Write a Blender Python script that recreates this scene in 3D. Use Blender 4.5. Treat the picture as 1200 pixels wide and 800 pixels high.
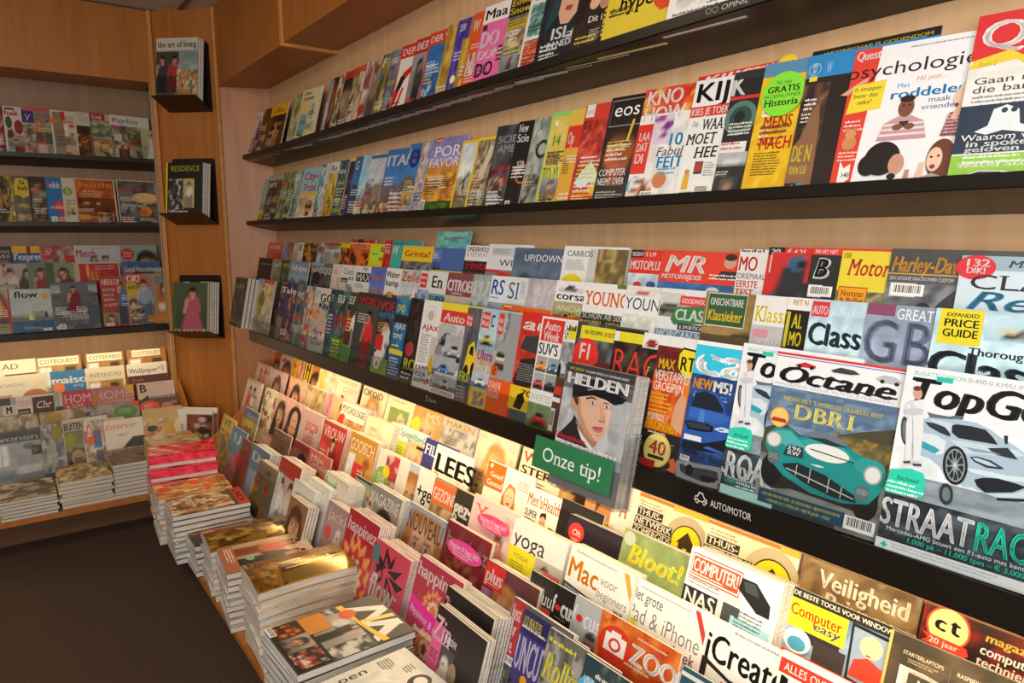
import bpy, math, random
import numpy as np
from mathutils import Matrix, Vector

C = bpy.context.scene.collection
for o in list(bpy.data.objects): bpy.data.objects.remove(o)
EYE = 1.42
# ---------------------------------------------------------------- camera
cam = bpy.data.cameras.new('camera'); cam_o = bpy.data.objects.new('camera', cam); C.objects.link(cam_o)
cam.sensor_width = 36; cam.lens = 25.16; cam.clip_start = .02
rot = Matrix(((0.80704172, 0.09044433, -0.58352677), (-0.59047324, 0.11523752, -0.79878762), (-0.00500163, 0.98921188, 0.14640644)))
cam_o.matrix_world = Matrix.Translation((0, 0, EYE)) @ rot.to_4x4()
bpy.context.scene.camera = cam_o
# ---------------------------------------------------------------- light
sc = bpy.context.scene
sc.view_settings.view_transform = 'Standard'; sc.view_settings.look = 'None'
sc.view_settings.gamma = 1; sc.view_settings.use_curve_mapping = False
sc.view_settings.exposure = 0.12
world = bpy.data.worlds.new('world'); sc.world = world; world.use_nodes = True
world.node_tree.nodes['Background'].inputs[0].default_value = (1.0, .80, .60, 1)
world.node_tree.nodes['Background'].inputs[1].default_value = .15
def area(name, loc, aim, sx, sy, power, col):
    l = bpy.data.lights.new(name, 'AREA'); l.shape = 'RECTANGLE'; l.size = sx; l.size_y = sy
    l.energy = power; l.color = col
    o = bpy.data.objects.new(name, l); C.objects.link(o); o.location = loc
    d = Vector(aim) - Vector(loc); o.rotation_euler = d.to_track_quat('-Z', 'Y').to_euler()
    return o
area('ceiling_lamp_near', (-.35, .15, 2.60), (1.2, .75, 1.2), .9, .9, 24, (1.0, .94, .86))
area('ceiling_lamp_far', (-.9, 2.6, 2.62), (-.5, 2.9, 0), .6, .6, 12, (1.0, .78, .52))
area('ceiling_lamp_side', (-1.2, .6, 2.60), (.9, 3.4, 1.3), .6, .6, 9, (1.0, .80, .55))
area('front_key', (-1.5, -1.5, 1.55), (1.2, .9, 1.2), 1.6, 1.4, 82, (1.0, .98, .95))  # added frontal key light, an unseen soft panel behind the camera

# ---------------------------------------------------------------- colour and materials
def hx(s):
    if len(s) == 3: s = ''.join(c * 2 for c in s)
    return np.array([int(s[i:i + 2], 16) / 255 for i in (0, 2, 4)])
def lin(a):
    a = np.clip(np.asarray(a, float), 0, 1)
    return np.where(a <= .04045, a / 12.92, ((a + .055) / 1.055) ** 2.4)
def lc(s): return tuple(lin(hx(s))) + (1,)
MAT = {}
def mat(name, col=None, rough=.5, **kw):
    m = bpy.data.materials.new(name); m.use_nodes = True; nt = m.node_tree
    b = nt.nodes['Principled BSDF']; b.inputs['Roughness'].default_value = rough
    if col: b.inputs['Base Color'].default_value = lc(col)
    for k, v in kw.items(): b.inputs[k.replace('_', ' ')].default_value = v
    MAT[name] = m
    return m, nt, b
def noise_mix(nt, b, coord, scale, c1, c2, detail=3, sc3=(1, 1, 1), p0=.3, p1=.7, distort=0):
    tc = nt.nodes.new('ShaderNodeTexCoord'); mp = nt.nodes.new('ShaderNodeMapping'); mp.inputs['Scale'].default_value = sc3
    no = nt.nodes.new('ShaderNodeTexNoise'); no.inputs['Scale'].default_value = scale; no.inputs['Detail'].default_value = detail
    no.inputs['Distortion'].default_value = distort
    r = nt.nodes.new('ShaderNodeValToRGB'); r.color_ramp.elements[0].position = p0; r.color_ramp.elements[1].position = p1
    r.color_ramp.elements[0].color = lc(c1); r.color_ramp.elements[1].color = lc(c2)
    nt.links.new(tc.outputs[coord], mp.inputs[0]); nt.links.new(mp.outputs[0], no.inputs['Vector'])
    nt.links.new(no.outputs['Fac'], r.inputs[0]); nt.links.new(r.outputs[0], b.inputs['Base Color'])
    return no, r
def print_mat(name, rough, **kw):
    m, nt, b = mat(name, None, rough, **kw)
    at = nt.nodes.new('ShaderNodeAttribute'); at.attribute_name = 'Col'
    tc = nt.nodes.new('ShaderNodeTexCoord'); no = nt.nodes.new('ShaderNodeTexNoise'); no.inputs['Scale'].default_value = 60
    mr = nt.nodes.new('ShaderNodeMapRange'); mr.inputs[3].default_value = .94; mr.inputs[4].default_value = 1.06
    mx = nt.nodes.new('ShaderNodeVectorMath'); mx.operation = 'SCALE'
    nt.links.new(tc.outputs['Object'], no.inputs['Vector']); nt.links.new(no.outputs['Fac'], mr.inputs[0])
    nt.links.new(at.outputs['Color'], mx.inputs[0]); nt.links.new(mr.outputs[0], mx.inputs['Scale'])
    nt.links.new(mx.outputs[0], b.inputs['Base Color'])
    return m
print_mat('print', .36)
print_mat('gloss', .16)
print_mat('foil', .2, Metallic=.65)
def wood(name, c1, c2, sc3, rough=.42):
    m, nt, b = mat(name, None, rough)
    no, r = noise_mix(nt, b, 'Object', 3.0, c1, c2, 6, sc3, .25, .75, .6)
wood('beech', 'a05e24', 'b67330', (9, 9, .7))            # veneer, vertical grain
wood('beech_pale', 'd2a679', 'e0b88e', (9, 9, .6))
wood('beech_edge', 'c08040', 'd29a58', (1.2, 1.2, 9))
wood('panel_brown', '86684f', '97785c', (9, 9, .6))  # brown back wall panel, colour darkened to carry the soffit's shade
wood('beech_dark', '5c3a20', '6e4828', (1, 1, 9), .6)  # toe kick beech, with the shade under the counter put into its colour
mat('black_metal', '17130f', .36)
mat('black_matt', '14110f', .55)
m_, nt_, b_ = mat('paper', None, .7)
noise_mix(nt_, b_, 'Object', 9, 'a29e98', 'd6d2cb', 2, (1, 1, 90), .3, .6)
m_, nt_, b_ = mat('carpet', None, .95)
noise_mix(nt_, b_, 'Object', 160, '3a281d', '523c2e', 4)
m_, nt_, b_ = mat('ceiling_tile', None, .9)
noise_mix(nt_, b_, 'Object', 90, 'b9b6b0', 'd4d1cb', 3)
mat('ceiling_grid', '6a665f', .6)
m_, nt_, b_ = mat('lamp_tube', 'ffffff', .5); b_.inputs['Emission Color'].default_value = (1, .78, .40, 1); b_.inputs['Emission Strength'].default_value = 6
mat('metal', 'b8b4ac', .3, Metallic=1.0)
def clear(name, col, fac, rough, k=1.0):
    m = bpy.data.materials.new(name); m.use_nodes = True; nt = m.node_tree; nt.nodes.clear()
    out = nt.nodes.new('ShaderNodeOutputMaterial'); tr = nt.nodes.new('ShaderNodeBsdfTransparent'); tr.inputs[0].default_value = lc(col)
    gl = nt.nodes.new('ShaderNodeBsdfGlossy'); gl.inputs['Roughness'].default_value = rough
    fr = nt.nodes.new('ShaderNodeFresnel'); fr.inputs[0].default_value = 1.45
    mu = nt.nodes.new('ShaderNodeMath'); mu.operation = 'MULTIPLY_ADD'; mu.inputs[1].default_value = k; mu.inputs[2].default_value = fac; mu.use_clamp = True
    mx = nt.nodes.new('ShaderNodeMixShader')
    nt.links.new(fr.outputs[0], mu.inputs[0]); nt.links.new(mu.outputs[0], mx.inputs[0]); nt.links.new(tr.outputs[0], mx.inputs[1]); nt.links.new(gl.outputs[0], mx.inputs[2])
    nt.links.new(mx.outputs[0], out.inputs[0]); MAT[name] = m
    return m, nt, gl, tr
clear('plexi', 'f6f7f7', .012, .06, .22)
m_, nt_, gl_, tr_ = clear('film', 'f6f4f0', .03, .18)
no_ = nt_.nodes.new('ShaderNodeTexNoise'); no_.inputs['Scale'].default_value = 38; no_.inputs['Detail'].default_value = 3
bu_ = nt_.nodes.new('ShaderNodeBump'); bu_.inputs['Strength'].default_value = .6; bu_.inputs['Distance'].default_value = .01
nt_.links.new(no_.outputs['Fac'], bu_.inputs['Height']); nt_.links.new(bu_.outputs[0], gl_.inputs['Normal'])
clear('pink_film', 'ff5a8c', .03, .2)

# ---------------------------------------------------------------- mesh helpers
def link(name, me, parent=None, mats=()):
    o = bpy.data.objects.new(name, me); C.objects.link(o)
    for m in mats: me.materials.append(MAT[m])
    if parent is not None: o.parent = parent
    return o
def tag(o, label=None, cat=None, group=None, kind=None):
    if label: o['label'] = label
    if cat: o['category'] = cat
    if group: o['group'] = group
    if kind: o['kind'] = kind
    return o
def empty(name, mw, label, cat, group=None):
    o = bpy.data.objects.new(name, None); C.objects.link(o); o.empty_display_size = .05
    o.matrix_world = mw
    return tag(o, label, cat, group)
class MB:
    def __init__(s): s.v = []; s.f = []
    def box(s, a, b):
        (x0, y0, z0), (x1, y1, z1) = a, b; n = len(s.v)
        s.v += [(x0, y0, z0), (x1, y0, z0), (x1, y1, z0), (x0, y1, z0), (x0, y0, z1), (x1, y0, z1), (x1, y1, z1), (x0, y1, z1)]
        s.f += [tuple(n + i for i in q) for q in ((3, 2, 1, 0), (4, 5, 6, 7), (0, 1, 5, 4), (1, 2, 6, 5), (2, 3, 7, 6), (3, 0, 4, 7))]
        return s
    def prism(s, prof, a, b):
        """prof: list of 3-D points of one end, extruded by vector (b-a)"""
        n = len(s.v); k = len(prof); d = Vector(b) - Vector(a)
        s.v += [tuple(p) for p in prof] + [tuple(Vector(p) + d) for p in prof]
        s.f += [tuple(range(n + k - 1, n - 1, -1)), tuple(range(n + k, n + 2 * k))]
        s.f += [(n + i, n + (i + 1) % k, n + k + (i + 1) % k, n + k + i) for i in range(k)]
        return s
    def mesh(s, name, bevel=0):
        me = bpy.data.meshes.new(name); me.from_pydata(s.v, [], s.f); 
        import bmesh
        bm = bmesh.new(); bm.from_mesh(me); bmesh.ops.recalc_face_normals(bm, faces=bm.faces)
        if bevel: bmesh.ops.bevel(bm, geom=bm.edges[:], offset=bevel, segments=2, affect='EDGES', clamp_overlap=True)
        bm.to_mesh(me); bm.free()
        return me
    def build(s, name, m, parent=None, bevel=0): return link(name, s.mesh(name, bevel), parent, (m,))
def struct(name, mb, m, parent=None, bevel=0):
    o = mb.build(name, m, parent, bevel)
    if parent is None: o['kind'] = 'structure'
    return o

# ---------------------------------------------------------------- lettering
FC = bpy.data.curves.new('lettering', 'FONT'); FO = bpy.data.objects.new('lettering', FC); C.objects.link(FO); FC.resolution_u = 3
def raw(s, off):
    FC.body = s; FC.offset = off; bpy.context.view_layer.update()
    ev = FO.evaluated_get(bpy.context.evaluated_depsgraph_get()); me = ev.to_mesh()
    v = [(p.co.x, p.co.y) for p in me.vertices]; f = [tuple(p.vertices) for p in me.polygons]; ev.to_mesh_clear()
    return v, f
GL = {}
def width(s):
    v, f = raw(s, 0); return max(p[0] for p in v) - min(p[0] for p in v)
HH = width('HH')
def glyph(ch, st):
    k = (ch, st)
    if k in GL: return GL[k]
    if ch == ' ': GL[k] = ([], [], .3); return GL[k]
    off = -.008 if st == 'l' else 0
    v, f = raw(ch, off); adv = width('H' + ch + 'H') - HH + max(0, off) * 1.2
    bw = {'b': .026, 'x': .046, 'S': .024}.get(st, 0)
    if bw:
        n = len(v); v0, f0 = v, f; v = [(x - bw, y + bw * .3) for x, y in v0] + [(x + bw, y - bw * .3) for x, y in v0]; f = f0 + [tuple(n + i for i in q) for q in f0]; adv += bw * 1.4
        if st in 'xb': v = v + v0; f = f + [tuple(2 * n + i for i in q) for q in f0]; adv *= .9 if st == 'x' else .95
    if st in 'sS':
        cnt = {}
        for q in f:
            for i in range(len(q)):
                e = tuple(sorted((q[i], q[(i + 1) % len(q)]))); cnt[e] = cnt.get(e, 0) + 1
        add = []
        for (a, b), n in cnt.items():
            if n == 1 and abs(v[a][1] - v[b][1]) < 1e-4 and .04 < abs(v[a][0] - v[b][0]) < .16:
                y = v[a][1]
                for lv, sg in ((0, 1), (.449, -1), (.682, -1), (.7, -1), (-.2, 1)):
                    if abs(y - lv) < .045: add.append((min(v[a][0], v[b][0]) - .06, max(v[a][0], v[b][0]) + .06, y, y + sg * .045))
        for x0, x1, y0, y1 in add:
            n = len(v); v = v + [(x0, y0), (x1, y0), (x1, y1), (x0, y1)]; f = f + [(n, n + 1, n + 2, n + 3)]
    GL[k] = (v, f, adv)
    return GL[k]

# ---------------------------------------------------------------- printed pictures (sampled on a fine grid of points)
def nz(U, V, s, seed, oct=2):
    r = np.random.RandomState(seed); out = 0; amp = 1; tot = 0
    for k in range(oct):
        n = int(s * 2 ** k) + 3; g = r.rand(n, n); u = U * (n - 2); v = V * (n - 2)
        i = np.clip(u.astype(int), 0, n - 2); j = np.clip(v.astype(int), 0, n - 2); a = u - i; b = v - j
        a = a * a * (3 - 2 * a); b = b * b * (3 - 2 * b)
        out = out + amp * ((g[i, j] * (1 - a) + g[i + 1, j] * a) * (1 - b) + (g[i, j + 1] * (1 - a) + g[i + 1, j + 1] * a) * b)
        tot += amp; amp *= .5
    return out / tot
def ss(x): x = np.clip(x, 0, 1); return x * x * (3 - 2 * x)
class Pic:
    def __init__(s, U, V, asp, bg, seed):
        s.U = U; s.V = V; s.X = (U - .5) * asp; s.Y = V; s.sd = seed; s.c = np.ones(U.shape + (3,)) * hx(bg)
    def mix(s, col, m):
        col = hx(col) if isinstance(col, str) else col
        s.c = s.c * (1 - m[..., None]) + col * m[..., None]; return s
    def e(s, x, y, rx, ry, col, soft=.18, k=1):
        d = np.sqrt(((s.X - x) / rx) ** 2 + ((s.Y - y) / ry) ** 2); return s.mix(col, k * ss((1 + soft - d) / (2 * soft)))
    def b(s, x0, y0, x1, y1, col, soft=.012, k=1):
        m = ss((s.X - x0) / soft + .5) * ss((x1 - s.X) / soft + .5) * ss((s.Y - y0) / soft + .5) * ss((y1 - s.Y) / soft + .5); return s.mix(col, k * m)
    def seg(s, x0, y0, x1, y1, r0, r1, col, soft=.25):
        dx, dy = x1 - x0, y1 - y0; t = np.clip(((s.X - x0) * dx + (s.Y - y0) * dy) / (dx * dx + dy * dy), 0, 1)
        d = np.hypot(s.X - x0 - t * dx, s.Y - y0 - t * dy) / (r0 + (r1 - r0) * t); return s.mix(col, ss((1 + soft - d) / (2 * soft)))
    def vg(s, col, y0, y1): return s.mix(col, ss((s.Y - y0) / (y1 - y0)))
    def tex(s, k=.18, sc=9):
        s.c = s.c * (1 - k / 2 + k * nz(s.U, s.V, sc, s.sd, 3))[..., None]; return s
def pic(kind, U, V, asp, pal, seed):
    p = Pic(U, V, asp, pal[0], seed); q = list(pal) + [pal[-1]] * 4; rnd = random.Random(seed)
    if kind == 'abs':
        n1 = nz(U, V, 4, seed, 3); n2 = nz(U, V, 6, seed + 7, 3); n3 = nz(U, V, 11, seed + 11, 2)
        k = len(pal)
        if k > 1: p.mix(pal[1], ss((n1 - .42) * 6))
        if k > 2: p.mix(pal[2], ss((n2 - .52) * 7))
        if k > 3: p.mix(pal[3], ss((n3 - .58) * 8))
        if k > 4: p.mix(pal[4], ss((n1 * n2 - .34) * 9))
    elif kind in ('por', 'porl', 'hat', 'close'):
        p.vg(hx(q[0]) * .72, .9, .1)
        p.X = p.X / 1.25 + rnd.uniform(-.02, .02); p.Y = (p.Y - .5) / 1.25 + .5
        if kind == 'close': p.X = p.X * .62; p.Y = (p.Y - .55) * .62 + .55
        hr, sk, cl = q[1], q[2], q[3]; dk = hx(sk) * .72
        p.e(0, .58, .2, .25, hr)
        if kind in ('porl', 'close'): p.seg(-.15, .6, -.19, .26, .07, .09, hr); p.seg(.15, .6, .19, .26, .07, .09, hr)
        p.e(0, -.02, .42, .3, cl, .1); p.seg(0, .42, 0, .24, .07, .085, dk)
        p.e(0, .55, .145, .2, sk, .1); p.e(.06, .53, .08, .17, dk, .6, .45)
        p.e(0, .72, .17, .09, hr, .25); p.seg(-.13, .7, -.15, .56, .035, .02, hr)
        for sg in (-1, 1):
            p.e(sg * .062, .582, .045, .03, dk, .8, .55); p.e(sg * .062, .575, .028, .012, 'e8ddd4', .5); p.e(sg * .062, .576, .014, .013, '2a1a14', .5)
            p.seg(sg * .03, .612, sg * .095, .615, .009, .006, hx(hr) * .7)
        p.seg(.014, .57, .022, .5, .006, .014, dk, .8); p.e(-.07, .5, .05, .05, np.minimum(hx(sk) * 1.12, 1), .9, .6); p.e(-.02, .65, .08, .04, np.minimum(hx(sk) * 1.1, 1), .9, .5); p.e(.0, .37, .06, .02, dk, .8, .5); p.e(0, .437, .05, .017, 'b25a54', .5); p.e(0, .45, .05, .006, hx(sk) * .6, .4)
        p.c = p.c * (1 - .13 + .26 * nz(U, V, 9, seed + 3, 3))[..., None]
        if kind == 'hat': p.e(0, .72, .2, .12, q[4], .1); p.e(.06, .655, .25, .035, hx(q[4]) * .8, .15)
    elif kind in ('fig', 'two', 'dress'):
        p.vg(hx(q[0]) * .8, .9, 0)
        for i, x in enumerate((-.16, .17) if kind == 'two' else (0,)):
            hr, sk, cl = q[1], q[2], q[3] if i == 0 else q[4]; x += rnd.uniform(-.03, .03)
            if kind == 'dress': p.seg(x, .62, x, .02, .06, .26, cl)
            else: p.seg(x - .05, .45, x - .06, -.1, .065, .06, hx(cl) * .6); p.seg(x + .05, .45, x + .06, -.1, .065, .06, hx(cl) * .6)
            p.e(x, .8, .085, .11, hr); p.seg(x, .66, x, .5, .12, .1, cl)
            p.seg(x - .11, .66, x - .16, .42, .04, .03, cl if i else sk); p.seg(x + .11, .66, x + .15, .44, .04, .03, sk if i else cl)
            p.e(x, .8, .06, .08, sk, .2); p.seg(x, .75, x, .69, .03, .035, sk); p.e(x, .86, .07, .04, hr)
            p.e(x - .025, .81, .01, .007, '221', .3); p.e(x + .025, .81, .01, .007, '221', .3); p.e(x, .765, .022, .007, 'a33', .3)
    elif kind == 'car':
        p.mix(q[2], ss((.34 - p.Y) / .06)); p.tex(.2, 6); d = hx(q[1]) * .55; l = np.minimum(hx(q[1]) * 1.25 + .12, 1)
        p.e(0, .1, .5, .07, '111', .4, .8)
        p.seg(-.28, .3, .3, .3, .17, .15, q[1], .1); p.seg(-.14, .5, .15, .5, .12, .1, q[1], .1)
        p.seg(-.12, .52, .13, .52, .085, .075, '1c2530', .15); p.e(0, .4, .36, .04, l, .6)
        p.seg(-.24, .2, .26, .2, .07, .06, d, .2); p.seg(-.13, .2, .13, .2, .055, .05, '15181c', .2)
        for sg in (-1, 1): p.e(sg * .29, .29, .06, .035, 'eef3f6', .2); p.e(sg * .33, .12, .065, .1, '101010', .15)
    elif kind == 'side':
        p.mix(q[2], ss((.3 - p.Y) / .05)); p.tex(.15, 6); d = hx(q[1]) * .6
        p.seg(-.5, .32, .5, .3, .12, .11, q[1], .1); p.seg(-.18, .45, .16, .45, .12, .12, q[1], .1); p.seg(-.16, .47, .14, .47, .075, .075, '27313a', .15)
        p.seg(-.52, .25, .52, .24, .05, .05, d, .2)
        for x in (-.34, .34): p.e(x, .2, .1, .1, '141414', .1); p.e(x, .2, .055, .055, 'a9adb2', .2)
    elif kind == 'moto':
        p.mix(q[3], ss((.3 - p.Y) / .1)); p.tex(.2, 5)
        for x in (-.2, .22): p.e(x, .22, .15, .17, '121212', .1); p.e(x, .22, .09, .1, '55585c', .2)
        p.seg(-.15, .35, .2, .42, .1, .09, q[1]); p.seg(.15, .5, .24, .25, .05, .04, '333'); p.seg(-.02, .45, .02, .72, .11, .12, q[2]); p.e(.05, .86, .1, .1, q[1], .1); p.e(.09, .85, .06, .04, '111', .2)
        p.seg(.05, .68, .2, .5, .05, .04, q[2])
    elif kind == 'land':
        p.vg(np.minimum(hx(q[0]) * 1.1 + .06, 1), .9, .4); h = .45 + .22 * nz(U, V * 0 + .5, 3, seed, 3)
        p.mix(q[1], ss((h - V) / .04)); h2 = .18 + .25 * nz(U, V * 0 + .3, 4, seed + 3, 3); p.mix(q[2], ss((h2 - V) / .04)); p.tex(.35, 12)
        if len(pal) > 3: p.mix(pal[3], ss((nz(U, V, 9, seed + 5, 2) - .6) * 9) * ss((.5 - V) * 6))
    elif kind == 'food':
        p.tex(.3, 6)
        for i in range(16):
            x, y, r_ = rnd.uniform(-.5, .5) * asp, rnd.uniform(.05, .95), rnd.uniform(.07, .16); c = rnd.choice(q[1:len(pal)])
            p.e(x, y, r_, r_ * .7, hx(c) * .6, .2); p.e(x - .01, y + .02, r_ * .85, r_ * .55, c, .3)
    elif kind == 'flower':
        p.tex(.15, 5)
        for i in range(7):
            x, y, r_ = rnd.uniform(-.45, .45) * asp, rnd.uniform(.1, .9), rnd.uniform(.09, .16); c = rnd.choice(q[1:len(pal)])
            for k in range(6):
                a = k * 1.047 + i; p.e(x + r_ * .6 * math.cos(a), y + r_ * .6 * math.sin(a), r_ * .45, r_ * .45, c, .3)
            p.e(x, y, r_ * .35, r_ * .35, hx(c) * .6, .4)
    elif kind == 'room':
        p.mix(q[1], ss((.32 - p.Y) / .02)); a = asp / 2
        p.b(-a * .9, .45, -a * .35, .95, 'e9eef0'); p.b(-a * .64, .45, -a * .61, .95, q[0]); p.b(-a * .1, .2, a * .95, .48, q[2]); p.b(-a * .05, .4, a * .9, .6, hx(q[2]) * .85)
        p.b(-a * .8, .08, -a * .3, .22, q[3]); p.seg(a * .5, .6, a * .5, .85, .012, .012, '333'); p.e(a * .5, .86, .12, .08, q[3], .1); p.tex(.25, 8)
    elif kind == 'swirl':
        r_ = np.hypot(p.X, p.Y - .45); a = np.arctan2(p.Y - .45, p.X)
        for i, (ra, n) in enumerate(((.44, 16), (.34, 12), (.24, 10), (.14, 8))):
            p.mix(q[1 + i % (len(pal) - 1)], ss((ra * (1 + .12 * np.cos(a * n)) - r_) / .03))
        p.tex(.15, 8)
    return np.clip(p.c, 0, 1)

# ---------------------------------------------------------------- printed sheet = one mesh of coloured facets
def T(s, x, y, h, c='111', w=0, st='b', it=0, rot=0): return ('T', s, x, y, h, c, w, st, it, rot)
def R(x0, y0, x1, y1, c): return ('R', x0, y0, x1, y1, c)
def E(x, y, r, c, ry=0): return ('E', x, y, r, c, ry)
def G(pts, c): return ('G', pts, c)
def P(k, x0, y0, x1, y1, *pal): return ('P', k, x0, y0, x1, y1, pal)
def L(x, y, w, n, c='222', h=.011): return ('L', x, y, w, n, c, h)
def B(x, y, w=.17, h=.065): return ('B', x, y, w, h)
class Sheet:
    def __init__(s, W, H, res, seed): s.W, s.H, s.res, s.seed = W, H, res, seed; s.v = []; s.f = []; s.c = []; s.z = 0.0; s.ym = (0, 1)
    def up(s): s.z += 1
    def add(s, pts, faces, cols):
        n = len(s.v); a_, b_ = s.ym; s.v += [(u, a_ + b_ * v, s.z) for u, v in pts]; s.f += [tuple(n + i for i in q) for q in faces]; s.c += cols
    def grid(s, x0, y0, x1, y1, fn, nx=None, ny=None):
        nx = nx or max(2, int(s.res * (x1 - x0))); ny = ny or max(2, int(s.res * (y1 - y0) * s.H / s.W))
        U, V = np.meshgrid(np.linspace(0, 1, nx + 1), np.linspace(0, 1, ny + 1), indexing='ij'); col = fn(U, V).reshape(-1, 3)
        pts = np.stack([x0 + (x1 - x0) * U, y0 + (y1 - y0) * V], -1).reshape(-1, 2)
        k = ny + 1
        s.add([tuple(p) for p in pts], [(i * k + j, (i + 1) * k + j, (i + 1) * k + j + 1, i * k + j + 1) for i in range(nx) for j in range(ny)], [tuple(c) for c in col]); s.up()
    def flat(s, pts, faces, c): s.add(pts, faces, [tuple(hx(c))] * len(pts)); s.up()
    def text(s, t, x, y, h, c, w=0, st='b', it=0, rot=0):
        k = h / .682; out = []; fs = []; cx = 0
        for ch in t:
            v, f, adv = glyph(ch, st); n = len(out); out += [(px + cx, py) for px, py in v]; fs += [tuple(n + i for i in q) for q in f]; cx += adv
        if not out: return
        sx = k * s.H / s.W
        if w: sx = w / max(cx, .01)
        ca, sa = math.cos(math.radians(rot)), math.sin(math.radians(rot)); ar = s.W / s.H
        pts = []
        for px, py in out:
            a = (px + it * py) * sx; b = py * k
            if rot: a, b = a * ca - b * sa / ar, a * ar * sa + b * ca
            pts.append((x + a, y + b))
        s.flat(pts, fs, c)
    def run(s, ops):
        for i, o in enumerate(ops):
            k = o[0]
            if k == 'T': s.text(*o[1:])
            elif k == 'R': _, x0, y0, x1, y1, c = o; s.flat([(x0, y0), (x1, y0), (x1, y1), (x0, y1)], [(0, 1, 2, 3)], c)
            elif k == 'E':
                _, x, y, r, c, ry = o; ry = ry or r * s.W / s.H; n = 24
                s.flat([(x + r * math.cos(6.2832 * j / n), y + ry * math.sin(6.2832 * j / n)) for j in range(n)], [tuple(range(n))], c)
            elif k == 'G': s.flat(list(o[1]), [tuple(range(len(o[1])))], o[2])
            elif k == 'P':
                _, kd, x0, y0, x1, y1, pal = o; asp = (x1 - x0) * s.W / ((y1 - y0) * s.H)
                s.grid(x0, y0, x1, y1, lambda U, V: pic(kd, U, V, asp, pal, s.seed + i))
            elif k == 'L':
                _, x, y, w, n, c, h = o; rn = random.Random(s.seed + i); pts = []; fs = []
                lw = h * .5 * s.H / s.W
                for j in range(n):
                    a = x; yy = y - j * h * 1.75; end = x + w * rn.uniform(.72, 1); k = rn.randint(2, 8)
                    while a < end:
                        hh = h * rn.choice((.62, .66, .7, 1)); q = len(pts); ww = lw * rn.choice((.5, .8, .85))
                        pts += [(a, yy), (a + ww, yy), (a + ww, yy + hh), (a, yy + hh)]; fs.append((q, q + 1, q + 2, q + 3)); a += ww + lw * .22; k -= 1
                        if k <= 0: a += lw * .6; k = rn.randint(2, 8)
                s.flat(pts, fs, c)
            elif k == 'B':
                _, x, y, w, h = o; s.flat([(x, y), (x + w, y), (x + w, y + h), (x, y + h)], [(0, 1, 2, 3)], 'f4f2ee'); a = x + w * .08; pts = []; fs = []; rn = random.Random(s.seed)
                while a < x + w * .9:
                    b = a + w * rn.choice((.02, .04)); q = len(pts); pts += [(a, y + h * .25), (b, y + h * .25), (b, y + h * .9), (a, y + h * .9)]; fs.append((q, q + 1, q + 2, q + 3)); a = b + w * rn.choice((.02, .03))
                s.flat(pts, fs, '222')
        return s
    def build(s, name, bend=None, m='print', dz=.00009):
        me = bpy.data.meshes.new(name); a = np.array(s.v); z = a[:, 2] * dz
        if bend: z = z + np.array([bend(u, v) for u, v in a[:, :2]])
        me.from_pydata(np.stack([a[:, 0] * s.W, a[:, 1] * s.H, z], -1).tolist(), [], s.f)
        at = me.color_attributes.new('Col', 'FLOAT_COLOR', 'POINT'); c = np.ones((len(s.v), 4), np.float32); c[:, :3] = lin(np.array(s.c)); at.data.foreach_set('color', c.ravel())
        me.materials.append(MAT[m])
        return me
def page_block(W, H, t, bend=None, spine='999', n=8):
    """the paper of one magazine: page edges white, spine and back cover in the cover colour"""
    v = []; f = []; mi = []; k = n if bend else 1; lv = (0, .10, .86, 1)      # thin cover edges below and above the paper
    for i in range(k + 1):
        for j in range(k + 1):
            u, w = i / k, j / k; b = bend(u, w) if bend else 0
            v += [(u * W, w * H, b + t * q) for q in lv]
    ix = lambda i, j, q: (i * (k + 1) + j) * 4 + q
    for i in range(k):
        for j in range(k):
            f.append((ix(i, j, 3), ix(i + 1, j, 3), ix(i + 1, j + 1, 3), ix(i, j + 1, 3))); mi.append(0)
            f.append((ix(i, j, 0), ix(i, j + 1, 0), ix(i + 1, j + 1, 0), ix(i + 1, j, 0))); mi.append(1)
    for q in range(3):
        c = 0 if q == 1 else 1
        for i in range(k):
            f.append((ix(i, 0, q), ix(i + 1, 0, q), ix(i + 1, 0, q + 1), ix(i, 0, q + 1))); mi.append(c)
            f.append((ix(i + 1, k, q), ix(i, k, q), ix(i, k, q + 1), ix(i + 1, k, q + 1))); mi.append(c)
            f.append((ix(0, i + 1, q), ix(0, i, q), ix(0, i, q + 1), ix(0, i + 1, q + 1))); mi.append(1)
            f.append((ix(k, i, q), ix(k, i + 1, q), ix(k, i + 1, q + 1), ix(k, i, q + 1))); mi.append(c)
    me = bpy.data.meshes.new('page_block'); me.from_pydata(v, [], f)
    at = me.color_attributes.new('Col', 'FLOAT_COLOR', 'POINT'); c = np.ones((len(v), 4), np.float32); c[:, :3] = lin(hx(spine)); at.data.foreach_set('color', c.ravel())
    me.materials.append(MAT['paper']); me.materials.append(MAT['print']); me.polygons.foreach_set('material_index', mi)
    return me

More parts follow.
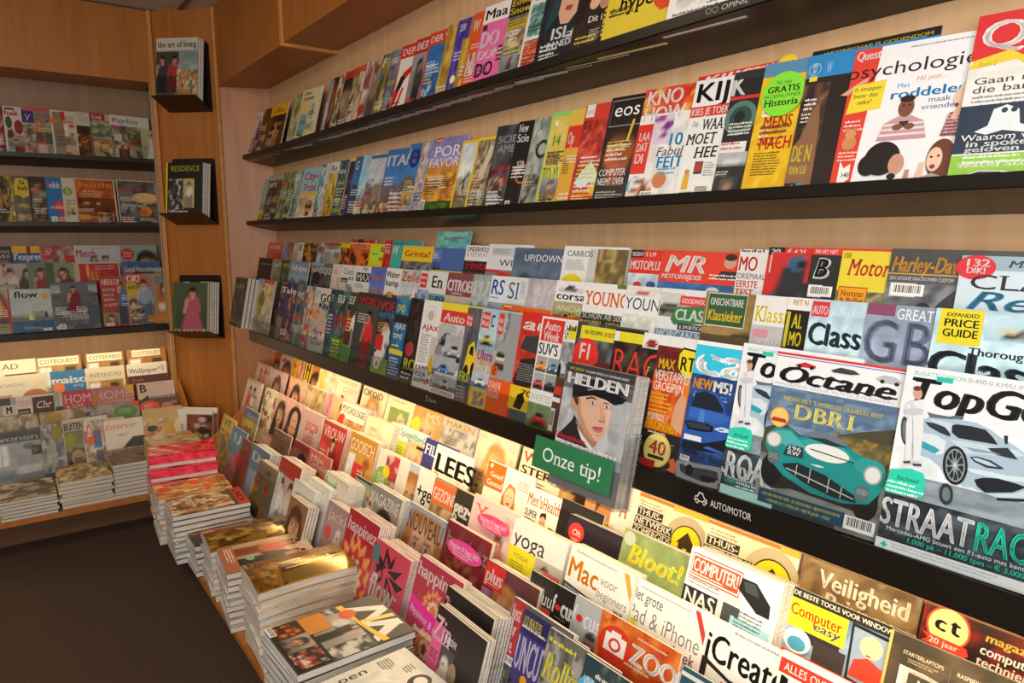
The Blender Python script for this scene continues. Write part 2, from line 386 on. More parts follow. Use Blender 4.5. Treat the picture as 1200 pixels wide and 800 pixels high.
# ---------------------------------------------------------------- magazines standing in rows
COUNT = [0]
ORD = ['first', 'second', 'third', 'fourth', 'fifth', 'sixth', 'seventh', 'eighth', 'ninth', 'tenth', 'eleventh', 'twelfth', 'thirteenth', 'fourteenth', 'fifteenth', 'sixteenth', 'seventeenth', 'eighteenth', 'nineteenth', 'twentieth']
def cover_lines(bg, seed):
    """small cover lines, price code and inset picture every magazine has"""
    rn = random.Random(seed); dark = hx(bg).mean() > .55; out = []
    for k in range(rn.randint(2, 4)):
        out.append(L(rn.choice((.06, .08, .5)), rn.uniform(.14, .62), rn.uniform(.25, .42), rn.randint(2, 4), rn.choice(('2a2622', '3a2a22', 'a8302a', '4a4640') if dark else ('f0ece4', 'e6e2da', 'e4cf48', 'f0ece4')), rn.uniform(.014, .028)))
    if rn.random() < .5: out.append(B(rn.choice((.05, .72)), .02, .2, .06))
    if rn.random() < .4:
        x = rn.choice((.05, .55)); y = rn.uniform(.08, .3)
        out.append(P(rn.choice(('por', 'abs', 'two')), x, y, x + .35, y + .16, *rn.choice((('b8a890', '3a2418', 'c89878', '6a4a4a', '8a8a80'), ('8a98a0', '5a3a24', 'd0a080', 'a84a4a', '3a4a5a'), ('c8a860', '2a1c16', 'b88868', '4a5a6a', 'd8d0c0')))))
    return out
def new_magazine(mw, look, W, H, t, bg, ops, res, group, label, bend=None, mt='print', ym=(0, 1)):
    COUNT[0] += 1; seed = COUNT[0] * 13
    e = empty('magazine', mw, label, 'magazine', group)
    sh = Sheet(W, H, res, seed)
    if bend: sh.grid(0, 0, 1, 1, lambda U, V: np.ones(U.shape + (3,)) * hx(bg), 12, 12)
    else: sh.flat([(0, 0), (1, 0), (1, 1), (0, 1)], [(0, 1, 2, 3)], bg)
    sh.ym = ym; sh.run(ops)
    if res <= 26 and len(ops) < 12 and not bend and ym == (0, 1): sh.run(cover_lines(bg, seed))
    fc = link('front_cover', sh.build('front_cover', bend, mt), e); fc.location.z = t + .0002
    pb = link('page_block', page_block(W, H, t, bend, bg), e)
    return e
def copy_tree(o, mw):
    c = o.copy(); C.objects.link(c); c.matrix_world = mw
    for ch in list(o.children):
        if ch.name.split('.')[0] not in ('front_cover', 'page_block'): continue
        k = ch.copy(); C.objects.link(k); k.parent = c
    return c
CUR = None
def row(side, b, z, tilt, yaw, res, suffix, group, t=.007, hs=1, ym=(0, 1)):
    global CUR
    CUR = dict(side=side, b=b, z=z, tilt=tilt, yaw=yaw, res=res, suffix=suffix, group=group, t=t, hs=hs, ym=ym, items=[])
def narrow(o, k):
    if o[0] == 'T': return ('T', o[1], o[2] * k, o[3], o[4], o[5], o[6] * k, o[7], o[8], o[9])
    if o[0] == 'R': return ('R', o[1] * k, o[2], o[3] * k if o[3] < 1 else 1, o[4], o[5])
    if o[0] == 'E': return ('E', o[1] * k, o[2], o[3] * k ** .7, o[4], o[5])
    if o[0] == 'G': return ('G', [(x * k, y) for x, y in o[1]], o[2])
    if o[0] == 'P': return ('P', o[1], o[2] * k, o[3], o[4] * k, o[5], o[6])
    if o[0] == 'L': return ('L', o[1] * k, o[2], o[3] * k, o[4], o[5], o[6])
    return ('B', o[1] * k, o[2], o[3] * k ** .5, o[4])
def m(s, look, bg, *ops, W=.21, H=.28, n=1, t=None, f=0, yaw=None, dz=0, mt='print', res=None, roll=0, r=None, full=0, ym=None):
    if isinstance(s, tuple):
        if len(s) > 2: ops = [narrow(o, s[2]) for o in ops]      # design set to the strip its neighbour leaves free
        s, H = s[0], (s[1] or H * CUR['hs']) / CUR['hs']
    CUR['items'].append(dict(s=s, look=look, bg=bg, ops=ops, W=W, H=H * CUR['hs'], n=n, t=t, f=f, yaw=yaw, dz=dz, mt=mt, res=res, roll=roll, ym=ym))
    return CUR['items'][-1]
def axes(side, tilt):
    st, ct = math.sin(math.radians(tilt)), math.cos(math.radians(tilt))
    if side == 'R': return Vector((0, -1, 0)), Vector((st, 0, ct)), Vector((-ct, 0, st))
    return Vector((1, 0, 0)), Vector((0, st, ct)), Vector((0, -ct, st))
def frame(r, u, n, p): return Matrix(((r.x, u.x, n.x, p.x), (r.y, u.y, n.y, p.y), (r.z, u.z, n.z, p.z), (0, 0, 0, 1)))
def place(K, it, extra=0):
    """frame of a magazine's back, lower left corner"""
    r, u, n = axes(K['side'], K['tilt']); yw = math.radians(it['yaw'] if it['yaw'] is not None else K['yaw'])
    base = Vector((K['b'], it['s'], K['z'] + EYE + it['dz'])) if K['side'] == 'R' else Vector((it['s'], K['b'], K['z'] + EYE + it['dz']))
    p = base + n * (.235 * math.sin(math.radians(K['yaw'])) + it['f'])
    r2 = r * math.cos(yw) - n * math.sin(yw); n2 = n * math.cos(yw) + r * math.sin(yw)
    if it['roll']:
        a = math.radians(it['roll']); r2, u = r2 * math.cos(a) + u * math.sin(a), u * math.cos(a) - r2 * math.sin(a)
    return r2, u, n2, p
ALL = []
STOCK = dict(v=[], f=[], mi=[], c=[])
def stock_add(o, mw):
    me = [c for c in o.children if c.name.startswith('page_block')][0].data; n = len(STOCK['v'])
    STOCK['v'] += [tuple(mw @ v.co) for v in me.vertices]; STOCK['f'] += [tuple(n + i for i in p.vertices) for p in me.polygons]
    STOCK['mi'] += [p.material_index for p in me.polygons]; STOCK['c'] += [tuple(d.color) for d in me.color_attributes['Col'].data]
def stock_build():
    me = bpy.data.meshes.new('spare_magazines'); me.from_pydata(STOCK['v'], [], STOCK['f']); me.materials.append(MAT['paper']); me.materials.append(MAT['print'])
    me.polygons.foreach_set('material_index', STOCK['mi']); at = me.color_attributes.new('Col', 'FLOAT_COLOR', 'POINT'); at.data.foreach_set('color', np.array(STOCK['c'], np.float32).ravel())
    o = link('spare_magazines', me); tag(o, 'further copies packed beneath and behind the front magazines, white page edges showing', 'magazines', None, 'stuff')
def end_row():
    K = CUR; its = K['items']; sg = -1 if K['side'] == 'R' else 1
    for i, it in enumerate(its):
        yw = math.radians(it['yaw'] if it['yaw'] is not None else K['yaw']); t = it['t'] or K['t']
        if i and it['n'] == 1 and its[i - 1]['f'] == it['f'] and it['yaw'] is None:
            t = max(.0012, min(t, abs(it['s'] - its[i - 1]['s']) * math.sin(yw) * .92))
        r, u, nn, p = place(K, it)
        n = it['n']
        mw = frame(r, u, nn, p - nn * t + nn * (t * (n - 1)))
        o = new_magazine(mw, it['look'], it['W'], it['H'], t - .0004, it['bg'], it['ops'], it['res'] or K['res'], K['group'], it['look'] + ' ' + K['suffix'], None, it['mt'], K['ym'] if it['ym'] is None else it['ym'])
        it['obj'] = o; it['t'] = t; ALL.append(it)
        for k in range(1, n):
            rn = random.Random(i * 31 + k)
            stock_add(o, frame(r, u, nn, p - nn * t + nn * (t * (n - 1 - k)) + r * rn.uniform(-.003, .003) + u * rn.uniform(-.002, .002)))
    return its
def part_sheet(parent, name, W, H, x, y, z, ops, bg, res=20, mt='print', label=None, shape=None):
    """a flat printed piece (sticker, card) lying on a thing: child"""
    sh = Sheet(W, H, res, 5)
    if shape == 'e':
        k = 28; sh.flat([(.5 + .5 * math.cos(6.2832 * j / k), .5 + .5 * math.sin(6.2832 * j / k)) for j in range(k)], [tuple(range(k))], bg)
    else: sh.flat([(0, 0), (1, 0), (1, 1), (0, 1)], [(0, 1, 2, 3)], bg)
    sh.run(ops); o = link(name, sh.build(name, None, mt), parent); o.location = (x, y, z)
    if label: o['label'] = label
    return o
def wrap(o, W, H, t, m='film', pad=.004, label='clear plastic wrap'):
    """loose foil bag around a magazine: child"""
    b = MB(); rn = random.Random(int(W * 1e4)); k = 7; v = []; f = []
    for i in range(k + 1):
        for j in range(k + 1): v.append((-pad + (W + 2 * pad) * i / k, -pad + (H + 2 * pad) * j / k, t + .002 + rn.uniform(0, .004) * (0 < i < k and 0 < j < k)))
    for i in range(k):
        for j in range(k): f.append((i * (k + 1) + j, (i + 1) * (k + 1) + j, (i + 1) * (k + 1) + j + 1, i * (k + 1) + j + 1))
    b.v, b.f = v, f; w = b.build('plastic_wrap', m, o); w['label'] = label
    for p in w.data.polygons: p.use_smooth = True
    return w
# ---------------------------------------------------------------- piles of magazines lying on the counter
def pile(x, y, W, H, z1, n, t, look, bg, *ops, rot=0, res=40, mt='print', bend=0, z0=-1.245, side='R', where='on the low counter', jit=.006, spine=None, each=99):
    """x, y: centre of the pile, page top towards the wall; z1: height of the top cover"""
    bz = (lambda u, v: bend * (math.sin(math.pi * u) * .6 + .5 * math.sin(2.4 * v) * u)) if bend else None
    out = []; t = (z1 - z0) / n; rn = random.Random(int(x * 1000 + y * 77)); top = None
    for k in range(n):                       # k = 0 is the top one
        a = math.radians(rot + (rn.uniform(-2, 2) if k else 0)); up = Vector((1, 0, 0)) if side == 'R' else Vector((0, 1, 0)); up = Matrix.Rotation(a, 3, 'Z') @ up; r = Vector((up.y, -up.x, 0))
        b = (bend if k < n * .6 else 0)
        p = Vector((x + (rn.uniform(-jit, jit) if k else 0), y + (rn.uniform(-jit, jit) if k else 0), z1 + EYE - (k + 1) * t)) - r * W / 2 - up * H / 2
        mw = frame(r, up, Vector((0, 0, 1)), p)
        if k == 0:
            top = new_magazine(mw, look, W, H, t - .0016, bg, ops, res, 'pile under the ' + look, look + ' ' + where, bz, mt)
            out.append(top)
        else:
            stock_add(top, mw)
    return out

# ================================================================ THE ROOM
def Z(z): return z + EYE
struct('floor', MB().box((-3.2, -2.6, -.05), (1.5, 5.2, 0)), 'carpet')
struct('wall_right', MB().box((1.40, -2.6, 0), (1.46, 4.9, 2.72)), 'beech_pale')
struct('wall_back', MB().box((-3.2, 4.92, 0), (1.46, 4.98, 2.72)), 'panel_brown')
def panel(name, a, b, z0, z1, th, m, kind=True):
    a, b = Vector(a), Vector(b); d = (b - a).normalized(); n = Vector((-d.y, d.x)) * th
    mb = MB().prism([(a.x, a.y, z0), (b.x, b.y, z0), (b.x + n.x, b.y + n.y, z0), (a.x + n.x, a.y + n.y, z0)], (0, 0, z0), (0, 0, z1))
    return struct(name, mb, m)
panel('wall_corner', (.862, 4.62), (1.136, 4.372), 0, 2.68, .02, 'beech')
panel('wall_niche_right', (1.142, 4.372), (1.40, 4.27), 0, Z(.838), .02, 'beech')
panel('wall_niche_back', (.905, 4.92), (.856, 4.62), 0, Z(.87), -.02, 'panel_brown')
struct('trim_1', MB().box((.845, 4.598, 0), (.866, 4.622, 2.68)), 'beech_edge')
struct('trim_2', MB().box((1.128, 4.352, 0), (1.146, 4.378, 2.68)), 'beech_edge')
struct('ceiling', MB().box((-3.2, -2.6, 2.68), (1.5, 5.2, 2.74)), 'ceiling_tile')
g = MB()
for i in range(8): g.box((-2.6 + .6 * i - .012, -2.6, 2.672), (-2.6 + .6 * i + .012, 5.0, 2.681))
for j in range(12): g.box((-3.2, -2.0 + .6 * j - .012, 2.672), (1.4, -2.0 + .6 * j + .012, 2.681))
struct('trim_3', g, 'ceiling_grid')
struct('wall_soffit_back', MB().box((-3.2, 4.62, Z(.868)), (.86, 4.92, 2.68)), 'beech')
struct('wall_soffit_right', MB().box((1.142, 3.29, Z(.838)), (1.40, 4.372, 2.68)), 'beech')
struct('wall_soffit_right.001', MB().box((1.146, -2.6, Z(.846)), (1.40, 3.265, 2.68)), 'beech')
struct('trim_4', MB().box((1.136, 3.265, Z(.832)), (1.40, 3.29, 2.68)), 'beech_edge')

# ================================================================ SHELVES AND RACKS
def lettering(parent, name, ops, W, H, mw, label=None):
    sh = Sheet(W, H, 4, 1); sh.run(ops); o = link(name, sh.build(name), parent); o.matrix_world = mw
    if label: o['label'] = label
    return o
RFACE = lambda x, y, z: Matrix(((0, 0, -1, x), (-1, 0, 0, y), (0, 1, 0, Z(z)), (0, 0, 0, 1)))
def wall_shelf(side, lip, zl, s0, s1, label, depth=.16, slope=.217):
    P3 = (lambda d, s, z: (lip + d, s, Z(z))) if side == 'R' else (lambda d, s, z: (s, lip + d, Z(z)))
    e = empty('wall_shelf', Matrix.Translation(P3(0, (s0 + s1) / 2, zl)), label, 'shelf', 'black metal magazine shelves')
    iv = e.matrix_world.inverted()
    def pp(name, prof, inset=0):
        mb = MB().prism([iv @ Vector(P3(d, s0 + inset, z)) for d, z in prof], P3(0, s0 + inset, 0), P3(0, s1 - inset, 0)); return mb.build(name, 'black_metal', e)
    pp('front_lip', [(-.006, zl), (0, zl), (0, zl - .022), (-.006, zl - .022)])
    pp('tray', [(0, zl - .018), (depth - .002, zl - .018 - depth * slope), (depth - .002, zl - .024 - depth * slope), (0, zl - .024)])
    pp('back_plate', [(depth - .004, zl - .02 - depth * slope), (depth - .001, zl + .05), (depth + 0, zl + .05), (depth, zl - .02 - depth * slope)], .01)
    mb = MB()
    mb.prism([iv @ Vector(P3(d, s1 - .003, z)) for d, z in ((0, zl), (depth * .9, zl - .01 - depth * slope), (depth, zl - .024 - depth * slope), (0, zl - .022))], P3(0, s1 - .003, 0), P3(0, s1, 0))
    mb.build('end_bracket', 'black_metal', e)
    return e
S1 = wall_shelf('R', 1.24, .459, -1.2, 4.28, 'upper black metal shelf on the long wall, lettered OPINIE')
S2 = wall_shelf('R', 1.24, .090, -1.2, 4.28, 'lower black metal shelf on the long wall at eye height')
lettering(S1, 'category_label', [T('OPINIE', .36, .25, .5, 'b9b5ae', .62, 'n', .15), E(.07, .55, .07, '8f8a83', .3), E(.07, .55, .055, '17130f', .22), E(.23, .5, .07, '8f8a83', .3), E(.23, .5, .055, '17130f', .22)], .105, .02, RFACE(1.2335, 1.012, .4385), 'grey category lettering with two speech bubbles')
B1S = wall_shelf('B', 4.75, .457, -1.6, .88, 'upper black shelf on the back wall')
B2S = wall_shelf('B', 4.75, .088, -1.6, .88, 'lower black shelf on the back wall')

def step_rack(side, label, steps, s0, s1, m, lipb=None, lipz=None, lipz0=None, tilt=12, name='magazine_rack', H=.27, wall=1.40, clear=True):
    P3 = (lambda d, s, z: (d, s, Z(z))) if side == 'R' else (lambda d, s, z: (s, d, Z(z)))
    e = empty(name, Matrix.Translation(P3(steps[0][0], (s0 + s1) / 2, steps[0][1])), label, 'rack')
    iv = e.matrix_world.inverted(); st, ct = math.sin(math.radians(tilt)), math.cos(math.radians(tilt))
    def pp(nm, prof, mm, a=s0, b=s1):
        mb = MB().prism([iv @ Vector(P3(d, a, z)) for d, z in prof], P3(0, a, 0), P3(0, b, 0)); return mb.build(nm, mm, e)
    for i, (b, z) in enumerate(steps):
        o = .006
        front = b - .042 if i else (lipb if lipb else b - .05)
        nb, nz_ = steps[i + 1] if i + 1 < len(steps) else (wall - .06, z + .13)
        pp('ledge', [(front + .004, z - .003), (b + .012, z - .003), (b + .012, z - .011), (front + .004, z - .011)], m)
        hgt = min(.2, (nz_ - z) + .05)
        pp('back_board', [(b + .012, z - .01), (b + .012 + hgt * st, z + hgt * ct), (b + .018 + hgt * st, z + hgt * ct), (b + .018, z - .01)], m)
    if lipb:
        pp('front_lip', [(lipb, lipz), (lipb + .004, lipz), (lipb + .004, lipz0), (lipb, lipz0)], m)
        pp('bottom_board', [(lipb + .004, lipz0 + .022), (wall - .002, lipz0 + .022), (wall - .002, lipz0 + .03), (lipb + .004, lipz0 + .03)], m)
    if clear:
        b, z = steps[0]; x = lipb + .0005
        pp('clear_lip', [(x, lipz), (x + .002, lipz), (x + .002 + .01, lipz + .06), (x + .01, lipz + .06)], 'plexi')
    return e
RA = step_rack('R', 'long black stepped rack of car and hobby magazines, lettered AUTO/MOTOR', [(1.088, -.480), (1.172, -.394), (1.252, -.308)], -1.2, 3.74, 'black_metal', 1.06, -.474, -.527)
lettering(RA, 'category_label', [T('AUTO/MOTOR', .30, .2, .42, 'd8d5cf', .70, 'n'), G([(0, .25), (.02, .55), (.06, .6), (.09, .85), (.16, .85), (.2, .55), (.24, .5), (.24, .25)], 'd8d5cf'), G([(.015, .32), (.03, .5), (.07, .52), (.1, .76), (.15, .76), (.185, .5), (.225, .44), (.225, .32)], '17130f'), E(.06, .26, .03, 'd8d5cf', .16), E(.19, .26, .03, 'd8d5cf', .16), E(.06, .26, .016, '17130f', .09), E(.19, .26, .016, '17130f', .09)], .128, .032, RFACE(1.0585, .858, -.512), 'white category lettering with a car outline')
lettering(RA, 'category_label', [T('Sport', .3, .25, .4, '9a958c', .6, 'n'), E(.12, .65, .05, '9a958c', .14), G([(.08, .1), (.1, .5), (.15, .5), (.18, .1), (.15, .1), (.13, .35), (.11, .1)], '9a958c')], .075, .03, RFACE(1.0585, 1.905, -.508), 'faint category lettering with a small figure')
RB = step_rack('B', 'black stepped rack of news and fashion magazines on the back wall', [(4.635, -.505), (4.725, -.415), (4.81, -.32)], -1.6, .875, 'black_metal', 4.60, -.507, -.545, wall=4.92, clear=False)
RL = step_rack('R', 'low wooden tiered rack under the long wall, lit from above', [(.858, -1.18), (.962, -1.10), (1.062, -1.05), (1.162, -.99), (1.25, -.93)], -1.2, 3.72, 'beech', tilt=17, clear=False)
RK = step_rack('B', 'low wooden tiered rack of interior magazines on the back wall', [(4.30, -1.235), (4.43, -1.195), (4.53, -1.115), (4.64, -1.015), (4.75, -.945)], -1.6, .86, 'beech', tilt=14, wall=4.92, clear=False)
iv = RL.matrix_world.inverted()
MB().prism([iv @ Vector((x, 3.93, Z(z))) for x, z in ((.80, -1.243), (1.398, -1.243), (1.398, -.74), (1.30, -.74), (.80, -1.13))], (0, 3.93, 0), (0, 3.95, 0)).build('end_panel', 'beech', RL)
iv = RK.matrix_world.inverted()
MB().prism([iv @ Vector((.862, y, Z(z))) for y, z in ((4.30, -1.243), (4.91, -1.243), (4.91, -.66), (4.84, -.66), (4.30, -1.05))], (.862, 0, 0), (.878, 0, 0)).build('end_panel', 'beech', RK)
# lamp tubes hidden under the stepped racks
def tube(name, p, q, power, aim, label):
    a, b = Vector(p), Vector(q); c = (a + b) / 2; d = b - a
    e = empty('light_strip', Matrix.Translation(c), label, 'lamp', 'warm lamps under the racks')
    k = 10; v = []; ax = d.normalized(); s = ax.cross(Vector((0, 0, 1))).normalized()
    prof = [(c - d / 2 + s * .012 * math.cos(6.283 * i / k) + Vector((0, 0, .012 * math.sin(6.283 * i / k)))) - c for i in range(k)]
    MB().prism(prof, a, b).build('tube', 'lamp_tube', e)
    MB().box(tuple(Vector(-abs(d) / 2 if False else -Vector((abs(d.x) / 2 + .012, abs(d.y) / 2 + .012, -.013)))), tuple(Vector((abs(d.x) / 2 + .012, abs(d.y) / 2 + .012, .022)))).build('housing', 'black_matt', e)
    l = bpy.data.lights.new(name, 'AREA'); l.shape = 'RECTANGLE'; l.size = d.length; l.size_y = .04; l.energy = power; l.color = (1.0, .75, .42)
    o = bpy.data.objects.new(name, l); C.objects.link(o); o.location = c - Vector((0, 0, .016))
    zz = -(Vector(aim)).normalized(); xx = ax; yy = zz.cross(xx).normalized()
    o.matrix_world = Matrix(((xx.x, yy.x, zz.x, c.x), (xx.y, yy.y, zz.y, c.y), (xx.z, yy.z, zz.z, c.z - .016), (0, 0, 0, 1)))
tube('rack_lamp_long_wall', (1.10, -.9, Z(-.529)), (1.10, 3.70, Z(-.529)), 12, (.12, 0, -1), 'warm lamp tube under the long black rack')
tube('rack_lamp_back_wall', (-1.4, 4.66, Z(-.531)), (.84, 4.66, Z(-.531)), 4.5, (0, .15, -1), 'warm lamp tube under the back wall rack')

# counter: two wooden base units
def base_unit(label, top, kick):
    (a, b) = top; e = empty('base_unit', Matrix.Translation(((a[0] + b[0]) / 2, (a[1] + b[1]) / 2, 0)), label, 'counter')
    o = Vector(e.location)
    w = lambda p: (p[0] - o.x, p[1] - o.y, p[2])
    MB().box(w((a[0], a[1], Z(-1.270))), w((b[0], b[1], Z(-1.2455)))).build('counter_top', 'beech', e, .002)
    MB().box(w((kick[0][0], kick[0][1], .0)), w((kick[1][0], kick[1][1], Z(-1.2705)))).build('toe_kick', 'beech_dark', e)
    return e
base_unit('low wooden base unit with the long counter along the right wall', ((.535, -1.2), (1.395, 3.752)), ((.70, -1.2), (1.395, 3.752)))
base_unit('low wooden base unit under the back wall magazines', ((-1.6, 3.754), (1.05, 4.36)), ((-1.6, 3.94), (1.05, 4.36)))

# three black holders on the corner panel
pr = Vector((.741, -.671, 0)); pn = Vector((-.671, -.741, 0))
def corner_holder(px, z, label):
    c = Vector((px, 4.62 - .905 * (px - .862), Z(z))) + pn * .004
    e = empty('magazine_holder', frame(pr, Vector((0, 0, 1)), pn, c), label, 'holder', 'black holders on the corner panel')
    a = math.radians(12); k = lambda x, y, zz: (x, y, zz)
    MB().prism([(-.128, 0, 0), (.128, 0, 0), (.128, .36, 0), (.12, .37, 0), (-.12, .37, 0), (-.128, .36, 0)], (0, 0, 0), (0, 0, .004)).build('back_plate', 'black_metal', e)
    MB().prism([(-.128, 0, .004), (-.128, -.004, .004), (-.128, .055, .175), (-.128, .059, .175)], (-.128, 0, 0), (.128, 0, 0)).build('ledge', 'black_metal', e)
    return e, c

# ================================================================ MAGAZINES
FL = lambda *p: P(*((p[0], 0, 0, 1, 1) + p[1:]))
row('R', 1.278, .425, 15, 4.5, 20, "on the long top shelf", 'magazines on the top shelf of the long wall')
m(4.359, 'white magazine with a purple-dressed figure, nearest the corner', 'e4dcd6', P('fig', .25, .05, 1, .9, 'dcd2cc', '3a2418', 'b98a6c', '4a3a7a'), T('VO', .1, .86, .09, '222', .5, 's'), T('elke', .08, .2, .04, 'd03a3a', .4, 'n'), E(.5, .12, .08, 'c23'))
m((4.154, 0.000, 0.73), 'dark magazine with a yellow cover line and flowers', '3a2f22', FL('abs', '3a2f22', '6b3b20', 'c9a03a', '221a14'), T('Rek', .1, .62, .06, 'e8c83a', .5), E(.35, .1, .15, 'e6dcc8'))
m(4.007, 'magazine with a gold top band and a face in sunglasses', 'c79a3a', FL('hat', '6a4a22', '3a2416', 'c78d5c', '6b4a22', '2a1a10'), R(0, .78, 1, 1, 'e8b820'), T('LE', .3, .9, .04, 'b02a1a', .3), T('E.MAIL', .15, .83, .055, 'c8281a', .7, 'b', .2), E(.3, .53, .13, '1a1410', .05), E(.68, .53, .13, '1a1410', .05))
m((3.662, 0.000, 0.58), 'narrow strip of a sage green magazine', '8d9a6a', FL('abs', '8d9a6a', 'b9b68a', '6a7a4a'))
m(3.545, 'cream magazine with a blue house drawing and black title', 'e8ddb4', R(0, 0, .62, .86, 'e2d08a'), T('Dier', .1, .9, .06, '1c1c1c', .42, 'S', .2), T('Scien', .1, .81, .06, '1c1c1c', .55, 'S', .2), G([(.08, .25), (.4, .2), (.5, .3), (.48, .55), (.12, .58)], '7fb0b8'), G([(.08, .25), (.4, .2), (.42, .16), (.1, .21)], '5a7f8c'), T('H', .13, .38, .09, '3a5a6a', .12), T('H', .3, .38, .09, '3a5a6a', .12), R(.62, .45, .78, .72, '8fb8c4'), L(.64, .4, .3, 9, '888'), H=.285)
m((3.198, 0.000, 0.25), 'narrow pale blue and white magazine', 'b8c2cc', FL('abs', 'b8c2cc', '8090a8', 'd8d8d4'), W=.2)
m((3.159, 0.000, 0.33), 'dark red-edged magazine with a shadowy photo', '7a2a1e', FL('abs', '5a3a2c', '2c2018', 'b06a4a'), R(0, 0, .05, 1, 'b02a1c'), T('X', .1, .82, .1, 'd0402a', .3))
m((3.092, 0.000, 0.32), 'cream and gold magazine with a mosaic picture', 'dcc79a', FL('abs', 'dcc79a', 'a8783a', '6a4a2a', 'e9dfc6'), E(.4, .3, .25, '6a5a3a'))
m((3.027, 0.000, 0.44), 'red-topped magazine with a dark grey photo', '4b4a42', FL('por', '4b4a42', '222', 'a98f74', '3a3a36'), R(0, .88, 1, 1, 'b8321e'))
m((2.938, 0.000, 0.34), 'orange-topped magazine with a brown mosaic cover', 'a87a4a', FL('abs', 'a87a4a', 'd8c08a', '5a4a3a', '8a9a8a'), R(0, .86, 1, 1, 'c24a24'))
m((2.870, 0.000, 0.29), 'cream magazine with patterned gold picture strips', 'c8b488', FL('abs', 'c8b488', '8a5a30', 'e8dcc0', '7a8a7a'), R(0, .9, 1, 1, 'cf5a2a'))
m((2.813, 0.000, 0.32), 'narrow red and blue magazine', 'a83a2a', FL('abs', 'a83a2a', '3a6a8a', 'd8d0c0'))
m((2.749, 0.000, 0.42), 'beige magazine with a grey stone figure', 'b9a688', FL('fig', 'b9a688', '6a5a48', 'a89880', '8a7a62'), T('R', .08, .87, .08, 'b83a2a', .4))
m((2.665, 0.000, 0.40), 'dark gold magazine with a blue round badge', '8a7a4a', FL('abs', '8a7a4a', '4a3e2a', 'b8a868'), T('F', .08, .82, .12, 'e8e4da', .4, 'S'), E(.22, .68, .1, '4a6a9a'), T('THE', .06, .2, .05, 'eee', .6))
m((2.584, 0.000, 0.38), 'grey magazine with a yellow word and white lines', '6a6f78', FL('abs', '6a6f78', '8a98a8', '4a4e5a'), T('FREE', .08, .8, .09, 'f2f0ea', .9), T('POP', .1, .5, .07, 'e6d23a', .6), L(.1, .4, .5, 6, 'b8c4d8', .02), T('MAN', .1, .06, .06, 'eee', .8))
m((2.508, 0.000, 0.55), 'red-framed white magazine with a red and black swoosh', 'e8e4dc', R(0, 0, 1, 1, 'd8321e'), R(.07, .04, .95, .82, 'ece6de'), G([(.07, .1), (.5, .5), (.9, .62), (.9, .7), (.4, .62), (.07, .35)], 'd2281a'), G([(.07, .36), (.4, .42), (.6, .56), (.3, .58)], '1c1818'), G([(.2, .1), (.5, .42), (.6, .4), (.35, .1)], 'd2281a'), T('DER', .1, .86, .09, 'f4e8e0', .8, 's'))
m((2.396, 0.000, 0.49), 'red-framed dark magazine with a running figure', '8a8c90', R(0, 0, 1, 1, 'c4301e'), P('fig', .05, .02, .95, .8, '9a9ca0', '222', '8a7060', '3c3e44'), T('BEF', .1, .85, .1, 'eee', .8), E(.3, .15, .14, 'd2402a'))
m((2.297, 0.000, 0.60), 'orange-red framed magazine with a blue sea cover', 'd8452a', R(.08, .04, .94, .83, '2a6aa8'), P('land', .08, .04, .94, .83, '2a70b0', '2a5f9a', '1f4f8a', '9ec0d8'), T('DER 9', .08, .87, .08, 'f6efe6', .85, 's'), L(.14, .25, .4, 3, 'e8eef2', .016))
m((2.176, 0.000, 0.32), 'narrow gold magazine', 'b08a30', FL('abs', 'b08a30', 'd8b850', '8a6a20'))
m((2.111, 0.000, 0.27), 'purple magazine with a glowing planet', '4a3a9a', FL('abs', '4a3a9a', '3a2a86', '6a5ab0'), E(.55, .28, .17, 'ffe9a0'), E(.55, .28, .12, 'fff6d0'), T('DER', .28, .86, .08, 'e8e6f4', .6, 's'), T('EE', .45, .1, .06, 'e8e6f4', .3))
m((2.057, 0.000, 0.25), 'gold and violet magazine with a planet edge', 'c09a3a', FL('abs', 'c09a3a', 'e0b840', '8a6a40'), R(0, .75, .5, 1, '4a3a9a'), H=.275)
m((2.014, 0.000, 0.30), 'orange magazine with a large white letter', 'dd5a22', T('W', .1, .78, .13, 'f8efe4', .5), R(.1, .25, .9, .5, 'c84a1a'), T('NI', .12, .26, .26, 'f6eee6', .7), L(.12, .15, .4, 5, 'f4d8c0'))
m((1.953, 0.000, 0.70), 'pink magazine with huge white and black capitals', 'e86aa8', R(0, .8, 1, 1, 'f0ece8'), T('Maa', .05, .84, .11, '1a1a1a', .75), T('DO', .05, .53, .17, 'f4f0ee', .62), T('DOMI', .05, .39, .1, 'f4f0ee', .85), T('DO', .05, .2, .15, '1c1416', .6), L(.05, .15, .7, 2, 'f4f0ee', .012), T('&', .06, .02, .1, 'f0ecea', .18), R(.05, .72, .2, .78, '333'), L(.3, .1, .3, 3, '1c1416', .02), H=.285)
m((1.811, 0.000, 0.51), 'grey magazine with yellow words on a black top', '77705c', FL('abs', '8a8474', '66604e', 'a49a80'), R(0, .76, 1, 1, '2a261c'), T('Edwa', .05, .88, .07, 'e6c83a', .85), T('Snow', .05, .79, .07, 'e6c83a', .85), R(.03, .62, .97, .72, 'b8a030'), L(.06, .69, .8, 2, '2a2416', .016), P('abs', .03, .42, .97, .6, 'b09070', '6a5a4a', 'd8c8a8'), L(.06, .36, .8, 9, '2a261e'), B(.1, .04))
m((1.708, 0.000, 0.36), 'white magazine with teal texture and a red planet', 'e6e0d8', P('abs', .15, .46, .98, .8, '7fb0a8', '4a8a86', 'a8ccc0', '5a6a60'), T('GEZ', .18, .83, .12, 'd8d2ca', .8), T('GELD', .25, .55, .14, '3f7f7c', .7), P('abs', .1, .16, .9, .42, 'd86a4a', 'c83a2a', 'e8a88a'), L(.12, .1, .7, 4, '555'))
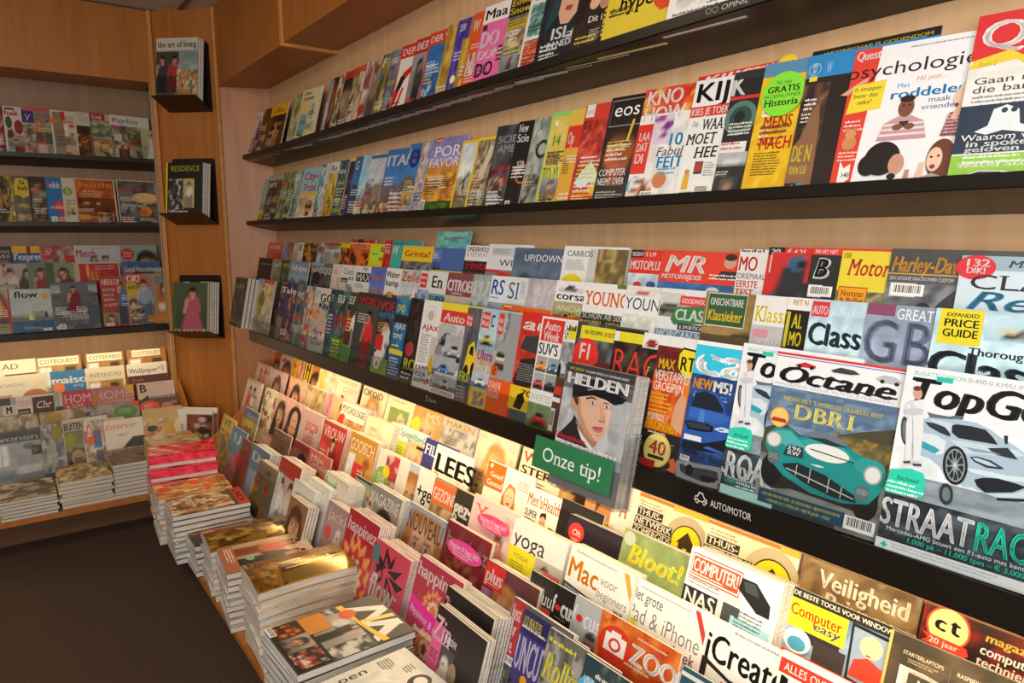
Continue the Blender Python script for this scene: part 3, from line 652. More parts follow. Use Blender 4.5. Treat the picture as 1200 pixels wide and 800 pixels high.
m((1.635, 0.000, 0.67), 'dark magazine with a woman in a black hijab', '1f2023', FL('abs', '1f2226', '18181c', '2c3038'), G([(.12, .4), (.3, .8), (.75, .98), (1, .9), (1, .1), (.4, .05)], '17262e'), G([(.42, .58), (.45, .8), (.68, .97), (.95, .95), (1, .62), (.72, .46), (.52, .47)], 'd8a88c'), G([(.56, .6), (.72, .58), (.76, .63), (.6, .64)], 'a8483e'), E(.52, .8, .03, '2a1a18', .015), G([(.12, .4), (.42, .58), (.45, .8), (.6, .97), (.3, .86)], '24414c'), T('ISLA', .33, .33, .11, 'f0efec', .75), T('IN NEDER', .28, .25, .06, 'f0efec', .78), L(.15, .16, .6, 2, 'e0dedc', .02), W=.23, H=.29)
m((1.486, 0.000, 0.60), 'dark brown magazine with a pair of hands', '2e231d', P('abs', 0, 0, 1, 1, '2e231d', '3c2e26', '241b17'), E(.62, .62, .16, 'c8987a'), E(.5, .56, .12, 'dcae90', .06), E(.78, .56, .12, 'b8866a', .08), T('Dit i', .4, .38, .06, 'eee8e0', .4), L(.5, .3, .3, 6, 'c8c0b8'), H=.285)
m(1.365, 'yellow magazine with a red and white exclamation sign', 'dcc23a', T('De gendo', .12, .57, .13, '1a1712', .85, 'S'), T('hype', .2, .38, .13, '1a1712', .5, 'S'), E(.88, .45, .2, 'd84a28'), E(.9, .47, .13, 'e8e0d0'), G([(.8, .3), (.88, .3), (1, .62), (.94, .66)], 'd84a28'), L(.1, .92, .7, 1, '8a7a20'), H=.285)
m(1.146, 'white magazine with grey columns at the photo edge', 'ece8e2', P('abs', .1, .2, .9, .7, 'd8d4cc', 'b8b4ae', 'f0eee8'), L(.08, .15, .6, 3, '333', .02), L(.1, .9, .8, 3, '888'), yaw=3, f=.008)
end_row()

row('R', 1.278, .062, 15, 4.5, 22, "on the long second shelf", 'magazines on the second shelf of the long wall')
m((4.196, 0.000, 0.42), 'narrow teal magazine with a yellow foot, nearest the corner', '8fb8a8', R(0, 0, 1, .3, 'd8c84a'), H=.27)
m(4.111, 'black garden art magazine with white title', '2c2a24', FL('abs', '2c2a24', '4a5a34', '5a3a2a', '8a7a5a'), T('art', .05, .76, .12, 'f0ece2', .5), R(0, .9, 1, 1, 'a8a8a4'), L(.08, .55, .35, 6, 'd8d4c8', .016), T('LES', .1, .18, .06, 'f0ece2', .4), T('CROIS', .1, .1, .06, 'f0ece2', .5), L(.1, .05, .7, 1, 'e8d83a', .02))
m((3.884, 0.000, 0.59), 'grey magazine with a red tomato and yellow words', '9aa09a', FL('abs', '9aa09a', '6a8048', '4a6030', 'b8b8a8'), E(.35, .78, .13, 'd84a2e'), T('RAF', .1, .14, .06, 'e8d838', .5), T('LUST', .1, .06, .05, 'e8d838', .55), R(0, 0, 1, .05, 'e0dcc8'))
m((3.764, 0.000, 0.38), 'green leaf magazine with yellow cover words', '6a7a3a', FL('abs', '6a7a3a', '3a4a20', '9aa860', 'b8b890'), T('Lyo', .1, .62, .08, 'e0d440', .6), T('16', .1, .12, .06, 'e8d838', .4))
m((3.688, 0.000, 0.54), 'pale blue magazine with a white capital', '9ab0c0', FL('abs', '9ab0c0', 'c8d0d0', '6a8a50'), T('W', .08, .78, .13, 'eef2f4', .5, 's'))
m(3.578, 'light blue city magazine with a man in sunglasses', '9cc6d8', P('abs', 0, 0, 1, .52, 'd6c09a', 'c8ac80', 'e6d8bc'), T('City', .08, .78, .13, 'd23a3a', .62, 'b', .25), T('Trips', .1, .58, .13, 'd23a3a', .72, 'b', .25), T('30', .74, .8, .05, 'd23a3a', .14), R(.06, .5, .94, .55, 'e8c430'), E(.63, .3, .16, '4a3426'), E(.62, .26, .13, 'c89468', .15), E(.55, .3, .055, '16120e'), E(.69, .3, .055, '16120e'), E(.62, .17, .08, '5a3c2a', .04), G([(.1, .0), (.3, .16), (.55, .12), (.75, .14), (.95, .04), (.95, 0)], 'ece4d2'), L(.1, .44, .25, 8, '6a6050'))
m((3.342, 0.000, 0.31), 'narrow teal travel magazine', '3a98a4', FL('abs', '3a98a4', '7ac0c4', '2a7a8a', 'd8e0d8'))
m((3.278, 0.000, 0.25), 'narrow white travel magazine', 'e4e4de', FL('abs', 'e4e4de', 'c0ccd0', 'b0a890'))
m((3.227, 0.000, 0.54), 'yellow-bodied magazine with a white title band', 'c8a838', FL('abs', 'c8a838', '8a6a2a', 'e0c860'), R(0, .82, 1, 1, 'dfe0dc'), T('Re', .08, .85, .1, '6a6a6a', .5))
m((3.119, 0.000, 0.51), 'dark blue magazine with yellow and teal cover lines', '2e3a5a', FL('abs', '2e3a5a', '4a7a8a', '3a3a4a', '6a8a5a'), T('boo', .05, .78, .1, 'e4e6ea', .6), T('Val', .1, .6, .06, 'e8d43a', .6), L(.1, .52, .7, 4, 'd8d8a0', .03), T('MOI', .1, .3, .07, 'e8d43a', .6), T('EEN', .1, .15, .06, 'e8d43a', .6), R(0, 0, 1, .04, 'd8d040'))
m((3.016, 0.000, 0.31), 'yellow-framed purple magazine', 'e4cc2a', R(.1, .05, 1, .95, '3a3058'), P('abs', .1, .05, 1, .95, '3a3058', '5a4a78', '2a2a48'), L(.16, .4, .5, 7, 'c8c0d8', .02), B(.15, .04))
m((2.953, 0.000, 0.39), 'dark magazine with a large blue lake', '26343f', FL('land', '3a6a9a', '2c4a6a', '22384a'), T('G', .1, .8, .13, 'd8dce2', .4, 's'))
m((2.875, 0.000, 0.37), 'light blue sky magazine with a pale beach', '8ab8da', FL('land', '8ec2e6', 'a8c8d8', 'd8ccb0', '8a7a60'), T('F', .1, .8, .13, 'f0f4f6', .35), L(.1, .5, .4, 3, 'e8eef0', .03), R(.05, .3, .5, .36, '5ab0d0'))
m((2.801, 0.000, 0.77), 'grey-blue magazine with a hill village', 'aab4ba', FL('land', 'b4bec8', '8a8474', '6a5e4c', 'c8a888'), T('Ita', .05, .77, .14, 'eef0f0', .85), R(.05, .92, .9, .97, '4a6a8a'), L(.06, .6, .35, 8, '2a2e34', .018), T('FLOR', .1, .08, .07, 'e8e6e2', .6, 's'))
m(2.645, 'blue magazine with a harbour town and white capitals', '3a70ac', FL('land', '3a74b4', '6a6470', '8a5a4a', 'e0b878'), T('ITALI', .03, .76, .15, 'f4f6f8', 1.0), L(.35, .35, .5, 4, 'f0ede8', .035), L(.4, .12, .5, 3, 'e8e4de', .03))
m((2.463, 0.000, 0.46), 'blue harbour magazine carrying a big dark blue disc', '3c6ea6', FL('land', '3a74b4', '6a6470', '8a5a4a', 'e0b878'), T('I', .03, .8, .15, 'f4f6f8', .1), E(.48, .8, .3, '1a3a8a'), T('CD', .35, .82, .05, '6a8acc', .26), L(.34, .77, .3, 2, 'a8bce0', .015), T('NOORDE', .05, .1, .07, 'e6ebf4', .85), R(0, 0, 1, .09, '1e3c8c'), T('INSPIR', .05, .02, .05, 'e6ebf4', .8), L(.4, .4, .5, 3, 'f0ede8', .035), H=.285)
m((2.369, 0.000, 0.36), 'pale grey and orange narrow magazine', 'b8bcc4', FL('abs', 'b8bcc4', '6a8ab8', 'd89a5a', 'd8d4d0'), T('S', .1, .75, .09, 'c83a3a', .3))
m(2.296, 'lilac sky magazine with a golden town and green trees', '8a80b8', P('land', 0, .3, 1, 1, '8a84bc', 'c88a4a', 'd8a03a'), P('abs', 0, 0, 1, .55, 'd89a2a', 'e8b83a', 'b06a2a', 'c88a5a'), P('abs', 0, 0, 1, .2, '3a5a24', '2a4018', '5a7a34'), R(.12, .95, .28, 1, 'c83a2a'), R(.12, .96, .28, .98, 'e8c430'), T('POR', .12, .76, .13, 'f0ecf4', .75, 's'), T('FAVOR', .03, .63, .11, 'f0ecf4', .85, 's'), L(.08, .5, .6, 5, 'f2eef0', .02), B(-.0, .06, .14, .16), H=.285)
m((2.085, 0.000, 0.54), 'yellow-bordered magazine with a windmill', 'ecc81e', P('land', .09, .05, .93, .96, 'd8dee4', 'a8a890', '7a7a50', '5a5a34'), G([(.5, .48), (.56, .48), (.58, .3), (.47, .3)], '4a3a30'), G([(.3, .42), (.76, .56), (.77, .54), (.31, .4)], '3a302a'), G([(.46, .62), (.48, .62), (.58, .34), (.56, .34)], '3a302a'), T('NOO', .3, .26, .08, 'f4f2ee', .55), L(.35, .22, .4, 2, 'e8e4de'), W=.178, H=.255)
m((1.993, 0.000, 0.59), 'yellow-bordered magazine with a brown feather', 'ecc81e', P('abs', .09, .05, .93, .96, 'a89678', '8a7658', 'd0c0a0', '6a5a42'), G([(.3, .4), (.7, .9), (.9, .85), (.6, .45)], 'd6c8ac'), T('JAN', .15, .22, .08, 'f4f2ee', .6), L(.2, .3, .5, 1, 'f0ece4', .02), B(.15, .08), W=.178, H=.255)
m((1.891, 0.000, 0.55), 'dark grey space magazine with red capitals', '3a3b40', FL('abs', '4a4b50', '2c2d32', '5a5c64'), T('SCIE', .12, .8, .08, '9a9ca2', .8, 's'), T('AME', .2, .69, .08, '9a9ca2', .7, 's'), T('WONDER', .1, .49, .05, 'd8382a', .85), T('AT THE', .12, .41, .05, 'd8382a', .6), T('COSM', .1, .3, .1, 'e03a2a', .85), L(.1, .24, .55, 5, 'e4e2de'), L(.1, .08, .5, 2, 'e4e2de'))
m((1.780, 0.000, 0.39), 'black science magazine with a glowing ring', '17171b', P('abs', 0, .05, 1, .6, '17171b', '221c1c', '2a201c'), T('New', .08, .88, .09, 'f0efec', .5), T('Scie', .08, .77, .09, 'f0efec', .65), E(.75, .42, .28, 'c8642a'), E(.75, .42, .22, '141216'), T('STR', .35, .5, .06, 'f0efec', .4), T('ON', .3, .42, .06, 'f0efec', .3), B(.12, .07))
m((1.701, 0.000, 0.38), 'grey-green science magazine with a dark ring', '9aa298', FL('abs', '9aa298', 'b0b6ae', '7a827a'), T('Ne', .1, .8, .1, 'f4f3ef', .4), E(.7, .66, .26, '2c302e'), E(.7, .66, .16, 'a8aea6'), P('abs', .05, .05, .95, .4, '8a9086', '3a3c38', 'c0a890'), T('D', .3, .66, .06, '222', .12))
m((1.624, 0.000, 0.39), 'green-framed yellow magazine with a lone walker', '8ed06a', R(.06, .0, .96, .95, 'dcc25a'), P('abs', .06, 0, .96, .9, 'dcc25a', 'd8b84a', 'e0cc70'), R(.22, .86, .36, .91, 'f0ede4'), T('14', .22, .66, .1, '6ab04a', .4), T('TIME', .12, .46, .14, '5aba4a', .62), T('TO YI', .1, .3, .14, '5aba4a', .7), G([(.38, .28), (.42, .28), (.44, .16), (.36, .16)], '2a2a22'), R(.3, .06, .5, .15, '8a8460'), W=.23, H=.285)
m((1.538, 0.000, 0.28), 'red and yellow magazine with white letters', 'd8402a', R(0, .0, 1, .62, 'dca83a'), R(0, .62, 1, .84, 'd2301e'), R(0, .84, 1, 1, 'e0b84a'), T('Op', .1, .66, .12, 'f4efe8', .4), L(.1, .5, .5, 8, '3a2a16'))
m((1.481, 0.000, 0.47), 'red stippled magazine with a white wave', 'cf3a2c', P('abs', 0, .25, 1, .85, 'c83a2e', 'a82a22', 'dc5a48', '7a1a18'), R(.05, .88, .35, 1, 'e8e4e0'), T('eos', .08, .91, .06, '9a9490', .24, 'n'), G([(.1, .25), (.3, .36), (.6, .45), (1, .3), (1, .16), (.7, .26), (.4, .2)], 'd4e4dc'), E(.82, .2, .13, 'dcb83a'), R(0, 0, 1, .14, 'cf2e22'), L(.1, .12, .5, 4, 'f0dcd4'), H=.285)
m((1.385, 0.000, 0.58), 'black magazine with a red-lit face and white masthead', '1d1715', P('close', 0, .2, 1, .75, '2a1c16', '1a1210', 'b4562a', '241a16'), R(.05, .72, .95, .98, '161414'), R(.06, .73, .94, .97, '8a8884'), R(.07, .74, .93, .96, '161414'), T('eos', .14, .82, .12, 'f2f0ec', .7, 'n'), G([(.62, .6), (.7, .78), (.76, .78), (.68, .58)], 'e0b43a'), L(.14, .55, .4, 5, 'd89a6a'), T('COMPUTER', .06, .29, .06, 'f4f2ee', .72), T('NEEMT OVER', .06, .21, .06, 'f4f2ee', .72), L(.08, .14, .75, 3, 'c8c4be', .014), H=.29)
m((1.267, 0.000, 0.72), 'red and white fact magazine with flower and bird pictures', 'ece8e4', P('abs', 0, .78, 1, 1, 'd83a22', 'e86a2a', 'c0281a', 'e8b03a'), P('abs', .28, .05, 1, .7, 'e8e6e4', 'd8d4d0', 'f0eeea'), T('KNO', .06, .86, .12, 'f8f6f2', .7), T('HOW', .04, .72, .12, 'f8f6f2', .8), R(0, .28, .3, .7, 'd82c20'), T('LAA', .05, .56, .07, 'f6f0ea', .22), T('DAT', .04, .47, .07, 'f6f0ea', .22), T('DI', .04, .37, .08, 'f6f0ea', .18), P('flower', .3, .52, .68, .76, 'd8c8d8', 'a83a9a', '8a2a86'), T('10', .62, .5, .1, '1a9ad0', .3), T('Fabul', .45, .42, .07, '333', .5, 's', .2), T('FEIT', .5, .32, .09, '1a9ad0', .5), E(.15, .18, .14, '5ab0d8'), P('food', .05, .03, .5, .25, 'e0d8d0', '8a3a2a', 'd87a3a'), E(.62, .22, .12, 'c87a4a'), L(.55, .3, .4, 2, '1a9ad0', .02), B(.3, .03, .2, .1), H=.29)
m(1.122, 'red magazine standing taller behind the white bold-titled one', 'd42c22', T('KIJK', .05, .93, .06, 'f4eeea', .5, 'b', .2), T('studiek', .56, .93, .025, 'f4eeea', .4), L(.56, .975, .4, 1, 'f4eeea', .016), E(.93, .95, .1, 'ecd030'), T('NU', .88, .965, .02, '111', .1), T('€3,95', .86, .935, .022, '111', .16), H=.302, W=.24, t=.003, f=-.014, yaw=1.5, full=1)
m((1.112, 0.000, 0.51), 'white magazine with a huge black title and Dutch questions', 'eae8e6', T('KIJK', .05, .82, .15, '1b1b1d', 1.3), R(0, .7, 1, .785, 'd83228'), T('KIES JE TOEK', .03, .715, .055, 'f4f0ec', .9), T('Zeg..', .1, .63, .04, '555', .18, 's', .2), T('WAA', .36, .59, .085, '1c1c1c', .5, 'S', .12), T('MOET', .04, .48, .085, '1c1c1c', .72, 'S', .12), T('HEE', .3, .37, .085, '1c1c1c', .55, 'S', .12), E(.22, .26, .05, 'c8825a'), G([(.14, .12), (.3, .12), (.3, .24), (.16, .24)], 'e0a82a'), R(.38, .24, .58, .34, '3a3a3c'), R(.4, .26, .56, .33, 'b03428'), L(.62, .32, .25, 6, '777'), B(.1, .04, .28, .07), R(.5, .05, .8, .14, 'b8b4ae'), L(.5, .13, .3, 5, '444'), E(.1, .015, .05, 'b84a3a', .03), E(.22, .015, .05, 'c86a4a', .03), E(.34, .015, .05, 'a83a3a', .03), H=.285)
m((1.009, 0.000, 0.37), 'black magazine with a green eye picture and a bearded man', '222426', T('K', -.02, .82, .15, 'f2f1ef', .45), R(0, .94, 1, 1, '2e3032'), R(0, .785, 1, .81, 'd83228'), E(.45, .64, .36, '5a7a70'), E(.45, .64, .25, '2c4a42'), E(.42, .65, .12, '16241f'), R(0, .38, .8, .46, 'e6e2de'), L(.02, .44, .7, 2, 'c02a20', .02), P('side', 0, .27, .9, .38, 'b0b2b6', 'd8d8da', '4a4c50'), L(.03, .23, .45, 3, 'e4e2e0'), P('por', .05, 0, .8, .2, '2a2c2e', '5a5048', 'c09078', '5a6a9a'), H=.285)
m((0.934, 0.000, 0.49), 'yellow history magazine with a round lime green sticker', 'e6b81e', P('abs', 0, .0, 1, .62, 'e6b81e', 'dca818', 'ecc430'), R(0, .9, 1, 1, '5a8ab0'), T('MENS', .2, .52, .09, 'd03a1e', .62), T('EN', .14, .46, .06, 'f2e6c8', .22, 's'), T('MACH', .2, .37, .09, 'd03a1e', .68), R(.14, .61, .6, .68, 'f0eee6'), L(.16, .655, .4, 2, 'b84a3a', .014), L(.14, .34, .6, 9, '4a3a12'), R(.05, 0, .6, .04, 'e8e4da'), B(.1, .0, .4, .035), H=.288)
HIS = CUR['items'][-1]
m((0.835, 0.000, 0.25), 'dark magazine with a blue top and yellow capitals', '2a211e', P('abs', 0, 0, 1, .8, '3a2a22', '241c1a', '6a4a38', '8a6248'), R(0, .84, 1, 1, '2f86c2'), E(.3, .9, .17, '2a2420'), E(.3, .9, .16, '9cc8e0'), E(.3, .9, .14, '2f86c2'), T('SPOT', .2, .91, .03, 'f2f4f4', .2), T('OP', .24, .87, .03, 'f2f4f4', .12), R(.16, .815, .46, .85, 'e6d23a'), T('W', .75, .86, .08, '9cd0ea', .2, 's'), L(.16, .68, .45, 3, 'f0ece6', .018), L(.14, .58, .45, 3, 'f0ece6', .014), G([(.0, .35), (.25, .42), (.55, .62), (.75, .66), (.9, .5), (1, .2), (1, 0), (0, 0)], '8a6248'), T('DE N', .06, .26, .11, 'e2cf3a', .75), T('VAN DE', .06, .17, .06, 'e2cf3a', .7), R(.03, .01, .45, .11, '16120f'), P('por', .06, .02, .22, .1, '3a3030', '222', 'b89078', '333'), E(.32, .06, .07, 'aaa098', .04), R(.5, .05, .7, .11, '3a8ac0'), H=.285)
m(0.839, 'taller black-banded magazine behind the white psychology cover', '23201f', T('WETENSCHAP IS GODENDOM', .1, .955, .022, 'd8b83a', .85), R(0, .91, 1, .945, '2a90cc'), H=.30, W=.235, t=.003, f=-.012, yaw=1.5, full=1)
m(0.741, 'white psychology magazine with four people and a red side column', 'eeeef0', G([(0, 0), (.17, 0), (.22, 1), (0, 1)], 'de4232'), T('Quest', .02, .925, .06, 'f6f2ee', .2), T('psychologie', -.03, .80, .085, '1e1e20', 1.0, 'n'), L(.45, .96, .5, 1, '777', .01), T('Hé psst...', .54, .735, .028, 'e07a6a', .22, 's', .2), T('Met', .4, .7, .03, '4a9acc', .1, 'n'), T('roddelen', .36, .63, .058, '2d9ad4', .58), T('maak je', .66, .585, .033, '4a6a9a', .24, 'n'), T('vrienden', .62, .54, .033, '4a6a9a', .28, 'n'),
  G([(-.06, .7), (.1, .78), (.16, .8), (.15, .77), (.0, .69)], 'd8a488'), G([(.02, .56), (.3, .58), (.31, .77), (.05, .75)], 'ecd634'), T('Is shoppen', .06, .71, .028, '222', .22, 'n'), T('beter dan', .06, .665, .028, '222', .2, 'n'), T('seks?', .1, .62, .028, '222', .12, 'n'), L(.03, .5, .17, 3, 'f6e4dc', .016), E(.1, .36, .06, 'c88a5a'), E(.1, .42, .045, 'd09868'), E(.065, .45, .018, 'c88a5a'), E(.135, .45, .018, 'c88a5a'), L(.03, .29, .17, 3, 'f6e4dc', .014), G([(.06, .1), (.1, .08), (.16, .12), (.15, .22), (.1, .19), (.06, .24)], 'ecebe8'), T('140', .085, .13, .03, '333', .07),
  G([(.32, .36), (.36, .47), (.46, .51), (.56, .51), (.66, .47), (.7, .36)], 'c8969c'), R(.33, .385, .69, .4, 'e4d8dc'), R(.34, .42, .68, .435, 'e4d8dc'), R(.36, .45, .66, .465, 'e4d8dc'), E(.51, .565, .06, '7a4e38', .062), E(.51, .62, .058, '2a1c18', .022), E(.487, .577, .01, '1a1210', .006), E(.535, .577, .01, '1a1210', .006), E(.51, .53, .02, '8a4a3e', .007), R(.48, .44, .55, .475, '2c2c30'), E(.47, .44, .04, '7a5038', .02), E(.56, .44, .04, '7a5038', .02),
  G([(.8, .36), (.84, .5), (.96, .52), (1, .5), (1, .36)], '8a4a50'), L(.82, .48, .18, 6, 'd8c0bc', .012), E(.97, .6, .1, 'e4d2a8', .11), E(.9, .59, .05, 'e6bfa4', .055), G([(.85, .46), (.9, .57), (.93, .56), (.9, .45)], 'e0b498'), E(.88, .545, .014, '6a3030', .012),
  E(.4, .24, .14, '1c1715', .11), E(.3, .2, .08, '1c1715', .07), E(.52, .2, .06, 'c89478', .065), G([(.34, 0), (.4, .12), (.5, .14), (.6, .09), (.64, 0)], 'e8e6e6'), E(.5, .12, .035, '2a1c18', .02), G([(.58, .04), (.6, .16), (.63, .16), (.63, .04)], 'c08a70'),
  E(.84, .22, .1, '6a3826', .12), G([(.86, .02), (.92, .24), (.97, .1), (.94, 0)], '6a3826'), E(.8, .215, .055, 'eac4aa', .075), E(.775, .23, .011, '33201a', .007), E(.825, .235, .011, '33201a', .007), E(.795, .17, .02, '8a3a3a', .014), G([(.66, 0), (.7, .1), (.8, .13), (.9, .1), (.92, 0)], 'aaa09c'), G([(.68, .1), (.7, .2), (.73, .2), (.73, .1)], 'e6bea4'), W=.215, H=.276, res=30)
m(0.539, 'white magazine with red masthead, ghost and white sports car', 'ecebe9', R(0, .74, 1, 1, 'd83032'), P('abs', 0, .58, 1, .74, 'ecebe9', 'e4e0d8', 'f2f0ec'), T('Quest', .04, .8, .15, 'f6f4f2', .98), T('braintain', .6, .75, .035, 'f0dcd8', .4), G([(.02, .74), (.25, .78), (.5, .66), (.46, .63), (.3, .72), (.0, .69)], 'e8cc3a'), L(.06, .7, .12, 1, 'd8b82a', .03), T('Gaan met', .05, .6, .038, '2a2a2c', .5, 'n'), T('die banaan', .05, .55, .038, '2a2a2c', .55, 'n'), L(.06, .52, .55, 3, '888', .014), R(0, .21, .6, .48, '22344a'), G([(.12, .33), (.2, .36), (.22, .45), (.3, .47), (.38, .44), (.4, .36), (.5, .33), (.44, .31), (.3, .33), (.2, .31)], 'e2eaee'), E(.29, .44, .02, '22344a'), E(.35, .44, .02, '22344a'), T('Waarom we', .04, .28, .035, 'f0f0ee', .5, 'n'), T('in spoken', .08, .245, .035, 'f0f0ee', .45), T('geloven', .08, .215, .03, 'f0f0ee', .35), R(0, .02, .6, .2, '90c648'), T('waterstof', .05, .13, .04, 'f4f6ee', .5), L(.08, .18, .4, 2, 'eef4e0', .016), G([(.03, .07), (.1, .085), (.2, .11), (.35, .105), (.5, .085), (.58, .06), (.5, .045), (.05, .05)], 'e8ecee'), G([(.12, .085), (.2, .105), (.34, .1), (.36, .088)], '2a3036'), E(.38, .055, .05, '24282c', .03), E(.06, .06, .03, '24282c', .025), E(.85, .62, .2, 'e85aa0'), L(.72, .64, .28, 3, 'f8e4ee', .02), P('abs', .62, 0, 1, .5, '3a3a3e', '2a2a2e', '6a5a50', 'b89a84'), B(.02, -.0, .3, .02), H=.29, W=.215, res=30)
end_row()

CAR = lambda b='d8dcd8', c='b8a890', g='6a6a5a': P('side', 0, 0, 1, .8, b, c, g)
row('R', 1.252, -.308, 12, 4, 22, "in car rack back row", "magazines in the back row of the car rack", ym=(.3, .7))
m(4.083, 'coral red magazine with white title, leftmost', 'cf5a4a', T('BROOM', .1, .82, .1, 'f0d8d0', .7), P('abs', 0, 0, 1, .8, 'c85a48', 'a84038'))
m((3.827, 0.000, 0.33), 'narrow slate blue magazine', '5a7aa0', FL('abs', '5a7aa0', '8aa0b8'))
m((3.760, 0.000, 0.45), 'narrow brown magazine', '8a5a48', FL('abs', '8a5a48', 'b88a70'))
m((3.669, 0.000, 0.37), 'pale grey magazine with a white block', 'a89a90', R(0, .72, 1, 1, 'b0aaa4'), T('F', .1, .82, .12, 'e8e4e0', .4))
m((3.595, 0.000, 0.36), 'cream magazine with a dark capital', 'd8ccb0', T('E', .1, .8, .15, '2a2a30', .5), P('abs', 0, 0, 1, .75, 'e0d4c0', 'c8b8a0'))
m(3.522, 'black and orange motor magazine with orange lettering', '2a2420', FL('abs', '2a2420', '4a3a2a', 'c87a2a'), T('EINSE', .05, .8, .09, 'd89a3a', .8))
m((3.340, 0.000, 0.42), 'grey-blue magazine with a pale road', '8a98a8', FL('abs', '8a98a8', 'b8c0c8', '6a7888'), E(.4, .85, .2, 'a84a40'))
m(3.255, 'grey magazine with a white serif title', '98948c', FL('abs', '98948c', 'b0aca4', '6a665e'), T('Imagine', .05, .8, .09, 'eae8e2', .8, 's'), R(0, .95, 1, 1, 'a83a2a'))
m((3.064, 0.000, 0.51), 'black magazine with a yellow frame', '2a2018', R(0, .9, 1, 1, 'e0c020'), R(0, 0, .06, 1, 'e0c020'), P('abs', .06, 0, 1, .9, '3a2a20', '8a3a1a', 'd8702a'), T('TR', .15, .8, .08, 'e8a03a', .5))
m(2.961, 'orange-red flaming motorcycle magazine', 'c8401e', FL('abs', 'c8401e', '3a2018', 'e0702a'), T('CHOPPER NEWS', .1, .93, .045, '3a1410', .8), T('TUSEUM', .05, .8, .08, 'f0b080', .8), R(0, .9, 1, .92, 'e8d8c8'), H=.3)
m((2.756, 0.000, 0.63), 'yellow magazine with a lime green disc', 'dcd02a', E(.35, .78, .24, 'b0e83a'), T('NEW', .16, .77, .035, '4a6a1a', .36), T('NO', .6, .65, .08, '1a1a1a', .35), T('B', .65, .84, .1, '5a5a78', .2))
m((2.627, 0.000, 0.33), 'red magazine with white small print', 'c83428', FL('abs', 'c83428', 'a82820'), T('PER', .1, .74, .08, 'f0e0d8', .6), L(.1, .9, .6, 2, 'f0d8d0', .03), H=.295)
m((2.560, 0.000, 0.46), 'teal magazine with a big white capital', '4ab0a8', R(0, .9, 1, 1, '3a9a98'), T('W', .05, .73, .17, 'eef2f0', .45), T('tijdschr', .05, .93, .035, '2a6a6a', .8), H=.295)
m(2.468, 'yellow magazine with a red cycling title', 'e8c22a', R(0, .72, 1, .96, 'e8c22a'), R(.02, .74, .98, .94, 'ecc82e'), T('Grinta!', .08, .79, .12, 'cf4a28', .85), P('abs', 0, .3, 1, .7, '8a9098', '5a5a5a', '3a3a3c'), H=.275)
m((2.234, 0.000, 0.25), 'blue cycling magazine with a rider and yellow foot band', '4a6aa8', P('land', 0, .5, 1, .98, '5a7ab8', '3a5a98', '3a4a78'), R(0, .5, 1, .58, 'e6d82a'), T('Fiets', .04, .8, .14, 'e8ecf4', .55), E(.45, .74, .05, 'c83a4a'), G([(.4, .72), (.52, .72), (.5, .6), (.42, .6)], '8a2a4a'), E(.46, .62, .04, '222', .06), T('Nieuwe fiets', .12, .525, .035, '3a3a1a', .6), H=.27)
m(2.243, 'taller teal magazine sealed in clear wrap', '5aaaa8', P('abs', 0, .7, 1, 1, '6ab8b4', '4a9a9a', '8acac4'), T('TIJDMACHINE', .2, .88, .03, 'b04a5a', .6), H=.33, t=.003, f=-.012, yaw=1.5)
m((2.023, 0.000, 0.66), 'white and black cycling repair magazine with red title', 'e8e6e4', R(0, 0, 1, .74, '2a2a2c'), T('ONDERHOUD', .05, .9, .075, '1c1c1e', .92), T('& REPARATIE', .05, .81, .075, '8a8c90', .95, 'n'), T('Fiets', .08, .6, .14, 'c82a30', .85), P('abs', 0, .2, 1, .55, '3a3436', '5a4a48', '8a3a38'), H=.28)
m(1.890, 'white back page with a printed address label', 'dcdcde', R(.1, .82, .6, .94, 'c8c8ca'), L(.12, .92, .42, 4, '777', .012), T('WIELR', .3, .66, .1, '28282c', .7, 'n'), P('abs', 0, .3, 1, .6, '8a9098', 'c83a3a'), H=.285, full=1)
m(1.750, 'slate mountain magazine with thin white capitals', '4a5a68', P('land', 0, 0, 1, 1, '54657a', '3c4a50', '2c382e', '6a8048'), T('UP/DOWN', .22, .8, .1, 'e4eaf0', .75, 'n'), W=.22, H=.275)
m(1.508, 'white magazine with a golden leopard photo', 'e6e6e4', P('abs', .42, 0, 1, .97, 'a89058', '6a5a34', 'c8b47a', '4a4028'), R(.42, .0, .6, .97, 'c8c8c6'), P('abs', .55, 0, 1, .97, 'a08a50', '6a5a34', 'b8a468'), T('CARROS', .06, .86, .075, '2a2a30', .42, 's'), L(.06, .8, .34, 7, '8a8a8e', .012), E(.2, .48, .17, 'e8d020'), W=.23, H=.28, n=2, t=.012)
m((1.264, 0.000, 0.52), 'red-topped motorcycle magazine with two coloured helmets', 'd0d8e0', R(0, .7, 1, 1, 'd82c22'), R(0, .9, .38, 1, '1c1c1e'), T('05/2017', .04, .92, .05, 'f0f0f0', .34), T('€ 5,99', .44, .92, .05, 'f0f0f0', .3), T('MOTOPLUS', .02, .75, .11, 'f4f2f0', .95), P('abs', 0, 0, 1, .7, 'c8d4e0', 'a8b8c8', 'd8e0e6'), E(.32, .55, .1, 'c83a44'), E(.3, .45, .09, '2a3a6a'), E(.72, .56, .11, '2a5a98'), E(.7, .46, .09, 'b83a40'), W=.2, H=.275)
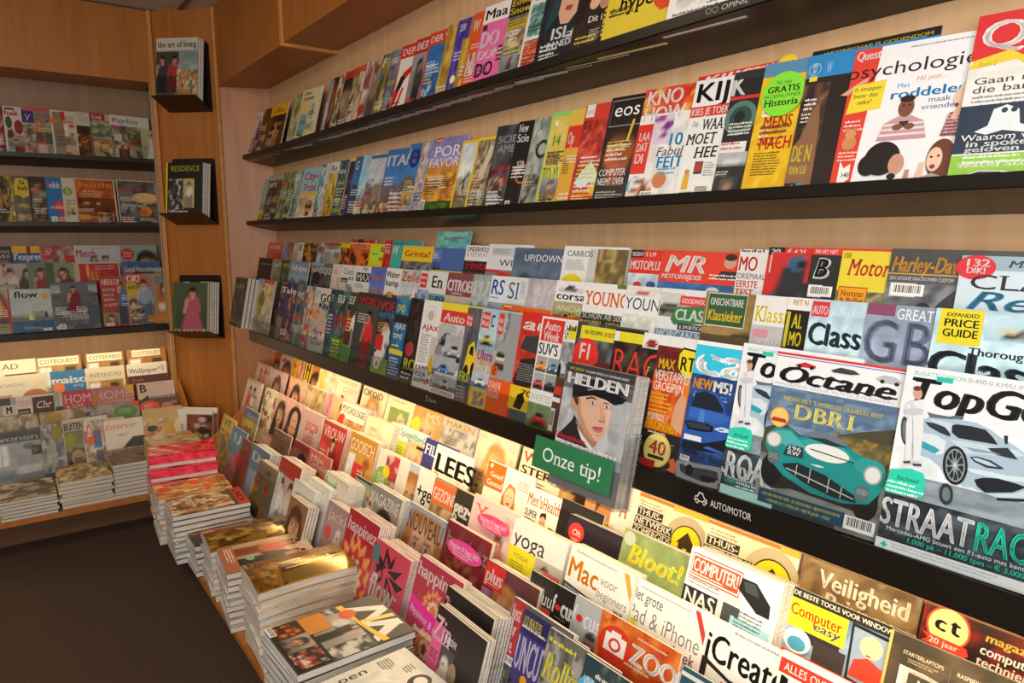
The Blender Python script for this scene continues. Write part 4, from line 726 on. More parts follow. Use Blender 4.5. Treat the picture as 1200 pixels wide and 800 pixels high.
m(1.164, 'wide red motorcycle magazine with white letters and helmeted rider', 'dc3a28', P('abs', 0, 0, 1, .62, '3a70b0', '4a84c0', '2a5a98'), T('MR', .05, .74, .2, 'f4f2f0', .5, 'b', .2), T('MOTORRIJDER', .03, .66, .055, 'f0ecea', .5, 'b', .2), E(.83, .88, .07, 'c89880', .07), E(.83, .94, .065, '2a1c18', .04), G([(.7, .68), (.74, .78), (.92, .78), (.98, .68)], '28282e'), L(.62, .72, .36, 2, 'f4e8e4', .022), E(.68, .52, .085, 'd8dadc'), E(.7, .5, .06, '1c1e22', .03), G([(.45, .3), (.55, .44), (.8, .46), (.9, .3)], '222428'), R(.0, .45, .17, .52, 'd8342a'), T('GETEST', .01, .465, .035, 'f4f0ee', .15), W=.225, H=.275)
m((0.948, 0.000, 0.34), 'pale motorcycle magazine with a red masthead', 'e0dcd8', L(.05, .97, .8, 1, '222', .03), T('MO', .02, .77, .15, 'd8302a', .62), T('DRIEMAAL', .04, .68, .06, '3a3a3c', .9, 'n'), T('EERSTE', .04, .59, .07, 'd8302a', .7), T('TEST', .04, .5, .07, 'd8302a', .6), R(0, 0, 1, .48, 'c83028'), W=.21, H=.28)
m((0.879, 0.000, 0.48), 'red motorcycle magazine with a rider on a blue bike', 'd02a2a', T('MOT', .05, .74, .2, 'f0ecea', .9), R(0, .92, .35, 1, '1c1a1c'), T('20', .06, .93, .05, 'f0f0f0', .2), T('€ 4,25', .4, .93, .05, 'f0f0f0', .4), P('moto', .1, .2, 1, .95, 'd02a2a', '3a5a80', '2a2c34', '6a6a6c'), W=.21, H=.285)
m((0.783, 0.000, 0.30), 'black magazine with a white outlined capital and barcode', '2a2a2c', R(0, .93, 1, 1, 'd83a30'), T('MIS HET NIET', .1, .945, .035, 'f4ecea', .7), T('B', .1, .7, .2, 'e8e8e8', .5, 'b', .2), T('B', .14, .72, .17, '1a1a1c', .4, 'b', .2), R(.06, .52, .5, .64, 'd8d4ce'), B(.08, .53, .4, .1), W=.21, H=.285)
m((0.722, 0.000, 0.43), 'yellow magazine with red script and an orange panel', 'e4d03a', P('abs', 0, 0, 1, .62, '8a8a6a', '6a7a48', 'b0a880', '4a4a3a'), T('Motors', .15, .77, .15, 'c83a34', .9, 'S', .25), T('150', .03, .93, .05, '8a5a20', .15), R(.04, .42, .6, .66, 'b03a1e'), R(.055, .43, .585, .65, 'e8a428'), T('Nortstar', .1, .57, .055, 'a8281a', .45, 'S'), T('& Bullet', .1, .5, .055, 'a8281a', .45, 'S'), T('Cafe-Racers', .1, .45, .035, '3a2010', .45), W=.22, H=.28)
m((0.632, 0.000, 0.52), 'dark grey motorcycle magazine with large orange italic title', '55585a', R(0, .8, 1, 1, '4a4a4c'), P('abs', 0, 0, 1, .7, '6a6e72', '8a9094', '505458'), T('Harley-Davidson', .03, .8, .13, 'e0a030', 1.3, 'b', .25), R(0, .775, 1, .785, 'e0a030'), T('EEN UITGAVE VAN BIGTWIN CUSTOM', .03, .725, .03, 'd8d8d8', .85, 'b', .2), R(.06, .58, .42, .7, 'd8d4ce'), B(.08, .59, .32, .1), E(.55, .45, .1, '2c2e30', .09), G([(.6, .4), (.75, .55), (.95, .68), (.98, .4)], '3a3c3e'), W=.23, H=.285)
m(0.517, 'blue and white classic magazine with teal script and red badge', 'cfe0ea', R(0, .88, 1, 1, '9ab4c4'), T('Marcel Ankone: 10', .3, .91, .055, '3a4a5a', .9, 'S', .2), E(.1, .9, .13, 'd8303a'), T('132', .02, .91, .06, 'f6eef0', .17), T('DIK!', .04, .85, .05, 'f6eef0', .13), T('CLASSIC', .07, .72, .12, '222428', 1.0, 's'), T('Retro', .06, .55, .15, '3a8aac', .9, 'b', .35), P('abs', 0, 0, 1, .52, 'b8d4e0', '9ac0d0'), W=.22, H=.275)
end_row()

row('R', 1.172, -.394, 12, 4, 24, "in car rack middle row", "magazines in the middle row of the car rack", ym=(.3, .7))
m(4.010, 'near-black magazine with thin white title, leftmost', '2a2624', T('oldtimer', .12, .82, .05, 'a8a29a', .7, 'n'), H=.285)
m((3.776, 0.000, 0.73), 'grey-green magazine with pale letters', '6a6e5a', FL('abs', '6a6e5a', '8a8e70'), T('GAT', .05, .82, .09, 'e0e0d8', .7))
m((3.629, 0.000, 0.62), 'dark magazine with a yellow number', '3a3a34', FL('abs', '3a3a34', '5a5a48'), T('23', .2, .82, .1, 'd8cc3a', .7), E(.5, .86, .3, '4a5a2a', .1), T('RS', .2, .82, .1, 'd8cc3a', .6))
m(3.504, 'blue-grey shipping magazine with italic title', '6a8098', FL('land', '7a90a8', '5a6a78', '3a4a58'), T('Ships', .08, .78, .12, 'e8ecee', .85, 'S', .2))
m(3.218, 'charcoal nautical magazine with condensed white capitals', '4a4a4c', FL('abs', '4a4a4c', '6a6a6c', '2a2a2c'), T('NAUTIQUE', .05, .76, .14, 'e8e6e4', .95), R(0, .92, .6, 1, '8a9aa8'), E(.3, .65, .2, '1a1a1c'))
m((2.967, 0.000, 0.50), 'pale pink magazine with grey capitals', 'dccac0', T('EL', .1, .78, .1, '8a7a70', .4, 's'), P('abs', 0, 0, 1, .72, 'd8c4b8', 'c0a898'))
m((2.866, 0.000, 0.64), 'cream boating magazine with a black title', 'dcdad4', T('Classic', .1, .8, .12, '4a4a48', .72, 's'), T('BOAT', .5, .68, .08, '1c1c1c', .45), R(0, .62, .45, .72, '2a2a28'), T('Daysailer', .04, .64, .05, 'e0ded8', .36, 'n'), P('abs', 0, 0, 1, .6, 'c8c8c0', '8a8a80'))
m((2.736, 0.000, 0.75), 'white television magazine with a black block', 'e0deda', R(.1, .68, .9, .86, '1e1e20'), T('MAX', .14, .7, .14, 'e8e6e2', .7), T('TV', .4, .9, .07, '222', .25), L(.1, .62, .5, 3, '444', .02))
m((2.584, 0.000, 0.66), 'blue and orange sunset magazine', '5a6ab0', FL('land', '5a6ab8', '8a7a98', '6a5a78', 'd88a5a'), T('Pas', .1, .75, .1, 'd88a3a', .6))
m((2.452, 0.000, 0.61), 'black and white water sport magazine with an orange picture', 'e6e4e0', T('Water', .03, .82, .12, '18181a', .72), T('kamp', .03, .66, .12, '18181a', .75), E(.35, .42, .25, 'd89a4a'), P('abs', .5, 0, 1, .5, '8a4a7a', 'd8b89a', '5a3a5a'))
m((2.329, 0.000, 0.69), 'sailing magazine with a large orange title', '9aa4ac', FL('land', 'b0b8be', '7a8890', '3a5a80', 'd8d8d8'), T('Zeilen', .02, .78, .17, 'e86a22', 1.0), G([(.5, .4), (.72, .4), (.7, .78)], 'e8e4de'), L(.1, .3, .5, 2, '2a5a9a', .03))
m((2.190, 0.000, 0.35), 'white car magazine with a red square, partly hidden', 'd8d8d8', R(.05, .7, .6, .95, 'd83428'), T('aut', .1, .85, .07, 'f4f0ee', .42), T('mo', .1, .75, .07, 'f4f0ee', .4), P('abs', 0, 0, 1, .66, 'a8b0d0', '6a78b0'))
m((2.120, 0.000, 0.55), 'white and blue-grey magazine with black brush letters', 'dcdcd8', T('En', .08, .72, .2, '2a2a2c', .6, 'S'), R(0, .4, 1, .62, '7aa8b8'), T('SUPER', .08, .46, .12, '1c2428', .8))
m((2.009, 0.000, 0.75), 'maroon car magazine with a cream old car', '8a4a50', R(0, .62, 1, .95, '8a4450'), T('CITROEN', .03, .7, .18, 'f0e8e4', .98, 'x'), P('side', 0, .2, 1, .62, 'c0b8a0', 'd8d0b8', '8a8468'), T('EXPRESS', .2, .64, .04, 'e8dcd8', .4))
m((1.857, 0.000, 0.48), 'silver-grey magazine with white letters and a road', '8a9490', P('land', 0, 0, 1, 1, '9aa4a4', '7a8880', '6a7468'), T('PU', .05, .7, .2, 'e8eae6', .75, 'b', .1))
m((1.759, 0.000, 0.41), 'white magazine with two blue capitals', 'dfe3e8', T('RS', .03, .72, .22, '2a74c0', .7, 'b', .1), L(.05, .66, .5, 1, '4a8acc', .025), P('abs', 0, 0, 1, .6, '9aa8b0', '7a8890'))
m((1.677, 0.000, 0.48), 'white magazine with a thin blue serif title', 'dcdedf', T('SI', .06, .68, .24, '3a5a8a', .5, 's'), R(.6, .7, .85, .95, 'd0d4d8'), L(.62, .93, .2, 8, '8a9098', .014), P('abs', 0, 0, 1, .6, 'b8bcbe', '98a0a4'))
m((1.580, 0.000, 0.58), 'pale mauve car magazine with white condensed title', 'aaa4a8', P('land', 0, 0, 1, 1, 'b4aeb4', '9a949a', 'b0a8a4'), T('VOLVO', .2, .74, .17, 'f0eff0', .8), W=.22)
m((1.458, 0.000, 0.56), 'white magazine with an old car and black lower-case title', 'e8e8e8', P('side', .1, .85, .85, 1, 'e8e8e8', '8a8878', 'c8c8c4'), T('corsa', .06, .75, .1, '1a1a1a', .9), P('side', 0, .4, 1, .72, 'a8a478', '6a6448', '8a8658'), T('ANCIA', .1, .6, .07, 'd8d8b8', .8, 'n'), T('OK', .3, .5, .07, 'e8d830', .5))
m((1.344, 0.000, 0.68), 'white magazine with an orange slab title and green band', 'e9e7e3', R(.7, .95, 1, 1, '5a7a2a'), T('YOUNG', .04, .72, .17, 'e8742a', .95, 'S'), P('abs', 0, .0, 1, .62, '3c3c34', '5a5a48', '2a2a28'), T('SCHON AB 5000', .03, .55, .07, 'c8c8c0', .95, 'n'), T('MOBEL-HOME', .03, .44, .08, 'e8d820', .98), W=.22)
m((1.201, 0.000, 0.51), 'white magazine with thin black title over green field', 'e6e8e6', R(0, .92, 1, 1, 'd83a38'), P('side', 0, .88, .9, 1, 'e0dcd8', 'b83030', 'd8d8d4'), T('YOUNG', .03, .72, .14, '28282a', 1.15, 'n'), P('land', 0, 0, 1, .66, 'd8dcd0', '8a9a58', '6a7a3a', '48582a'), W=.22)
m((1.093, 0.000, 0.58), 'pale classic car magazine with a green title plate', 'dfe1e0', P('side', .02, .68, .5, .95, 'c8ccc4', '6a6a58', '8a8a78'), R(.42, .82, 1, .93, 'd8404a'), T('GOODWOOD', .45, .85, .05, 'f6ecec', .55, 'n'), G([(.28, .66), (.36, .8), (1, .84), (1, .64), (.36, .6)], '3a7a4a'), T('CLASSI', .36, .66, .12, 'eef2ee', .75), R(.45, .55, 1, .62, '1c2420'), T('& SPORTSCAR', .48, .565, .04, 'eef0ee', .5), R(0, .42, 1, .54, '6a8cac'), T('MORGAN M', .03, .43, .1, 'eef0f4', .92), P('side', .1, .1, 1, .42, 'd8dcdc', 'a8a498', '989a94'), W=.225)
m((0.968, 0.000, 0.57), 'dark magazine with a green plate and yellow blackletter title', '6a5a3a', P('land', 0, 0, 1, 1, '8a7040', '4a3c24', '3a3a30', 'c0a468'), P('side', .0, .2, 1, .55, '5a4e38', 'c8c4b8', '6a6a60'), R(.05, .64, .78, .99, 'd8dcc8'), R(.06, .65, .77, .98, '2f5a38'), T('ONSCHATBARE', .1, .86, .075, 'eef0e8', .62, 'b'), T('Klassieker', .09, .7, .11, 'ecc830', .64, 'S'), W=.22)
m((0.848, 0.000, 0.35), 'white magazine with a yellow title and grey saloon', 'e4e4e2', T('Klassiek', .05, .74, .15, 'e8d22a', 1.3, 'S'), P('side', .0, .2, 1, .7, 'bcbcbc', '6a6a6c', '989898'), R(.06, .58, .5, .66, 'd0909c'), T('CHEVROLET', .1, .51, .07, 'f4f2f2', .8, 'b', .15), T('(1961)', .06, .42, .06, 'f0f0f0', .32, 'b', .15), W=.21)
m((0.777, 0.000, 0.25), 'white magazine with a black block and yellow capitals', 'e6e5e2', T('RET N', .2, .93, .05, 'd8a03a', .6), R(.0, .5, .9, .88, '1a1a1a'), T('AL', .28, .71, .13, 'ecd820', .4), T('MO', .24, .54, .13, 'ecd820', .5), R(.05, .52, .18, .86, 'c8b82a'), L(.05, .44, .8, 5, '8a8a8a', .022), R(0, .2, 1, .3, 'c8302a'), W=.2)
m((0.729, 0.000, 0.48), 'sky blue magazine with bold dark title and a pale car', 'b4d0de', P('land', 0, 0, 1, 1, 'b8d4e2', 'a8c4d0', '98b4c0'), R(.02, .84, .32, .98, 'd8323a'), T('AUTO', .04, .86, .08, 'f4eef0', .26), T('BILDKLASSIK', .36, .86, .05, 'd8e8f0', .6, 'n'), T('Class', .02, .58, .2, '2a3a44', .92, 'x'), E(.08, .3, .25, '5a7a5a', .1), G([(.3, .2), (.42, .38), (.8, .42), (1, .38), (1, .15), (.3, .12)], 'dfe6ea'), G([(.42, .34), (.5, .4), (.85, .41), (.9, .34)], 'b0c0ca'), W=.22)
m((0.626, 0.000, 0.51), 'slate blue magazine with giant grey monogram letters', '8a98ac', P('land', 0, 0, 1, 1, '8e9ab0', '98a4b8', 'b0b8c8'), R(.0, .9, .4, 1, '8a4a6a'), T('GREAT', .42, .88, .09, 'eceef2', .5, 's'), T('GB', .0, .5, .36, '62708a', .98, 'S'), T('BENTLEY MAASTRICHT', .02, .4, .045, 'd8dce6', .92, 'n'), T('HOOG NIVEAU', .03, .28, .1, 'f0f2f6', 1.1, 's'), W=.225)
m(0.516, 'pale blue classic car magazine with yellow price guide label', 'b4d8e6', P('land', 0, 0, 1, 1, 'bcdcea', 'b0d8e4', 'a8d4e0'), R(.03, .72, .3, 1, 'e4d428'), T('EXPANDED', .07, .94, .03, '2a2a18', .2), T('PRICE', .06, .86, .06, '1c1c10', .22), T('GUIDE', .06, .78, .06, '1c1c10', .22), P('side', .32, .78, .78, .98, 'bcdcea', 'd0c8a8', 'b0d0dc'), P('side', .78, .76, 1.0, .96, 'bcdcea', '7a9ab8', 'b0d0dc'), T('Thoroughbred &', .24, .65, .06, '2a3440', .62, 'b'), T('Classic', .0, .42, .24, '222c38', .98, 'x'), T('ASTON DB', .02, .22, .16, 'e4f0f6', 1.0), W=.225)
end_row()

row('R', 1.088, -.480, 12, 4, 40, "in car rack front row", "magazines in the front row of the car rack", hs=.968)
m(4.012, 'dark garden magazine lying proud at the rack end', '4a4636', FL('abs', '4a4636', '3a3226', '6a5e44', '2e3a22'), T('GOED', .1, .78, .08, 'c8c0b0', .7), R(.1, .7, .9, .76, '5a5444'), T('breisig', .1, .08, .05, 'a0b060', .7), n=3, t=.02, yaw=0, f=.0, H=.27)
m(3.743, 'magazine with green tennis balls and a yellow script title', 'c8b48a', P('abs', 0, 0, 1, 1, 'c8b48a', 'a88a60', 'd8ccb0'), R(0, .9, .35, 1, '7aa8c8'), R(.35, .93, 1, 1, 'd8482e'), T('Z', .3, .8, .12, 'f0ecd8', .3, 's', .2), T('zz', .5, .76, .12, 'e8d440', .4, 's', .2), E(.35, .62, .17, '6a7a28', .16), E(.3, .42, .14, '8a9a38', .11), P('abs', 0, .1, 1, .3, '8a8468', 'b8b098'), B(.05, .04))
m(3.389, 'violet and orange horse magazine with a white title', '4a4a6a', FL('abs', '4a4a6a', '3a3050', 'c87a4a', '2a2a4a'), T('Tale', .04, .82, .1, 'f0eee8', .8), R(0, 0, .3, .4, '8a6a4a'), B(.3, .1, .3, .1))
m((3.170, 0.000, 0.58), 'grey-green magazine with a red tent shape', '6a7a70', FL('abs', '6a7a70', '4a5a58', '8a9a90'), T('eg', .1, .8, .12, 'e8e4da', .5), G([(.1, .4), (.45, .85), (.5, .4)], 'b83a2a'), E(.3, .6, .15, '2a4a5a'), L(.1, .3, .6, 4, 'd8d4c8', .02))
m((3.054, 0.000, 0.50), 'narrow multicoloured sports magazine', 'b0a48a', FL('abs', 'b0a48a', 'c84a3a', '5a7a8a', 'd8d0b8'), R(0, .1, .5, .2, 'd83a3a'))
m((2.954, 0.000, 0.83), 'white magazine with black capitals and a purple word block', 'cfcac0', P('abs', 0, .3, 1, .75, 'b8b0a8', 'd0a890', '6a8a98'), T('GO', .3, .78, .13, '18181a', .7), T('KN', .3, .68, .09, '18181a', .5), T('F', .05, .84, .1, '8aa0a8', .25, 's'), T('GET', .1, .26, .06, '7a2a7a', .6), T('UP', .1, .18, .06, '7a2a7a', .4), T('DOW', .1, .1, .06, '7a2a7a', .6), R(.02, .5, .3, .62, 'd89a3a'))
m((2.786, 0.000, 0.35), 'dark blue and purple sports magazine', '2e3850', FL('abs', '2e3850', '4a3a78', '3a6a58', '22283c'), T('T', .1, .82, .1, 'c8d0d8', .3), L(.1, .6, .6, 6, 'd0d0d8', .03))
m((2.716, 0.000, 0.58), 'football magazine with red words and teal stand', '3a6a70', FL('abs', '3a7078', '4a4a30', '2a3a3a', '6a8a78'), P('abs', 0, 0, 1, .3, '4a7a2a', '5a8a34'), T('ELF', .05, .82, .11, 'f0eeea', .55), T('HARE', .05, .55, .09, 'd83a4a', .8), T('NIET', .05, .44, .09, 'd83a4a', .8), L(.08, .25, .6, 5, 'e8d84a', .03))
m((2.599, 0.000, 0.38), 'football magazine with players in red and white stripes', '4a4238', P('two', 0, .2, 1, .85, '3a4438', '2a1a14', 'a07058', 'c83038', 'e8e4e0'), P('abs', 0, 0, 1, .25, '5a8a34', '6a9a40'), T('ELF', .05, .83, .11, 'f0eeea', .55), L(.08, .6, .5, 4, 'e8d84a', .03))
m(2.523, 'dark football magazine with red masthead and a white-shirted player', '3a342e', P('fig', 0, 0, 1, .85, '4a4a42', '2a1a14', 'a87860', 'd83038', 'e8e4e0'), T('VOETB', .05, .85, .09, 'd8302a', 1.0), L(.1, .7, .4, 4, 'e0dcd6', .02), H=.285)
m((2.333, 0.000, 0.62), 'football magazine with red title and a kicking player', '2c3442', P('fig', .1, .1, 1, .8, '3a4050', '2a1a14', 'c09070', 'd8d4d0', 'c83038'), P('abs', 0, 0, 1, .2, '7aa040', '8ab050'), T('VOE', .05, .82, .12, 'd83a2a', .75), T('INTER', .05, .73, .07, '3aa0d8', .8), L(.08, .65, .5, 4, 'e0a03a', .02), G([(.1, .25), (.5, .4), (.65, .3), (.4, .05), (.1, .1)], 'd8d0cc'), R(.05, .3, .45, .5, 'c83030'), E(.3, .12, .11, 'f0efec'), R(.28, .08, .32, .16, 'c83030'), R(.24, .1, .36, .14, 'c83030'))
m((2.208, 0.000, 0.47), 'blue and yellow football magazine with stacked headlines', '2a78a8', FL('abs', '2a78a8', '1e5a88', '3a90b8'), T('90', .1, .83, .1, 'e8d83a', .5), R(0, .7, 1, .8, '2a2a30'), T('AJAX', .1, .62, .07, 'f0eeea', .7), T('SPE', .1, .5, .06, 'f0eeea', .6), L(.1, .4, .6, 3, 'f0e070', .03), R(0, 0, 1, .3, '2a5a8a'), L(.1, .24, .7, 6, 'e8e8ea', .022), R(0, .3, 1, .36, 'd8c83a'), H=.282)
m((2.113, 0.000, 0.46), 'black magazine with a crowd and yellow capitals', '2a2422', P('abs', 0, .3, 1, 1, '2a2422', '3a2c2c', '4a3438', '1c1818'), E(.4, .4, .2, 'a83a40'), T('RO', .15, .16, .13, 'e0d83a', .75), L(.1, .1, .6, 2, 'e8e4de', .03), H=.29)
m((2.021, 0.000, 0.56), 'white football magazine with a crest and red masthead', 'e9e7e4', E(.42, .83, .22, 'd0ccc8'), E(.42, .83, .2, 'e9e7e4'), E(.42, .83, .12, 'c8b8b4'), T('AJAX', .1, .66, .06, 'c83a44', .75), L(.1, .6, .5, 12, '8a8886', .016), R(.6, .2, 1, .6, 'c8c0b8'), T('KAMPIO', .05, .2, .055, '1e1e20', .8), T('VOOR', .05, .13, .055, '1e1e20', .55), T('AAPPIE', .05, .06, .055, '1e1e20', .65), E(.75, .1, .06, 'c83a44'), G([(.65, .3), (.78, .42), (.9, .2), (.7, .15)], 'c8a030'), H=.29)
m((1.909, 0.000, 0.73), 'car magazine with a red masthead and three cars', 'c8cac8', R(0, .92, 1, 1, 'e8d83a'), R(.03, .78, .92, .92, 'd8382e'), T('Auto', .12, .8, .09, 'f6f2ee', .7, 'b', .15), P('abs', 0, 0, 1, .78, 'b8babc', '8a8c8e', 'd0d2d2'), P('car', .05, .52, .6, .76, 'b8babc', '4a4c50', '8a8c90'), P('car', .3, .38, 1, .66, 'b0b2b4', '9a9ca0', '6a6c70'), P('car', 0, .2, .75, .42, 'a8aab0', '3a6ab8', '5a5e64'), P('car', .1, .06, .9, .24, 'b0b2b6', 'c8ccd0', '6a6c70'), R(0, 0, 1, .06, 'e8e6e2'), T('FOTOFINISH', .1, .012, .035, '2a2a2c', .7), H=.29)
m((1.761, 0.000, 0.37), 'grey car magazine with a yellow racing car', '55565a', P('abs', 0, 0, 1, 1, '5a5b60', '48494e', '6a6b70'), R(.02, .8, .4, .93, 'd8382e'), T('Auto', .04, .87, .05, 'f6f2ee', .34), T('Week', .04, .81, .05, 'f6f2ee', .34), G([(.3, .35), (.4, .6), (.7, .66), (.95, .5), (.9, .33), (.5, .3)], 'e8c81e'), E(.45, .33, .1, '1a1a1c', .07), E(.85, .36, .1, '1a1a1c', .08), G([(.48, .52), (.55, .6), (.72, .6), (.75, .5)], '1c2428'), T('FRS', .1, .22, .1, 'd0d83a', .6), L(.1, .15, .6, 4, 'c0c0c4', .02), H=.285)
m((1.686, 0.000, 0.42), 'pale blue car magazine with pink headline and white van', 'a8c4d4', P('land', 0, .35, 1, .9, 'b0cad8', '8aa8b8', 'c0a888'), R(.05, .8, .45, .96, 'd8382e'), T('Auto', .07, .89, .055, 'f6f2ee', .36), T('Week', .07, .82, .055, 'f6f2ee', .36), T('C', .52, .82, .12, '2a2a2c', .2), P('car', .1, .62, .8, .8, 'b8ccd6', 'c8c060', '8a9aa0'), T('Ultra', .1, .48, .1, 'd0408a', .8), T('voord', .06, .36, .1, 'e8ecf0', .95), P('car', 0, .2, .9, .36, 'b8c4cc', 'e8eaec', '6a7074'), R(0, 0, 1, .18, 'e0c82e'), P('abs', .2, .02, .8, .16, 'e0c82e', '3a8aa8', 'c84a6a'), H=.29)
m((1.601, 0.000, 0.25), 'silver car magazine with an orange lower half', '9a9c9e', P('abs', 0, .4, 1, 1, '9fa2a4', '7a7d80', 'b4b6b8'), R(.04, .78, .46, .98, 'd8382e'), T('Auto', .07, .89, .06, 'f6f2ee', .34), T('Week', .07, .81, .06, 'f6f2ee', .34), T('C', .54, .8, .14, 'e8e8e6', .22), P('car', .25, .42, 1, .72, '9a9c9e', 'a8a294', '8a8a88'), E(.3, .42, .2, 'e8641e'), T('33%', .15, .41, .07, '3a1a10', .32), T('KORTING', .17, .37, .03, '3a1a10', .26), R(0, 0, 1, .34, 'e85a1e'), T('DIT KAN JE NIE', .06, .24, .07, 'f8ece4', .98), T('LATEN LIGGEN', .03, .15, .07, 'f8ece4', .95), H=.285)
m((1.615, 0.000, 0.58), 'orange-banded magazine standing taller in the row', 'e0601e', T('Classics', .1, .93, .04, '3a1a10', .5, 'b', .2), T('Tweewaer', .62, .92, .04, '3a1a10', .3), L(.1, .98, .3, 1, 'f0c8a8', .02), H=.307, t=.003, f=-.012, yaw=1.2)
m(1.498, 'car magazine with an old red car and yellow badge panel', 'c83228', R(0, .84, 1, 1, 'd03028'), T('auto', .04, .84, .11, 'f6f0ec', 1.0, 'b', .15), P('abs', 0, .3, 1, .82, 'c8342a', 'b02a22', 'd84a3e'), G([(.05, .66), (.12, .78), (.6, .82), (.75, .7), (.5, .62)], '3a3c40'), G([(.02, .36), (.1, .56), (.35, .6), (.5, .44), (.3, .3), (.06, .3)], '2a2226'), L(.08, .52, .34, 8, '9a9694', .012), E(.65, .52, .11, 'd8d8d4', .08), R(0, .1, .95, .32, 'e8c424'), T("70 JAAR", .2, .24, .055, '3a3010', .7), G([(.1, .12), (.15, .24), (.24, .27), (.3, .2), (.24, .11)], '1c1810'), L(.4, .2, .4, 4, '5a4a10', .016), P('car', .05, 0, .95, .1, '3a5a6a', 'b8302a', '4a4a4c'), H=.295, full=1)
m((1.414, 0.000, 0.46), 'white car magazine with four small car pictures', 'e6e6e4', R(.06, .78, .9, .98, 'd8342c'), T('Auto', .16, .88, .08, 'f6f2ee', .6), T('Week', .16, .79, .08, 'f6f2ee', .6), T("SUV'S", .05, .66, .1, '2a2c2e', .75), P('car', .05, .5, .45, .64, 'a8a49c', 'd8802a', '6a6a68'), P('car', .48, .5, .95, .64, '9aa4a8', '3a6a88', '6a6a68'), P('car', .05, .34, .45, .49, 'a8a8a4', 'c83a34', '6a6a68'), P('car', .48, .34, .95, .49, '9a9c98', '2a2c30', '5a5a58'), T('INVERTED', .06, .24, .06, 'b0b0ae', .8, 'n'), P('car', 0, .0, 1, .22, '8aa870', 'c02a34', '5a7a3a'), H=.29, W=.205)
m((1.323, 0.000, 0.25), 'white racing magazine with a chequered flag and grey car', 'dcdcda', R(.3, .85, 1, .96, 'e0d42a'), R(.0, .84, .2, .97, 'e8e8e6'), R(.05, .88, .1, .92, '1c1c1e'), R(.12, .92, .17, .96, '1c1c1e'), R(.12, .84, .17, .88, '1c1c1e'), T('F', .2, .84, .1, '1c1c1e', .12), P('abs', 0, .5, 1, .82, '8a8c8e', '6a6c6e', 'a4a6a8'), G([(.02, .62), (.15, .66), (.5, .6), (.5, .54), (.05, .54)], 'c8cacc'), E(.1, .56, .07, '1a1a1c', .07), R(0, 0, 1, .5, '5a3a30'), L(.3, .92, .5, 1, '4a4a1a', .05), R(0, .35, .5, .42, 'c83a34'), R(0, .28, .5, .32, 'e8e4e0'), B(0, .02, .15, .2), H=.285)
m((1.277, 0.000, 0.63), 'racing magazine with a round red badge', '4a4c50', P('abs', 0, 0, 1, 1, '55575c', '3c3e42', '6a6c70'), R(.1, .86, 1, .97, 'e0d42a'), T('MAX VERSTAPPEN', .2, .9, .035, '3a3a14', .42), T('DE BESTE', .66, .9, .035, 'b04a20', .26), E(.3, .72, .27, 'dc3428'), T('F1', .14, .69, .13, 'f8f4f2', .3), T('RACING', .12, .6, .05, 'f8f4f2', .36), E(.75, .6, .22, '6a2a2a', .1), H=.29)
m((1.149, 0.000, 0.65), 'black racing magazine with thin red capitals', '231e1e', P('abs', 0, 0, 1, .9, '282222', '1c1818', '3a2c28', '4a4034'), R(0, .9, 1, .98, 'e6e4e2'), R(.1, .9, .7, .98, 'e0d42a'), P('car', .6, .88, .95, 1, 'e6e4e2', 'b82a2a', 'd8d8d4'), T('RACING', .02, .62, .22, 'd83a30', 1.9, 'l'), T('F', .75, .68, .06, 'e0d83a', .06, 'b', .2), H=.285)
m((1.018, 0.000, 0.48), 'orange racing magazine with a yellow shield and big headlines', 'd85a1e', P('abs', 0, .35, 1, .92, 'e0621e', 'c84a1a', 'e87a2a'), P('abs', 0, .72, 1, .92, '5a1a20', '6a1e22', '7a2a20'), R(0, .92, 1, 1, 'e4e4e2'), G([(.55, .77), (.53, .88), (.62, .93), (1.0, .92), (1, .7), (.75, .69)], '1a1a14'), G([(.565, .775), (.55, .875), (.63, .915), (1.0, .905), (1, .72), (.76, .705)], 'e8d428'), T('RTL', .6, .76, .1, '1c1c14', .5), T('MAX', .08, .75, .075, 'ecd020', .4), T('VERSTAPPEN', .04, .66, .075, 'f6f0ec', .92), T('GROEIPIJN', .04, .585, .065, 'f6ece4', .75, 'n'), L(.02, .55, .55, 6, 'f0c030', .018), T('FORMULE 1', .03, .36, .05, 'f6f0ec', .5, 'b', .1), T('FENOMENEN', .0, .29, .07, 'ecd020', .8, 'b', .1), G([(.62, .36), (.64, .5), (.78, .6), (.9, .55), (.9, .3), (.75, .32)], 'd8a07c'), P('abs', 0, 0, 1, .28, '2a2220', '1c1816', '3a2c28'), L(.1, .26, .6, 1, 'e4e0da', .016), E(.4, .14, .27, 'e8c83a'), E(.4, .14, .25, 'ecd880'), T('40', .2, .11, .1, 'e0641e', .42), R(.2, .075, .6, .1, '3a2a14'), R(.0, .0, .4, .06, 'a82a28'), G([(.7, .02), (.78, .05), (.72, .09), (.82, .12), (.95, .06), (.95, .01)], 'e06a2a'), H=.285, W=.215)
CARC = (R(0, 0, 1, .8, '2a4a8a'), P('land', 0, .3, 1, .8, '2c5094', '24427e', '28447c'), R(0, .76, 1, .97, '2fc0e0'))
